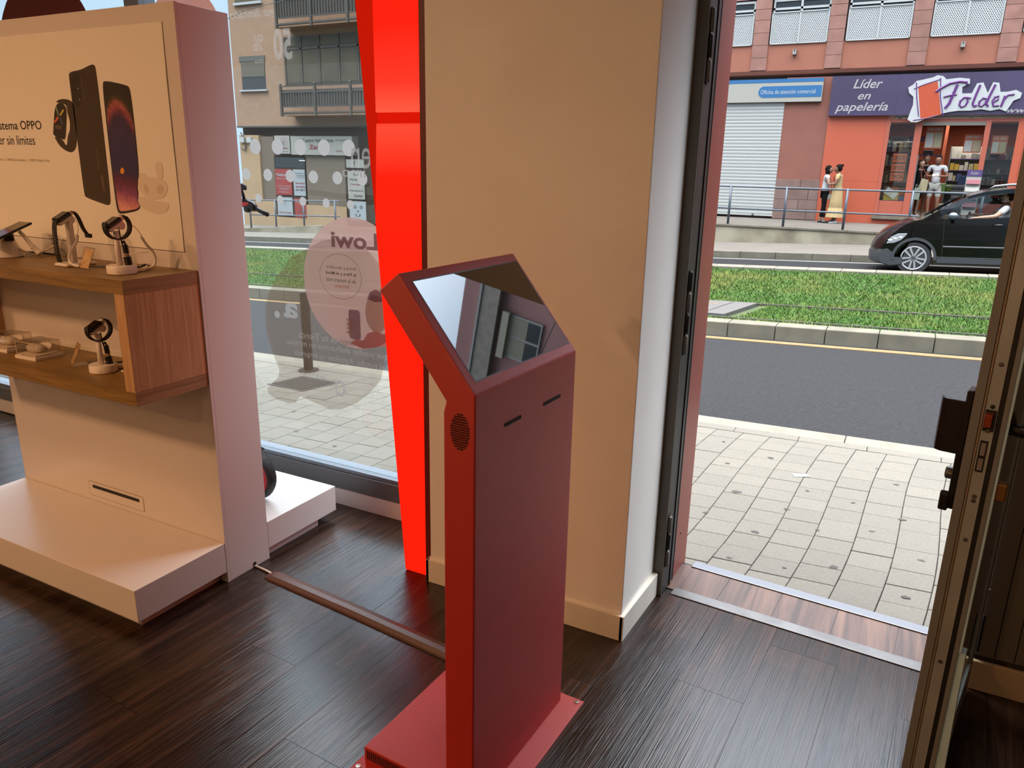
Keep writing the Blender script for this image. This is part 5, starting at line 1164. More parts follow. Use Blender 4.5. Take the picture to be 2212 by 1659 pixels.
# ------------------------------------------------------------------ stationery shopfront (orange)
ORD = pmat('orange_frame_paint', (226, 112, 82), .5); ORW = pmat('orange_interior_wall', (196, 84, 34), .8)
t = thing('shopfront', 'orange stationery shopfront with an open doorway between two display windows', 'shopfront', (.4, YF, WZ))
def fb(n_, x0, x1, y0, y1, z0, z1, m, par=None): b = B(); box(b, x0, x1, y0, y1, z0, z1); return obj(n_, b, m, par or t)
fb('wall_panel', -2.71, -1.16, YF - .03, YF + .02, 1.262, 3.035, OR); fb('wall_panel', -2.71, -1.16, YF - .03, YF + .02, WZ, 1.258, OR)
fb('plinth', -1.16, 4.6, YF - .03, YF + .02, WZ, .24, OR)
fb('door_step', -1.20, 4.2, YF - .12, YF + .25, .245, .325, M['kerbg'])
fb('frame_post', -1.16, -1.07, YF - .04, YF + .08, .24, 3.0, ORD)
fb('frame_post', -.44, -.27, YF - .04, YF + .08, .33, 2.9, ORD); fb('frame_post', 1.22, 1.34, YF - .04, YF + .08, .33, 2.9, ORD); fb('frame_post', 1.96, 2.12, YF - .04, YF + .08, .33, 2.95, OR)
fb('frame_head', -1.07, 2.1, YF - .02, YF + .06, 2.86, 2.95, ORD); fb('door_head', -.27, 1.22, YF - .03, YF + .06, 2.77, 2.86, M['greyframe'])
fb('light_rail', -1.0, 2.1, YF - .06, YF, 2.97, 3.02, M['whitep'])
fb('kick_panel', -1.07, -.44, YF - .01, YF + .05, .33, .75, ORD); fb('kick_panel', 1.34, 1.96, YF - .01, YF + .05, .33, .76, pmat('dusty_rose_panel', (196, 112, 98), .5))
sg = glass('shopfront_glass', (.86, .88, .86), .55)
fb('pane', -1.07, -.44, YF + .02, YF + .03, .75, 2.86, sg); fb('pane', 1.34, 1.96, YF + .02, YF + .03, .76, 2.86, sg)
fb('door_leaf_edge', -.28, -.24, YF - .03, YF + .9, .40, 2.0, M['zinc'])
fb('shop_floor', -2.0, 4.2, YF + .1, YF + 5, .25, .33, pmat('shop_floor_tile', (120, 116, 106), .6)); fb('shop_back_wall', -2.0, 4.2, YF + 4.9, YF + 5, .3, 3.1, ORW)
fb('shop_side_wall', -2.05, -2.0, YF + .1, YF + 5, .3, 3.1, ORW); fb('shop_side_wall', 4.2, 4.25, YF + .1, YF + 5, .3, 3.1, ORW); fb('shop_ceiling', -2.0, 4.2, YF + .1, YF + 5, 3.05, 3.1, M['wall'])
fb('partition', .35, .42, YF + 2.2, YF + 5, .33, 3.05, ORW)
fb('facade_pier', 2.12, 26, YF - .02, YF + .3, .0, 3.035, OR)
# the building's solid wall must leave the shop room open: it is rebuilt as pieces
w_ = [c for c in bl.children if c.name.startswith('wall') and c.name == 'wall'][0]
bm_ = B(); box(bm_, -14.5, -2.06, YF + .26, 34, -2, 15.8); box(bm_, 4.26, 26, YF + .26, 34, -2, 15.8); box(bm_, -2.06, 4.26, YF + 5.1, 34, -2, 15.8); box(bm_, -2.06, 4.26, YF + .26, YF + 5.1, 3.12, 15.8)
bmesh.ops.recalc_face_normals(bm_, faces=bm_.faces); bm_.to_mesh(w_.data); bm_.free()
ld = bpy.data.lights.new('shop_lamp', 'AREA'); ld.shape = 'RECTANGLE'; ld.size = 3; ld.size_y = 2; ld.energy = 260; ld.color = (1, .93, .82)
lo2 = bpy.data.objects.new('shop_lamp', ld); C.objects.link(lo2); lo2.location = (.6, YF + 2.2, 3.03)
for i, x in enumerate((-.9, .9, 2.7)):
    tt = thing('tube_light', ['ceiling tube light inside the stationery shop, left', 'ceiling tube light inside the stationery shop, over the doorway', 'ceiling tube light inside the stationery shop, right'][i], 'light', (x, YF + 2, 3.04), 0, 'shop tube lights')
    b = B(); box(b, -.03, .03, -.6, .6, -.02, .0); obj('housing', b, WF, tt, local=True); b = B(); tube(b, [(0, -.58, -.035), (0, .58, -.035)], .015, 8); obj('tube', b, emat('tube_glow', (1, .95, .88), 4), tt, local=True)
# shelving units and goods
rg = random.Random(21)
gm = [pmat('goods_' + n_, c, .6) for n_, c in (('white', (226, 222, 212)), ('cream', (206, 190, 150)), ('blue', (52, 84, 142)), ('purple', (96, 64, 140)), ('orange', (222, 104, 46)), ('yellow', (222, 186, 56)), ('black', (40, 38, 40)), ('brown', (126, 76, 54)), ('green', (110, 150, 60)), ('pink', (206, 120, 130)), ('grey', (140, 138, 136)))]
def shelf_unit(label, x0, x1, y, zs_, depth=.32, ang=0):
    t_ = thing('shelf_unit', label, 'shelves', ((x0 + x1) / 2, y, .33))
    for x in (x0, x1 - .03): b = B(); box(b, x, x + .03, y, y + depth, .33, zs_[-1] + .35); obj('side_panel', b, gm[10], t_)
    b = B(); box(b, x0, x1, y + depth, y + depth + .02, .33, zs_[-1] + .35); obj('back_panel', b, gm[0], t_)
    for z in zs_: b = B(); box(b, x0 + .03, x1 - .03, y, y + depth, z - .02, z); obj('shelf_board', b, gm[3] if rg.random() < .5 else gm[10], t_)
    return t_
def goods(name, label, cat, group, x0, x1, y, z, hmin, hmax, wmin, wmax, mats, d=.2, lim=.0):
    x = x0
    while x < x1 - wmax:
        w = rg.uniform(wmin, wmax); h = rg.uniform(hmin, hmax); b = B(); box(b, x, x + w - .006, y, y + d, z, z + h)
        tag(obj(name, b, rg.choice(mats), None, bevel=.002), label, cat, group); x += w + rg.uniform(0, .02)
shelf_unit('shelf unit with binders inside the left display window of the stationery shop', -1.55, -.30, YF + 1.6, [.75, 1.25, 1.72, 2.12])
for z, l_ in ((2.12, 'top'), (1.72, 'third'), (1.25, 'second')):
    goods('binder', 'binder standing on the ' + l_ + ' shelf behind the left window of the stationery shop', 'binder', 'binders on the ' + l_ + ' shelf, left window', -1.50, -.34, YF + 1.62, z, .2, .32, .05, .10, gm[:3] + gm[6:8] + [gm[10]])
for i in range(9):
    x = -1.0 + (i % 3) * .19; z = .78 + (i // 3) * .12
    b = B(); box(b, x, x + .175, YF + .25, YF + .42, z, z + .11); tag(obj('cardboard_box', b, gm[4 if i % 2 else 7], None, bevel=.003), 'orange-brown box stacked low in the left display window', 'box', 'boxes stacked in the left display window')
t_ = thing('sale_poster', 'black poster with orange boxes hanging in the left display window', 'poster', (-.70, YF + .08, 1.28))
b = B(); box(b, -.90, -.52, YF + .08, YF + .09, 1.28, 2.05); obj('sheet', b, gm[6], t_)
for z0, z1, s_ in ((1.80, 2.03, 'OFERTAS'), (1.55, 1.76, 'CARTUCHOS'), (1.30, 1.51, 'TINTA')):
    b = B(); box(b, -.88, -.54, YF + .074, YF + .08, z0, z1); q_ = obj('orange_box', b, gm[4], t_); text('lettering', s_, gm[6], -.86, -.56, z0 + .05, z1 - .05, YF + .072, q_, off=.02)
b = B(); box(b, -.98, -.60, YF + .10, YF + .115, .765, 1.02); tag(obj('yellow_folder', b, gm[5]), 'yellow folder standing at the bottom of the left display window', 'folder')
b = B(); box(b, -.17, .17, -.004, .004, -.10, .10, Matrix.Translation((-.80, YF + .085, .96)) @ Matrix.Rotation(math.radians(32), 4, 'Y')); tag(obj('leaflet', b, gm[0]), 'white leaflet leaning crookedly against the yellow folder', 'leaflet')
b = B(); box(b, -.56, -.45, YF + .09, YF + .10, .76, .88); tag(obj('blue_card', b, gm[2]), 'small blue and white card in the corner of the left display window', 'card')
def header_sign(label, x0, x1, z0, z1, y, m, s, lm):
    t_ = thing('aisle_sign', label, 'sign', (x0, y, z0)); b = B(); box(b, x0, x1, y, y + .02, z0, z1); obj('sign_board', b, m, t_); text('lettering', s, lm, x0 + .08, x1 - .08, z0 + .03, z1 - .03, y - .002, t_, shear=.2)
header_sign('white shelf-header sign with the logo inside the left window', -1.08, -.60, 2.40, 2.53, YF + 1.2, gm[0], 'Folder', gm[3])
header_sign('purple shelf-header sign to the right of the white one', -.58, .10, 2.40, 2.53, YF + 1.2, gm[3], 'ARCHIVO', gm[0])
def offer(label, x0, x1, z0, z1, y):
    t_ = thing('offer_poster', label, 'poster', (x0, y, z0)); b = B(); box(b, x0, x1, y, y + .01, z0, z1); obj('sheet', b, gm[4], t_)
    b = B(); box(b, x0 + .02, (x0 + x1) / 2 - .01, y - .004, y, z0 + .03, z1 - .16); obj('offer_box', b, gm[0], t_); b = B(); box(b, (x0 + x1) / 2 + .01, x1 - .02, y - .004, y, z0 + .03, z1 - .16); obj('offer_box', b, gm[1], t_)
    text('lettering', 'SUPER OFERTA', gm[0], x0 + .03, x1 - .03, z1 - .11, z1 - .04, y - .004, t_, off=.01)
offer('orange offer poster hanging at the top left of the doorway', -.16, .27, 2.18, 2.76, YF + .35); offer('orange offer poster hanging at the top right of the doorway', .80, 1.22, 2.08, 2.56, YF + .35); offer('orange offer poster inside the right display window', 1.44, 1.80, 2.05, 2.52, YF + .2)
b = B(); box(b, -.15, .10, YF + .9, YF + 1.15, 2.03, 2.15); tag(obj('printer', b, gm[6], bevel=.02), 'black printer standing on the high shelf left of the doorway', 'printer')
b = B(); box(b, -.42, .22, YF + .85, YF + 1.2, 2.0, 2.03); tag(obj('wall_shelf', b, gm[3]), 'purple wall shelf carrying the black printer', 'shelf')
shelf_unit('tall shelf unit of paper stock on the right side of the doorway', .55, 1.9, YF + 2.2, [.70, 1.0, 1.32, 1.62, 1.95])
for z, l_, ms in ((1.95, 'top', gm[:2] + [gm[10]]), (1.62, 'fourth', gm[:2] + [gm[5]]), (1.32, 'third', gm[:3] + [gm[3]]), (1.0, 'second', gm[7:9] + gm[2:4])):
    goods('paper_pack', 'pack of paper on the ' + l_ + ' shelf on the right of the doorway', 'paper', 'paper packs on the ' + l_ + ' doorway shelf', .60, 1.86, YF + 2.22, z, .10, .24, .07, .15, ms)
for i in range(12):
    b = B(); z = .35 + i * .072; x = .72 + .02 * math.sin(i * 2.1); box(b, x, x + .44, YF + 1.2, YF + 1.55, z, z + .066); tag(obj('magazine_stack', b, gm[10] if i % 2 else gm[6], None, bevel=.002), 'flat grey pack in the low stack on the right of the doorway', 'magazines', 'flat packs stacked by the doorway')
t_ = thing('table', 'narrow table inside the doorway carrying boxes', 'table', (.9, YF + 1.8, .33)); b = B(); box(b, .5, 1.2, YF + 1.7, YF + 2.1, 1.16, 1.19); obj('table_top', b, gm[0], t_)
for x in (.52, 1.15): b = B(); box(b, x, x + .03, YF + 1.72, YF + 1.75, .33, 1.16); obj('leg', b, gm[10], t_)
b = B(); box(b, .86, 1.10, YF + 1.5, YF + 1.6, 1.20, 1.46, None); tag(obj('blue_box', b, gm[2], bevel=.004), 'blue box with an orange foot beside the right doorway post', 'box')
b = B(); box(b, .38, .55, YF + .75, YF + .95, .95, 1.25); tag(obj('green_bag', b, gm[8], bevel=.02), 'green paper bag standing by the doorway shelves', 'bag')
b = B(); box(b, .36, .62, YF + .5, YF + .8, .45, .70); tag(obj('yellow_box', b, gm[1], bevel=.01), 'pale yellow box on the floor inside the doorway', 'box')
t_ = thing('leaflet_stand', 'white and purple leaflet stand in front of the right doorway post', 'stand', (1.15, YF - .25, WZ))
b = B(); box(b, .98, 1.33, YF - .25, YF - .22, .33, 1.63); obj('stand_panel', b, gm[0], t_); b = B(); box(b, .98, 1.33, YF - .265, YF - .25, 1.47, 1.63); hd = obj('stand_header', b, gm[3], t_); text('lettering', 'Folder', gm[0], 1.06, 1.26, 1.51, 1.59, YF - .268, hd, shear=.25)
b = B(); box(b, .94, 1.37, YF - .4, YF - .12, WZ + .0, .33); obj('stand_base', b, gm[0], t_)
for i in range(5):
    z = .45 + i * .2; b = B(); prism(b, [(YF - .25, z), (YF - .32, z + .02), (YF - .30, z + .12), (YF - .25, z + .14)], 'x', 1.0, 1.31); pk = obj('leaflet_pocket', b, gm[(0, 9, 1, 0, 9)[i]], t_)
shelf_unit('shelf unit inside the right display window', 1.36, 2.6, YF + 1.0, [.9, 1.25, 1.55, 1.92])
for z, l_, ms in ((1.92, 'top', [gm[0], gm[9]]), (1.55, 'third', [gm[0], gm[10], gm[7]]), (1.25, 'second', [gm[7], gm[10], gm[0]]), (.9, 'lowest', [gm[2], gm[5], gm[4]])):
    goods('gift_box', 'small box on the ' + l_ + ' shelf of the right display window', 'box', 'boxes on the ' + l_ + ' shelf, right window', 1.40, 2.3, YF + 1.02, z, .08, .2, .07, .14, ms)
b = B(); ball(b, (1.60, YF + .95, 2.06), .12, 14, sz=.8); tag(obj('black_bag', b, gm[6], smooth=True), 'round black bag on top of the shelves in the right display window', 'bag')

# ------------------------------------------------------------------ left-hand building with the vet clinic
L1 = pmat('beige_roughcast', (214, 170, 136), .9, rgb2=(202, 158, 126), vscale=5, bump=.8, bscale=40)
L2 = pmat('peach_render', (226, 186, 140), .85, var=.05, vscale=2); GR = pmat('balcony_grey_metal', (98, 90, 80), .5); AL = pmat('enclosure_aluminium', (110, 98, 84), .5)
GB = pmat('balcony_glazing', (128, 118, 98), .35, spec=.2, var=.15, vscale=1.2); DK = pmat('dark_clinic_front', (88, 74, 60), .8, spec=.15); BR = pmat('brown_clinic_panel', (146, 126, 104), .6)
lb2 = thing('apartment_building', 'beige roughcast building with grey balconies seen through the shop window', 'building', (-20, YF, -1))
b = B(); box(b, -26.1, -14.5, YF, 34, 2.84, 14); obj('wall', b, L1, lb2)
b = B(); box(b, -26.1, -14.5, YF + .30, 34, -3, 2.84); obj('ground_floor_wall', b, DK, lb2)
b = B(); box(b, -26.1, -14.5, YF - .02, YF + .3, 2.80, 2.86); obj('drip_edge', b, GR, lb2)
b = B(); box(b, -26.05, -24.95, YF + .02, YF + .3, -1.4, 2.5); obj('wall_panel', b, L2, lb2); b = B(); box(b, -24.95, -24.2, YF + .10, YF + .3, -1.4, 2.45); obj('wall_panel', b, BR, lb2)
b = B(); box(b, -26.1, -24.2, YF - .0, YF + .3, -1.6, -.15); obj('plinth', b, L2, lb2); b = B(); box(b, -22.50, -20.40, YF + .0, YF + .3, -1.6, -.24); obj('plinth', b, L2, lb2); b = B(); box(b, -24.2, -22.5, YF + .0, YF + .3, -1.6, -.80); obj('plinth', b, L2, lb2)
b = B(); box(b, -22.50, -20.40, YF + .04, YF + .3, -.24, 1.72); obj('brown_panel', b, BR, lb2)
for x in (-25.55, -25.95): b = B(); box(b, x, x + .25, YF - .08, YF + .02, 2.2, 2.42); obj('junction_box', b, WF, lb2)
b = B(); tube(b, [(-25.9, YF - .03, 2.6), (-25.6, YF - .04, 2.2), (-25.7, YF - .03, 1.9), (-25.95, YF - .03, 2.0)], .03, 6); obj('wall_cable', b, GR, lb2)
# small window with roller blind
b = B(); box(b, -25.68, -24.26, YF - .03, YF + .04, 5.36, 5.56); wb = obj('window', b, pmat('blind_box', (122, 118, 106), .5), lb2)
b = B(); box(b, -25.62, -24.30, YF - .005, YF + .02, 4.27, 5.36); obj('pane', b, pmat('dim_window', (84, 84, 84), .2), wb)
for i in range(12): b = B(); z = 4.78 + i * .048; box(b, -25.60, -24.32, YF - .02, YF - .006, z, z + .042); obj('blind_slat', b, pmat('blind_slat', (136, 124, 104), .6) if i == 0 else bpy.data.materials['blind_slat'], wb)
b = B(); box(b, -25.72, -24.20, YF - .10, YF + .02, 4.21, 4.27); obj('window_sill', b, WF, wb)
b = B(); box(b, -25.68, -24.26, YF - .03, YF + .04, 7.55, 8.6); wb2 = obj('window', b, GB, lb2); b = B(); box(b, -25.72, -24.20, YF - .10, YF + .02, 7.46, 7.55); obj('window_sill', b, WF, wb2)
# glazed balcony enclosure
b = B(); box(b, -23.24, -15.0, YF - .02, YF + .05, 4.40, 6.17); en = obj('balcony_enclosure', b, AL, lb2)
xs = [-23.15, -22.30, -21.38, -20.42, -19.5, -18.5, -17.5, -16.5]
for x0, x1 in zip(xs, xs[1:]):
    b = B(); box(b, x0 + .05, x1 - .08, YF - .035, YF - .018, 5.80, 6.08); obj('pane', b, GB, en)
    b = B(); box(b, x0 + .05, x1 - .08, YF - .035, YF - .018, 4.47, 5.66); obj('pane', b, GB, en)
    b = B(); box(b, x0 - .06, x0 + .02, YF - .05, YF - .0, 4.42, 6.15); obj('frame_bar', b, AL, en)
b = B(); box(b, -23.2, -15, YF - .05, YF, 5.68, 5.76); obj('frame_bar', b, AL, en)
def balcony(z0, z1, label):
    Yb = YF - .75
    sx = (YF - .75) / YF
    xa, xb = -22.85, -14.8
    b = B(); box(b, xa, xb, Yb, YF, z0 - .02, z0 + .06); s_ = obj('balcony_slab', b, L1, lb2)
    b = B(); box(b, xa, xb, Yb - .03, Yb + .01, z0 + .06, z0 + .12); r_ = obj('balcony_railing', b, GR, lb2)
    for zz in (z0 + .28, z1 - .22, z1): b = B(); box(b, xa, xb, Yb - .025, Yb + .005, zz, zz + .045); obj('handrail', b, GR, r_)
    x = xa
    while x < xb:
        b = B(); box(b, x, x + .09, Yb - .05, Yb + .03, z0 - .05, z1 + .05); obj('railing_post', b, GR, r_); 
        b = B(); ball(b, (x + .045, Yb - .01, z1 + .10), .05, 8); obj('post_knob', b, GR, r_, smooth=True); x += 1.72
    b = B(); x = xa
    while x < xb: box(b, x, x + .05, Yb - .015, Yb + .0, z0 + .28, z1 - .2); x += .135
    q_ = obj('balusters', b, GR, r_); q_['kind'] = 'stuff'
    b = B(); box(b, xa + .05, xb, Yb + .02, Yb + .03, z0 + .28, z1 - .1); obj('screen_board', b, pmat('balcony_screen', (92, 84, 72), .7), r_)
balcony(3.22, 4.25, 'low'); balcony(6.40, 7.55, 'high')
b = B(); tube(b, [(-26.5, YF - .8, 6.55), (-23.5, YF - 1.6, 6.9), (-20, YF - 2.4, 7.0)], .012, 6); tag(obj('street_cable', b, M['black']), 'thin overhead cable crossing in front of the beige building', 'cable')
# clinic signs and posters
inkd = pmat('sign_dark_ink', (70, 58, 60), .6); inkr = pmat('sign_red_ink', (168, 40, 56), .6); pr_ = pmat('poster_red', (196, 62, 52), .6); pw = pmat('poster_white', (206, 214, 216), .6)
t_ = thing('clinic_sign', 'square white clinic sign with a round pet face emblem', 'sign', (-23.45, YF, 1.77)); b = B(); box(b, -23.95, -23.13, YF - .10, YF + .3, 1.77, 2.48); obj('sign_board', b, sgw, t_)
b = B(); pts_ = disc(-23.47, 2.20, .22, .24, 24)
prism(b, pts_, 'y', YF - .104, YF - .10); obj('emblem', b, pmat('emblem_pale', (208, 190, 184), .6), t_)
for dx, dz, r_ in ((-.07, .05, .025), (.07, .05, .025), (0, -.03, .03), (0, -.10, .02)): b = B(); prism(b, disc(-23.47 + dx, 2.20 + dz, r_, r_, 10), 'y', YF - .108, YF - .104); obj('emblem_mark', b, inkd, t_)
text('lettering', 'Zarpitas', inkr, -23.70, -23.22, 1.93, 2.03, YF - .104, t_, off=.02); text('lettering', 'clínica veterinaria', inkd, -23.78, -23.20, 1.83, 1.88, YF - .104, t_)
t_ = thing('clinic_sign', 'long white veterinary centre sign with dark and red lettering', 'sign', (-21.5, YF, 1.74)); b = B(); box(b, -23.06, -19.92, YF - .10, YF + .3, 1.74, 2.46); obj('sign_board', b, sgw, t_)
text('lettering', 'Centro Veterinario', inkd, -22.42, -20.85, 2.22, 2.38, YF - .104, t_, off=.02); text('lettering', 'Tfo. 922 000 000', inkd, -20.75, -20.1, 2.27, 2.34, YF - .104, t_)
text('lettering', 'Zarpitas', inkr, -22.10, -21.0, 1.90, 2.13, YF - .104, t_, off=.03); text('lettering', 'ROYAL CANIN', inkr, -20.72, -20.1, 1.86, 1.93, YF - .104, t_, off=.02)
fw = thing('clinic_window', 'dark framed clinic window filled with posters beneath the signs', 'window', (-23.3, YF, -.8)); b = B(); box(b, -24.18, -22.44, YF + .04, YF + .28, -.85, 1.66); obj('window_frame', b, DK, fw); b = B(); box(b, -24.10, -22.50, YF + .03, YF + .04, 1.22, 1.62); obj('pane', b, GL, fw)
b = B(); box(b, -20.42, -14.6, YF + .04, YF + .28, -.85, 1.66); fw2 = obj('window_frame', b, DK, fw)
def poster(label, x0, x1, z0, z1, m, lines, y=YF - .0):
    t_ = thing('clinic_poster', label, 'poster', ((x0 + x1) / 2, y, z0)); b = B(); box(b, x0, x1, y, y + .01, z0, z1); s_ = obj('sheet', b, m, t_)
    for s, a, c_, d, e_, mm in lines: text('lettering', s, mm, x0 + (x1 - x0) * a, x0 + (x1 - x0) * c_, z0 + (z1 - z0) * d, z0 + (z1 - z0) * e_, y - .003, s_, off=.02)
poster('red poster at the upper left of the clinic window', -24.13, -23.23, .12, 1.16, pr_, [('Medicina', .08, .72, .72, .84, pw), ('felina y exótica', .08, .8, .60, .66, pw), ('Consultas generales', .1, .95, .32, .37, pw), ('Vacunaciones', .2, .85, .24, .29, pw), ('Cirugía', .3, .75, .17, .21, pw), ('Hospitalización', .2, .8, .08, .13, pw)])
poster('white poster at the upper right of the clinic window', -23.13, -22.50, .11, 1.16, pw, [('Desparasitación', .2, .98, .83, .87, inkd), ('de interiores', .3, .98, .74, .79, inkd), ('y exteriores', .3, .98, .66, .70, inkd), ('Servicio', .15, .98, .44, .53, inkr), ('domicilio', .15, .98, .30, .40, inkr), ('603 408 9', .15, .98, .18, .26, inkd)])
poster('white pet-food poster at the lower left of the clinic window', -24.10, -23.26, -.74, .02, pw, [(': :', .4, .6, .72, .80, inkd), ('v', .45, .55, .60, .66, inkd), ('ROYAL CANIN', .1, .9, .12, .22, inkr)])
poster('red poster at the lower right of the clinic window', -23.14, -22.50, -.78, .0, pr_, [('Ps', .1, .4, .78, .9, pw), ('Centro', .4, .9, .42, .54, inkd), ('Veterinario', .3, .98, .24, .36, inkd)])
poster('small white letter-f plate above the right-hand posters', -20.33, -19.45, 1.28, 1.60, sgw, [('f', .42, .52, .15, .85, inkd)])
poster('white service list poster beside the red light box', -20.28, -19.45, .08, 1.16, sgw, [('Salud', .35, .75, .84, .92, inkd), ('Wäscheservice', .1, .9, .66, .74, inkd), ('Terapia', .1, .9, .48, .56, inkr), ('Peluquería', .1, .9, .26, .34, inkd), ('Canina', .35, .85, .08, .17, inkd)])
poster('sketched dog face poster at the bottom right of the clinic front', -20.24, -19.42, -.75, -.0, pw, [('o  o', .25, .8, .62, .78, inkd), ('v', .42, .6, .42, .52, inkd), ('U', .35, .65, .2, .34, inkd)])
b = B(); box(b, -22.75, -22.45, YF - .02, YF, 1.50, 1.53); tag(obj('strip_light', b, emat('strip_glow', (1, 1, 1), 1.6)), 'small white strip light glowing in the clinic window', 'light')

# ------------------------------------------------------------------ black car driving past
CY0, CY1 = 16.40, 18.16
ALB = .315
rimm = pmat('silver_rim', (225, 225, 225), .35, metal=.25)
cp = pmat('black_car_paint', (10, 10, 12), .16, spec=.35, coat=.25); cg_ = pmat('grey_car_plastic', (72, 76, 78), .5); cgl = glass('car_window_glass', (.55, .58, .58), 1.2); chrome = pmat('satin_silver', (196, 196, 198), .25, metal=.9)
t = thing('car', 'black hatchback car with silver wheels and the driver\'s arm out of the window', 'car', (1.3, 17.3, -.30))
cm = Matrix.Translation((0, 0, -.335)) @ Matrix.Rotation(-math.atan(.037), 4, 'Y')
def carloft(name, prof, y0, y1, m, parent=None, bevel=.03, plan=True, n=8):
    b = B(); ls = []
    for i in range(n + 1):
        f_ = i / n; y = y0 + (y1 - y0) * f_; s = abs(2 * f_ - 1)
        ring = []
        for x, z in prof:
            xx = x
            if plan:
                if x < .25: xx = x + .24 * s ** 3 * min(1, (.25 - x) / .8)
                if x > 2.9: xx = x - .20 * s ** 3 * min(1, (x - 2.9) / .5)
            ring.append(b.verts.new(cm @ Vector((xx, y, z))))
        ls.append(ring)
    N = len(prof)
    for A, Q in zip(ls, ls[1:]):
        for j in range(N): b.faces.new((A[j], A[(j + 1) % N], Q[(j + 1) % N], Q[j]))
    b.faces.new(ls[0]); b.faces.new(ls[-1][::-1])
    bmesh.ops.triangulate(b, faces=[f for f in b.faces if len(f.verts) > 4])
    o = obj(name, b, m, parent or t); smooth_by_angle(o, .55)
    return o
def arch(cx, r, a0, a1, n=12, cz=.31): return [(cx + r * math.cos(math.radians(a0 + (a1 - a0) * i / n)), cz + r * math.sin(math.radians(a0 + (a1 - a0) * i / n))) for i in range(n + 1)]
W1, W2 = .035, 2.60
prof = [(-.735, .30), (-.765, .44), (-.75, .52), (-.70, .64), (-.60, .76), (-.48, .86), (-.30, .95), (-.10, 1.015), (.16, 1.04), (.60, 1.045), (1.40, 1.075), (2.6, 1.12), (3.25, 1.14), (3.40, 1.02), (3.44, .62), (3.42, .36), (3.2, .25)] + arch(W2, .37, -8, 188) + [(2.1, .26), (.5, .25)] + arch(W1, .37, -8, 188) + [(-.45, .20), (-.62, .20)]
carloft('body_shell', prof, CY0, CY1, cp)
roofo = [(.10, 1.02), (.36, 1.20), (.60, 1.345), (.82, 1.455), (1.05, 1.525), (1.45, 1.575), (2.1, 1.585), (2.7, 1.55), (3.05, 1.46), (3.36, 1.10)]
roofi = [(3.20, 1.12), (2.98, 1.38), (2.65, 1.47), (2.1, 1.505), (1.45, 1.495), (1.05, 1.445), (.80, 1.35), (.62, 1.24), (.42, 1.10), (.36, 1.05)]
for y0, y1 in ((CY0 + .03, CY0 + .10), (CY1 - .10, CY1 - .03)):
    b = B(); v_ = [[b.verts.new(cm @ Vector((x, y + (.10 if (z > 1.2 and y < 17) else (-.10 if z > 1.2 else 0)) * min(1, (z - 1.1) / .4 if z > 1.1 else 0), z))) for x, z in roofo + roofi] for y in (y0, y1)]
    N = len(v_[0])
    for j in range(N): b.faces.new((v_[0][j], v_[0][(j + 1) % N], v_[1][(j + 1) % N], v_[1][j]))
    no = len(roofo)
    for v in v_:
        for j in range(no - 1): b.faces.new((v[j], v[j + 1], v[N - 2 - j], v[N - 1 - j]))
    obj('roof_frame', b, cp, t)
b = B(); rr = [(.80, 1.445), (1.05, 1.525), (1.45, 1.575), (2.1, 1.585), (2.7, 1.55), (3.0, 1.48)]; prism(b, rr + [(x, z - .04) for x, z in rr[::-1]], 'y', CY0 + .10, CY1 - .10); b.transform(cm); obj('roof', b, cp, t)
b = B(); hexa(b, [cm @ Vector(p) for p in ((.14, CY0 + .08, 1.03), (.14, CY1 - .08, 1.03), (.17, CY1 - .08, 1.02), (.17, CY0 + .08, 1.02))], [cm @ Vector(p) for p in ((.80, CY0 + .16, 1.445), (.80, CY1 - .16, 1.445), (.83, CY1 - .16, 1.43), (.83, CY0 + .16, 1.43))]); obj('windscreen', b, cgl, t)
b = B(); box(b, .42, .455, CY0 + .05, CY0 + .075, 1.05, 1.20, cm); obj('quarter_post', b, cg_, t)
b = B(); prism(b, [(.22, 1.045), (.43, 1.05), (.43, 1.16)], 'y', CY0 + .05, CY0 + .06); b.transform(cm); obj('quarter_window', b, cgl, t)
b = B(); box(b, 1.52, 1.62, CY0 + .05, CY0 + .11, 1.06, 1.51, cm); obj('door_pillar', b, cp, t)
b = B(); prism(b, [(1.62, 1.07), (2.95, 1.13), (2.85, 1.40), (2.4, 1.48), (1.62, 1.50)], 'y', CY0 + .07, CY0 + .08); b.transform(cm); obj('rear_side_window', b, cgl, t)
b = B(); prism(b, [(.45, 1.05), (2.95, 1.13), (2.85, 1.40), (2.1, 1.49), (1.05, 1.44)], 'y', CY1 - .08, CY1 - .07); b.transform(cm); obj('far_side_window', b, cgl, t)
b = B(); tube(b, [cm @ Vector(p) for p in ((1.10, CY0 + .17, 1.56), (1.2, CY0 + .15, 1.62), (1.45, CY0 + .15, 1.645), (2.4, CY0 + .15, 1.64), (2.75, CY0 + .17, 1.56))], [.015, .022, .025, .022, .015], 8, flat=(1, .8)); obj('roof_rail', b, chrome, t, smooth=True)
b = B(); prism(b, [(-.70, .57), (-.63, .70), (-.50, .765), (-.26, .775), (-.30, .72), (-.40, .64), (-.56, .585)], 'y', CY0 - .004, CY0 + .20)
for v in b.verts: v.co.x += .24 * (min(1, (.25 - v.co.x) / .8)) * (1 if v.co.y < CY0 + .05 else .42)
b.transform(cm); hl_ = obj('headlight', b, pmat('headlight_lens', (196, 200, 206), .15, spec=.8), t, bevel=.01)
for x, z in ((-.52, .635), (-.44, .665), (-.35, .690)):
    b = B(); ball(b, cm @ Vector((x + .13, CY0 + .0, z + .012)), .04, 12, sx=1.2, sy=.3, sz=.5); obj('light_unit', b, emat('daylight_lamp', (1, 1, 1), .95) if x == -.52 else bpy.data.materials['daylight_lamp'], hl_)
b = B(); pa_ = arch(W1, .385, -4, 186, 16); pb_ = arch(W1, .335, 186, -4, 16)
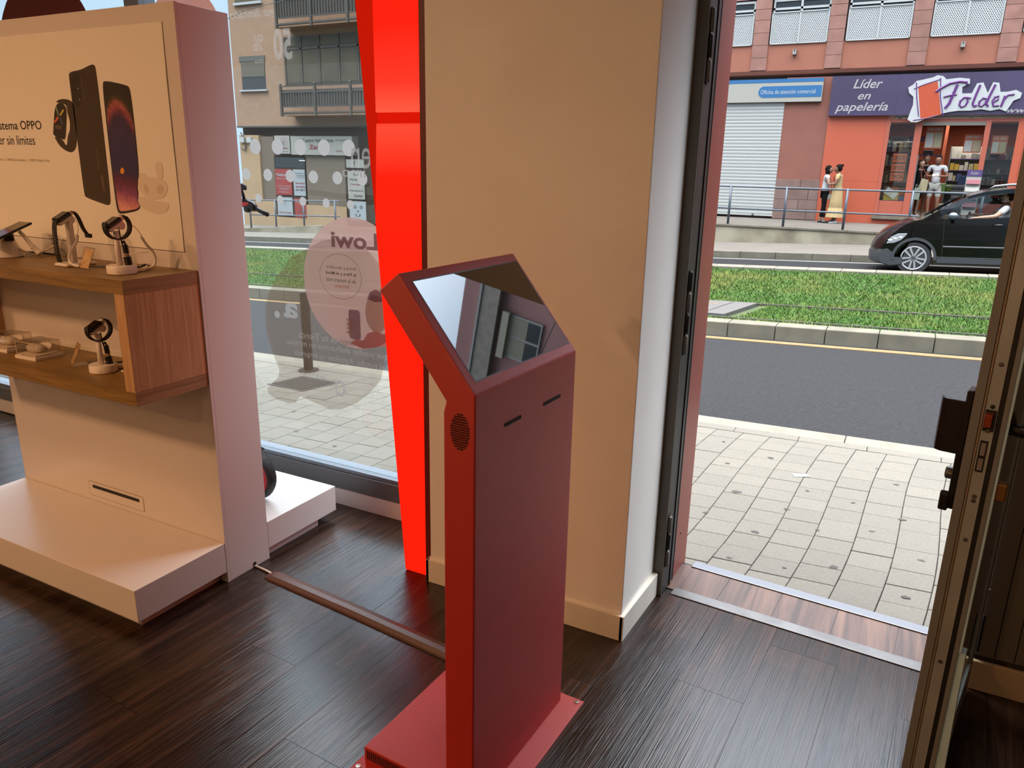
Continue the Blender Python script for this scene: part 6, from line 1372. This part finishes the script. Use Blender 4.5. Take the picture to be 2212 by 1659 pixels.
for y in (CY0 - .018,):
    v0 = [b.verts.new(cm @ Vector((x, y, z))) for x, z in pa_ + pb_]; v1 = [b.verts.new(cm @ Vector((x, y + .06, z))) for x, z in pa_ + pb_]; N = len(v0)
    for j in range(N): b.faces.new((v0[j], v0[(j + 1) % N], v1[(j + 1) % N], v1[j]))
    h = N // 2
    for j in range(h - 1): b.faces.new((v0[j], v0[j + 1], v0[N - 2 - j], v0[N - 1 - j]))
for v in b.verts: pass
obj('wheel_arch_trim', b, cg_, t)
b = B(); box(b, .42, 2.22, CY0 - .015, CY0 + .05, .23, .33, cm); obj('sill', b, cg_, t, bevel=.01); b = B(); box(b, .42, 2.22, CY0 - .022, CY0, .335, .352, cm); obj('sill_strip', b, chrome, t)
b = B(); box(b, .50, 2.1, CY0 - .014, CY0, .525, .552, cm); obj('door_moulding', b, chrome, t, bevel=.004)
carloft('front_bumper', [(-.775, .22), (-.785, .38), (-.76, .46), (-.66, .48), (-.58, .42), (-.55, .33), (-.33, .32), (-.31, .20), (-.6, .165)], CY0 - .012, CY1 + .012, cg_, n=6)
b = B(); prism(b, [(-.47, .36), (-.44, .46), (-.37, .46), (-.37, .37)], 'y', CY0 - .0, CY0 + .02); b.transform(cm); obj('fog_light', b, M['black'], t)
for x0, z0, x1, z1 in ((.50, .36, .47, 1.03), (1.50, .36, 1.54, 1.06)):
    b = B(); tube(b, [cm @ Vector((x0, CY0 - .001, z0)), cm @ Vector((x1, CY0 - .001, z1))], .005, 4); obj('door_seam', b, M['black'], t)
b = B(); tube(b, [cm @ Vector((1.24, CY0 - .03, .935)), cm @ Vector((1.33, CY0 - .045, .945)), cm @ Vector((1.42, CY0 - .03, .945))], [.014, .018, .014], 8); obj('door_handle', b, cp, t, smooth=True)
b = B(); ball(b, cm @ Vector((.60, CY0 - .12, 1.10)), .10, 14, sx=.9, sy=.7, sz=.72); mi = obj('wing_mirror', b, pmat('mirror_housing', (88, 100, 112), .2, coat=.8), t, smooth=True); b = B(); tube(b, [cm @ Vector((.60, CY0 - .08, 1.04)), cm @ Vector((.60, CY0 + .01, .99))], [.03, .035], 8); obj('mirror_foot', b, cp, mi)
b = B(); box(b, .3, 3.1, CY0 + .1, CY1 - .1, .5, .62, cm); obj('cabin_floor', b, M['black'], t); b = B(); prism(b, [(.30, 1.0), (.75, 1.06), (.75, .8), (.3, .8)], 'y', CY0 + .1, CY1 - .1); b.transform(cm); obj('dashboard', b, M['black'], t)
for yy in (CY0 + .42, CY1 - .42):
    b = B(); prism(b, [(1.15, .62), (1.62, .62), (1.78, 1.18), (1.66, 1.22), (1.50, .82), (1.15, .80)], 'y', yy - .24, yy + .24); b.transform(cm); obj('seat', b, M['blackg'], t, bevel=.03)
b = B(); tube(b, [cm @ Vector((.82 + .06 * math.sin(a), CY0 + .45 + .18 * math.cos(a), .98 + .17 * math.sin(a))) for a in [2 * PI * i / 20 for i in range(20)]], .013, 8, closed=True); obj('steering_wheel', b, M['black'], t)
def wheel(cx, y, s):
    R_ = Matrix.Rotation(PI / 2, 3, 'X'); c = cm @ Vector((cx, y, .31))
    b = B(); lathe(b, [(.205, -.10), (.29, -.10), (.308, -.07), (.308, .07), (.29, .10), (.205, .10)], 36, c, R_); ty = obj('tyre', b, M['rubber'], t); smooth_by_angle(ty)
    f_ = -1 if s < 0 else 1
    b = B(); yo = -.104 * f_
    ring = [(.196, yo), (.222, yo - .006 * f_), (.226, yo + .002), (.222, yo + .02 * f_), (.196, yo + .03 * f_)]
    o1 = []
    for i in range(36):
        a = 2 * PI * i / 36; o1.append([b.verts.new(c + Vector((r_ * math.cos(a), w_, r_ * math.sin(a)))) for r_, w_ in ring])
    for i in range(36):
        A, Q = o1[i], o1[(i + 1) % 36]
        for j in range(5): b.faces.new((A[j], A[(j + 1) % 5], Q[(j + 1) % 5], Q[j]))
    rim = obj('wheel_rim', b, rimm, t, smooth=True)
    b = B(); lathe(b, [(0, -.03), (.15, -.03), (.15, .0), (0, .0)], 24, c, R_); obj('brake_disc', b, M['greyframe'], rim)
    for i in range(5):
        a = -PI / 2 + 2 * PI * i / 5
        for ds in (-1, 1):
            def P_(r_, off): return c + Vector((r_ * math.cos(a) - off * math.sin(a), yo - .002 * f_, r_ * math.sin(a) + off * math.cos(a)))
            q_ = [P_(.02, ds * .004), P_(.02, ds * .030), P_(.206, ds * .068), P_(.210, ds * .032)]
            b = B(); hexa(b, q_, [p + Vector((0, .025 * f_, 0)) for p in q_]); obj('wheel_spoke', b, rimm, rim)
    b = B(); lathe(b, [(0, -.112), (.04, -.110), (.052, -.09), (0, -.08)], 16, c, R_); obj('hub_cap', b, rimm, rim, smooth=True)
wheel(W1, CY0 + .10, 1); wheel(W2, CY0 + .10, 1); wheel(W1, CY1 - .10, -1); wheel(W2, CY1 - .10, -1)
b = B(); box(b, 3.3, 3.44, CY0 + .02, CY0 + .12, .75, 1.05, cm); obj('tail_light', b, M['scred'], t, bevel=.01)
# ------------------------------------------------------------------ people
def ell(b, c, rx, ry, rz, n=12):
    ball(b, c, 1.0, n, mx=Matrix.Diagonal((rx, ry, rz)))
def person(label, loc, rotz, H, skin, J, group=None, scale_r=1.0):
    """J: joint positions for height 1 (x right, y ahead, z up). Body = one continuous skin mesh with head, fingers and feet."""
    t = thing('person', label, 'person', loc, rotz, group)
    D_ = dict(pel=(0, 0, .52), wai=(0, .0, .60), che=(0, 0, .72), nek=(0, 0, .825), chn=(0, .012, .870), crn=(0, .0, .955),
              hL=(-.05, 0, .50), kL=(-.052, .01, .285), aL=(-.052, -.01, .045), tL=(-.056, .075, .015), hR=(.05, 0, .50), kR=(.052, .01, .285), aR=(.052, -.01, .045), tR=(.056, .075, .015),
              sL=(-.105, 0, .805), eL=(-.125, -.02, .63), wL=(-.12, .03, .48), sR=(.105, 0, .805), eR=(.125, -.02, .63), wR=(.12, .03, .48), fL=(0, .2, -1), fR=(0, .2, -1))
    D_.update(J)
    R_ = dict(pel=.065, wai=.058, che=.062, nek=.030, chn=.034, crn=.040, h=.050, k=.031, a=.021, t=.017, s=.034, e=.024, w=.016)
    vs, es, ix = [], [], {}
    def ad(k_, r): ix[k_] = len(vs); vs.append((Vector(D_[k_]) * H, r * H * scale_r))
    R_['shd'] = .050; D_.setdefault('shd', tuple((Vector(D_['che']) * .3 + Vector(D_['nek']) * .7)))
    for k_ in ('pel', 'wai', 'che', 'shd', 'nek', 'chn', 'crn'): ad(k_, R_[k_])
    for s in 'LR':
        for p_ in 'hkat': ad(p_ + s, R_[p_])
        for p_ in 'sew': ad(p_ + s, R_[p_])
    for a, c in (('pel', 'wai'), ('wai', 'che'), ('che', 'shd'), ('shd', 'nek'), ('nek', 'chn'), ('chn', 'crn')): es.append((ix[a], ix[c]))
    for s in 'LR': es += [(ix['pel'], ix['h' + s]), (ix['h' + s], ix['k' + s]), (ix['k' + s], ix['a' + s]), (ix['a' + s], ix['t' + s]), (ix['shd'], ix['s' + s]), (ix['s' + s], ix['e' + s]), (ix['e' + s], ix['w' + s])]
    for s in 'LR':      # palm and five fingers, slightly curled
        d = Vector(D_['f' + s]).normalized(); w = Vector(D_['w' + s]); side = d.cross(Vector((0, 0, 1))) if abs(d.z) < .9 else Vector((0, 1, 0)); side.normalize(); cu = d.cross(side)
        pi_ = len(vs); vs.append(((w + d * .030) * H, .016 * H)); es.append((ix['w' + s], pi_))
        for q, ln in ((-.014, .045), (-.005, .052), (.005, .050), (.014, .040)):
            a = len(vs); vs.append(((w + d * .052 + side * q) * H, .0052 * H)); vs.append(((w + d * (.052 + ln * .55) + side * q * 1.1 + cu * .004) * H, .0048 * H)); vs.append(((w + d * (.052 + ln * .85) + side * q + cu * .014) * H, .0038 * H)); es += [(pi_, a), (a, a + 1), (a + 1, a + 2)]
        a = len(vs); vs.append(((w + d * .030 + side * .020) * H, .0060 * H)); vs.append(((w + d * .052 + side * .026 + cu * .008) * H, .0050 * H)); es += [(pi_, a), (a, a + 1)]
    hc = (Vector(D_['chn']) * .45 + Vector(D_['crn']) * .55)
    def extra(b):
        hd = (Vector(D_['chn']) - Vector(D_['nek'])); fy = 1
        ell(b, (hc * H), .046 * H, .056 * H, .068 * H, 16)
        ell(b, (hc + Vector((0, .055, -.012))) * H, .008 * H, .013 * H, .012 * H, 8)
        ell(b, (hc + Vector((0, .046, -.040))) * H, .020 * H, .010 * H, .014 * H, 8)
        for s in (-1, 1): ell(b, (hc + Vector((s * .047, 0, -.006))) * H, .006 * H, .010 * H, .016 * H, 8)
    body = skinned('body', (vs, es), skin, t, 2, True, 0, extra)
    for s in (-1, 1):
        b = B(); ell(b, (hc + Vector((s * .017, .0515, .004))) * H, .006 * H, .004 * H, .0035 * H, 8); obj('eye', b, M['ink'], t, local=True)
    b = B(); ell(b, (hc + Vector((0, .054, -.034))) * H, .013 * H, .004 * H, .0035 * H, 8); obj('mouth', b, pmat('lips', (150, 84, 76), .5) if 'lips' not in bpy.data.materials else bpy.data.materials['lips'], t, local=True)
    return t, D_, hc
def shell(name, t, D_, H, parts, m, sub=2):
    """garment: skin surface a little wider than the body; parts = list of chains [(joint or point, radius)...] joined at equal joints"""
    vs, es, ix = [], [], {}
    for ch in parts:
        prev = None
        for k_, r in ch:
            key = k_ if isinstance(k_, str) else tuple(k_)
            if key not in ix: ix[key] = len(vs); vs.append((Vector(D_[k_] if isinstance(k_, str) else k_) * H, (r[0] * H, r[1] * H) if isinstance(r, tuple) else r * H))
            if prev is not None: es.append((prev, ix[key]))
            prev = ix[key]
    return skinned(name, (vs, es), m, t, sub, True, 0)
def mixp(a, b_, f_): return tuple(Vector(a) * (1 - f_) + Vector(b_) * f_)
def hair(t, hc, H, m, back=.0, bun=False, long_=0.0, top=1.0):
    b = B(); ell(b, (hc + Vector((0, -.012, .014))) * H, .053 * H, .060 * H, .066 * H * top, 16)
    geom = [v for v in b.verts if v.co.y > (hc.y + .018) * H and v.co.z < (hc.z + .030) * H]
    bmesh.ops.delete(b, geom=geom, context='VERTS')
    if bun: ell(b, (hc + Vector((0, -.062, .060))) * H, .020 * H, .026 * H, .022 * H, 10)
    if long_:
        for s in (-1, 1): ell(b, (hc + Vector((s * .040, -.015, -.03))) * H, .018 * H, .032 * H, (.04 + long_) * H, 10)
        ell(b, (hc + Vector((0, -.04, -.03))) * H, .045 * H, .022 * H, (.04 + long_) * H, 10)
    obj('hair', b, m, t, local=True, smooth=True)
def shoe(t, D_, H, s, m, parent=None):
    a, o_ = Vector(D_['a' + s]), Vector(D_['t' + s]); d = (o_ - a); d.z = 0; L = d.length; ang = math.atan2(d.y, d.x)
    mt = Matrix.Translation((a.x * H, a.y * H, 0)) @ Matrix.Rotation(ang, 4, 'Z')
    b = B(); n_ = 7; rings = []
    prof_ = [(-.028, .018, .040), (-.01, .024, .050), (.02, .026, .046), (.05, .028, .034), (.08, .027, .026), (.105, .018, .018)]
    for x, w, h in prof_:
        rings.append([b.verts.new(mt @ Vector((x * H, yy * w * H, zz * h * H))) for yy, zz in ((-1, 0.02), (1, 0.02), (1, .45), (.55, 1), (-.55, 1), (-1, .45))])
    for A, Q in zip(rings, rings[1:]):
        for j in range(6): b.faces.new((A[j], A[(j + 1) % 6], Q[(j + 1) % 6], Q[j]))
    b.faces.new(rings[0]); b.faces.new(rings[-1][::-1]); obj('shoe', b, m, t, local=True, smooth=True)
skA = pmat('skin_light', (204, 156, 128), .6); skB = pmat('skin_tan', (168, 112, 82), .6)
blk = pmat('black_cloth', (26, 24, 26), .95, spec=.1); wht = pmat('white_cloth', (238, 236, 236), .85); yel = pmat('pale_yellow_cloth', (228, 196, 138), .9, var=.06, vscale=14, bump=.3, bscale=40); hrk = pmat('dark_hair', (34, 24, 20), .9, spec=.1); hrb = pmat('brown_hair', (66, 42, 28), .9, spec=.1)
# woman in the white top, facing right towards her friend
H = 1.60
t, Dj, hc = person('person in a white top and black leggings with glasses, left of the yellow dress', (-2.46, 23.85, WZ - .002), math.radians(-78), H, skA,
    dict(eR=(.150, .03, .66), wR=(.075, .145, .705), fR=(-.3, .5, .9), eL=(-.145, -.01, .64), wL=(-.15, .03, .49), aL=(-.045, -.03, .045), tL=(-.055, .045, .015), aR=(.045, .02, .045), tR=(.055, .095, .015), chn=(0, .03, .868), crn=(0, .018, .952)))
shell('top', t, Dj, H, [[('pel', .078), ('wai', .068), ('che', .074), ('shd', .054)], [('shd', .054), ('sL', .040), (mixp(Dj['sL'], Dj['eL'], .45), .033)], [('shd', .054), ('sR', .040), (mixp(Dj['sR'], Dj['eR'], .45), .033)]], wht)
shell('leggings', t, Dj, H, [[('pel', .068), ('hL', .055), ('kL', .036), (mixp(Dj['kL'], Dj['aL'], .85), .025)], [('pel', .068), ('hR', .055), ('kR', .036), (mixp(Dj['kR'], Dj['aR'], .85), .025)]], blk)
hair(t, hc, H, hrk, long_=.01)
b = B()
for s in (-1, 1): tube(b, [(s * .018 * H + .014 * H * math.cos(a), (hc.y + .062) * H, (hc.z + .004) * H + .010 * H * math.sin(a)) for a in [2 * PI * i / 12 for i in range(12)]], .0022, 5, closed=True); tube(b, [(s * .032 * H, (hc.y + .060) * H, (hc.z + .006) * H), (s * .050 * H, hc.y * H, (hc.z + .004) * H)], .002, 5)
obj('glasses', b, M['black'], t, local=True)
for s in 'LR': shoe(t, Dj, H, s, M['black'])
b = B(); tube(b, [(-.10 * H, .055 * H, .80 * H), (-.04 * H, .085 * H, .70 * H), (.05 * H, .09 * H, .56 * H)], .012, 6, flat=(.3, 1)); obj('bag_strap', b, M['black'], t, local=True)
b = B(); box(b, .03, .10, .05, .17, .66, .80); sb_ = obj('shoulder_bag', b, pmat('pale_bag', (196, 200, 190), .7), t, local=True, bevel=.012)
# woman in the yellow dress, facing left
H = 1.64
t, Dj, hc = person('person in a long pale yellow dress with a hair bun, looking at a phone', (-2.13, 23.80, WZ - .002), math.radians(84), H, skB,
    dict(eR=(.140, .02, .66), wR=(.055, .150, .69), fR=(-.2, .8, .5), eL=(-.140, .02, .65), wL=(-.05, .155, .68), fL=(.2, .8, .5), chn=(0, .045, .862), crn=(0, .030, .948), aL=(-.045, -.035, .045), tL=(-.05, .05, .015), aR=(.045, .03, .045), tR=(.05, .115, .015)))
shell('dress_top', t, Dj, H, [[('pel', .076), ('wai', .068), ('che', .078), ('shd', .054)], [('shd', .054), ('sL', .040), (mixp(Dj['sL'], Dj['eL'], .55), .033)], [('shd', .054), ('sR', .040), (mixp(Dj['sR'], Dj['eR'], .55), .033)]], yel)
b = B(); rings = []
for z, r in ((.62, .070), (.52, .088), (.40, .100), (.28, .112), (.262, .106), (.25, .118), (.16, .136), (.105, .146)):
    rings.append([b.verts.new(((r * (1 + .05 * math.sin(9 * a)) * .98) * math.cos(a) * H, (r * (1 + .05 * math.sin(9 * a))) * math.sin(a) * H + .005, z * H)) for a in [2 * PI * i / 36 for i in range(36)]])
for A, Q in zip(rings, rings[1:]):
    for j in range(36): b.faces.new((A[j], A[(j + 1) % 36], Q[(j + 1) % 36], Q[j]))
obj('skirt', b, yel, t, local=True, smooth=True)
hair(t, hc, H, hrk, bun=True)
for s in 'LR': shoe(t, Dj, H, s, wht)
b = B(); tube(b, [(-.07 * H, -.03 * H, .82 * H), (-.02 * H, .080 * H, .78 * H), (.09 * H, .085 * H, .60 * H)], .010, 6, flat=(.3, 1)); obj('bag_strap', b, hrk, t, local=True)
b = B(); box(b, .10, .17, .04, .20, .74, .98); obj('shoulder_bag', b, pmat('sage_bag', (150, 160, 132), .7), t, local=True, bevel=.015)
ph = B(); box(ph, -.035, .035, -.005, .005, -.07, .07, Matrix.Translation((-2.13 - .30, 23.80 + .02, WZ + .715 * H + .02)) @ Matrix.Rotation(math.radians(84), 4, 'Z') @ Matrix.Rotation(math.radians(-50), 4, 'X'))
tag(obj('mobile_phone', ph, M['blackg'], bevel=.004), 'dark mobile phone held by the woman in the yellow dress', 'phone')
# young man in a white T-shirt in the doorway
FLZ = .33
H = 1.70
t, Dj, hc = person('person in a white T-shirt and pale shorts reading a phone in the shop doorway', (.27, YF + .22, FLZ), math.radians(172), H, skB,
    dict(eR=(.150, .0, .655), wR=(.06, .13, .655), fR=(-.5, .8, .1), eL=(-.155, .0, .655), wL=(-.06, .135, .66), fL=(.5, .8, .1), chn=(0, .040, .864), crn=(0, .030, .950), kL=(-.075, .02, .285), aL=(-.085, -.01, .045), tL=(-.105, .07, .015), kR=(.060, .03, .285), aR=(.045, .01, .045), tR=(.045, .09, .015)))
shell('t_shirt', t, Dj, H, [[('pel', .076), ('wai', .070), ('che', .072), ('shd', .054)], [('shd', .054), ('sL', .040), (mixp(Dj['sL'], Dj['eL'], .6), .033)], [('shd', .054), ('sR', .040), (mixp(Dj['sR'], Dj['eR'], .6), .033)]], wht)
shell('shorts', t, Dj, H, [[('pel', .070), ('hL', .054), (mixp(Dj['hL'], Dj['kL'], .5), .050), (mixp(Dj['hL'], Dj['kL'], .93), .046)], [('pel', .070), ('hR', .054), (mixp(Dj['hR'], Dj['kR'], .5), .050), (mixp(Dj['hR'], Dj['kR'], .93), .046)]], pmat('pale_grey_shorts', (206, 202, 190), .9))
hair(t, hc, H, hrk, top=1.08)
for s in 'LR': shoe(t, Dj, H, s, wht)
b = B(); box(b, -.11, .11, .142, .146, 1.245, 1.262); obj('chest_print', b, pmat('dull_red_print', (150, 70, 70), .8), t, local=True)
ph = B(); box(ph, -.075, .075, -.004, .004, -.04, .04, Matrix.Translation((.24, YF - .10, FLZ + .675 * H)) @ Matrix.Rotation(math.radians(-35), 4, 'X'))
tag(obj('mobile_phone', ph, WF, bevel=.004), 'white mobile phone in the hands of the man in the doorway', 'phone')
# two people standing behind him
H = 1.72
t, Dj, hc = person('person in black with glasses behind the man in the white T-shirt', (-.04, YF + .55, FLZ), math.radians(190), H, skB, dict(chn=(0, .03, .866), crn=(0, .015, .952)))
shell('shirt', t, Dj, H, [[('pel', .082), ('wai', .078), ('che', .084), ('shd', .054)], [('shd', .054), ('sL', .040), (mixp(Dj['sL'], Dj['eL'], .8), .033)], [('shd', .054), ('sR', .040), (mixp(Dj['sR'], Dj['eR'], .8), .033)]], blk)
shell('shorts', t, Dj, H, [[('pel', .074), ('hL', .066), (mixp(Dj['hL'], Dj['kL'], .7), .054)], [('pel', .074), ('hR', .066), (mixp(Dj['hR'], Dj['kR'], .7), .054)]], pmat('dark_red_shorts', (112, 30, 28), .9))
hair(t, hc, H, hrb)
for s in 'LR': shoe(t, Dj, H, s, M['black'])
H = 1.58
t, Dj, hc = person('person in a dark top carrying a cream tote bag at the left of the doorway', (-.16, YF + .30, FLZ), math.radians(215), H, skA, dict(chn=(0, .03, .866), crn=(0, .015, .952)))
shell('top', t, Dj, H, [[('pel', .078), ('wai', .070), ('che', .076), ('shd', .054)], [('shd', .054), ('sL', .040), (mixp(Dj['sL'], Dj['eL'], .5), .033)], [('shd', .054), ('sR', .040), (mixp(Dj['sR'], Dj['eR'], .5), .033)]], blk)
shell('trousers', t, Dj, H, [[('pel', .068), ('hL', .056), ('kL', .042)], [('pel', .068), ('hR', .056), ('kR', .042)]], blk)
hair(t, hc, H, hrb, long_=.02)
for s in 'LR': shoe(t, Dj, H, s, M['black'])
t = thing('tote_bag', 'cream tote bag with red shoulder straps behind the man in the doorway', 'bag', (-.02, YF + .06, 1.02))
b = B(); prism(b, [(-.14, 1.02), (.08, 1.00), (.10, 1.34), (-.08, 1.38)], 'y', YF + .05, YF + .12); obj('bag_body', b, pmat('cream_canvas', (206, 190, 150), .9), t, bevel=.01)
b = B(); tube(b, [(-.08, YF + .085, 1.36), (-.12, YF + .085, 1.55), (-.10, YF + .1, 1.70), (.0, YF + .085, 1.5), (.08, YF + .085, 1.34)], .010, 6, flat=(.4, 1)); obj('bag_strap', b, pmat('red_strap', (150, 40, 30), .8), t)
t = thing('plastic_bag', 'grey-green carrier bag held low at the left doorway post', 'bag', (-.2, YF - .02, .80))
b = B(); prism(b, [(-.235, .80), (-.065, .80), (-.06, 1.00), (-.08, 1.12), (-.21, 1.12), (-.235, 1.0)], 'y', YF - .04, YF + .03); obj('bag_body', b, pmat('greygreen_plastic', (150, 160, 140), .5), t, bevel=.01)
for x0 in (-.20, -.13):
    b = B(); tube(b, [(x0, YF - .005, 1.11), (x0 + .012, YF - .005, 1.22), (x0 + .03, YF - .005, 1.23), (x0 + .045, YF - .005, 1.11)], .006, 6); obj('bag_handle', b, bpy.data.materials['greygreen_plastic'], t)
# the driver, seated, left arm on the window ledge
H = 1.74
sx_ = 1.34
t, Dj, hc = person('person driving the black car with a bare forearm resting on the window ledge', (sx_, CY0 + .34, .22 - .335 + .04 * sx_), math.radians(90), H, skA,
    dict(pel=(0, 0, .335), wai=(0, -.02, .41), che=(0, -.03, .51), nek=(0, -.035, .605), chn=(0, -.015, .645), crn=(0, -.03, .735), hL=(-.05, .02, .32), kL=(-.06, .26, .37), aL=(-.06, .38, .20), tL=(-.06, .46, .20), hR=(.05, .02, .32), kR=(.06, .26, .37), aR=(.06, .38, .20), tR=(.06, .46, .20),
         sL=(.105, -.03, .585), eL=(.13, .10, .47), wL=(.10, .24, .50), fL=(0, 1, -.1), sR=(-.105, -.02, .575), eR=(-.190, .07, .497), wR=(-.175, .235, .475), fR=(.1, 1, -.15)))
shell('t_shirt', t, Dj, H, [[('pel', .082), ('wai', .076), ('che', .080), ('shd', .054)], [('shd', .054), ('sL', .040), (mixp(Dj['sL'], Dj['eL'], .6), .033)], [('shd', .054), ('sR', .040), (mixp(Dj['sR'], Dj['eR'], .65), .033)]], wht)
shell('trousers', t, Dj, H, [[('pel', .076), ('hL', .060), ('kL', .042), ('aL', .03)], [('pel', .076), ('hR', .060), ('kR', .042), ('aR', .03)]], blk)
hair(t, hc, H, hrb)
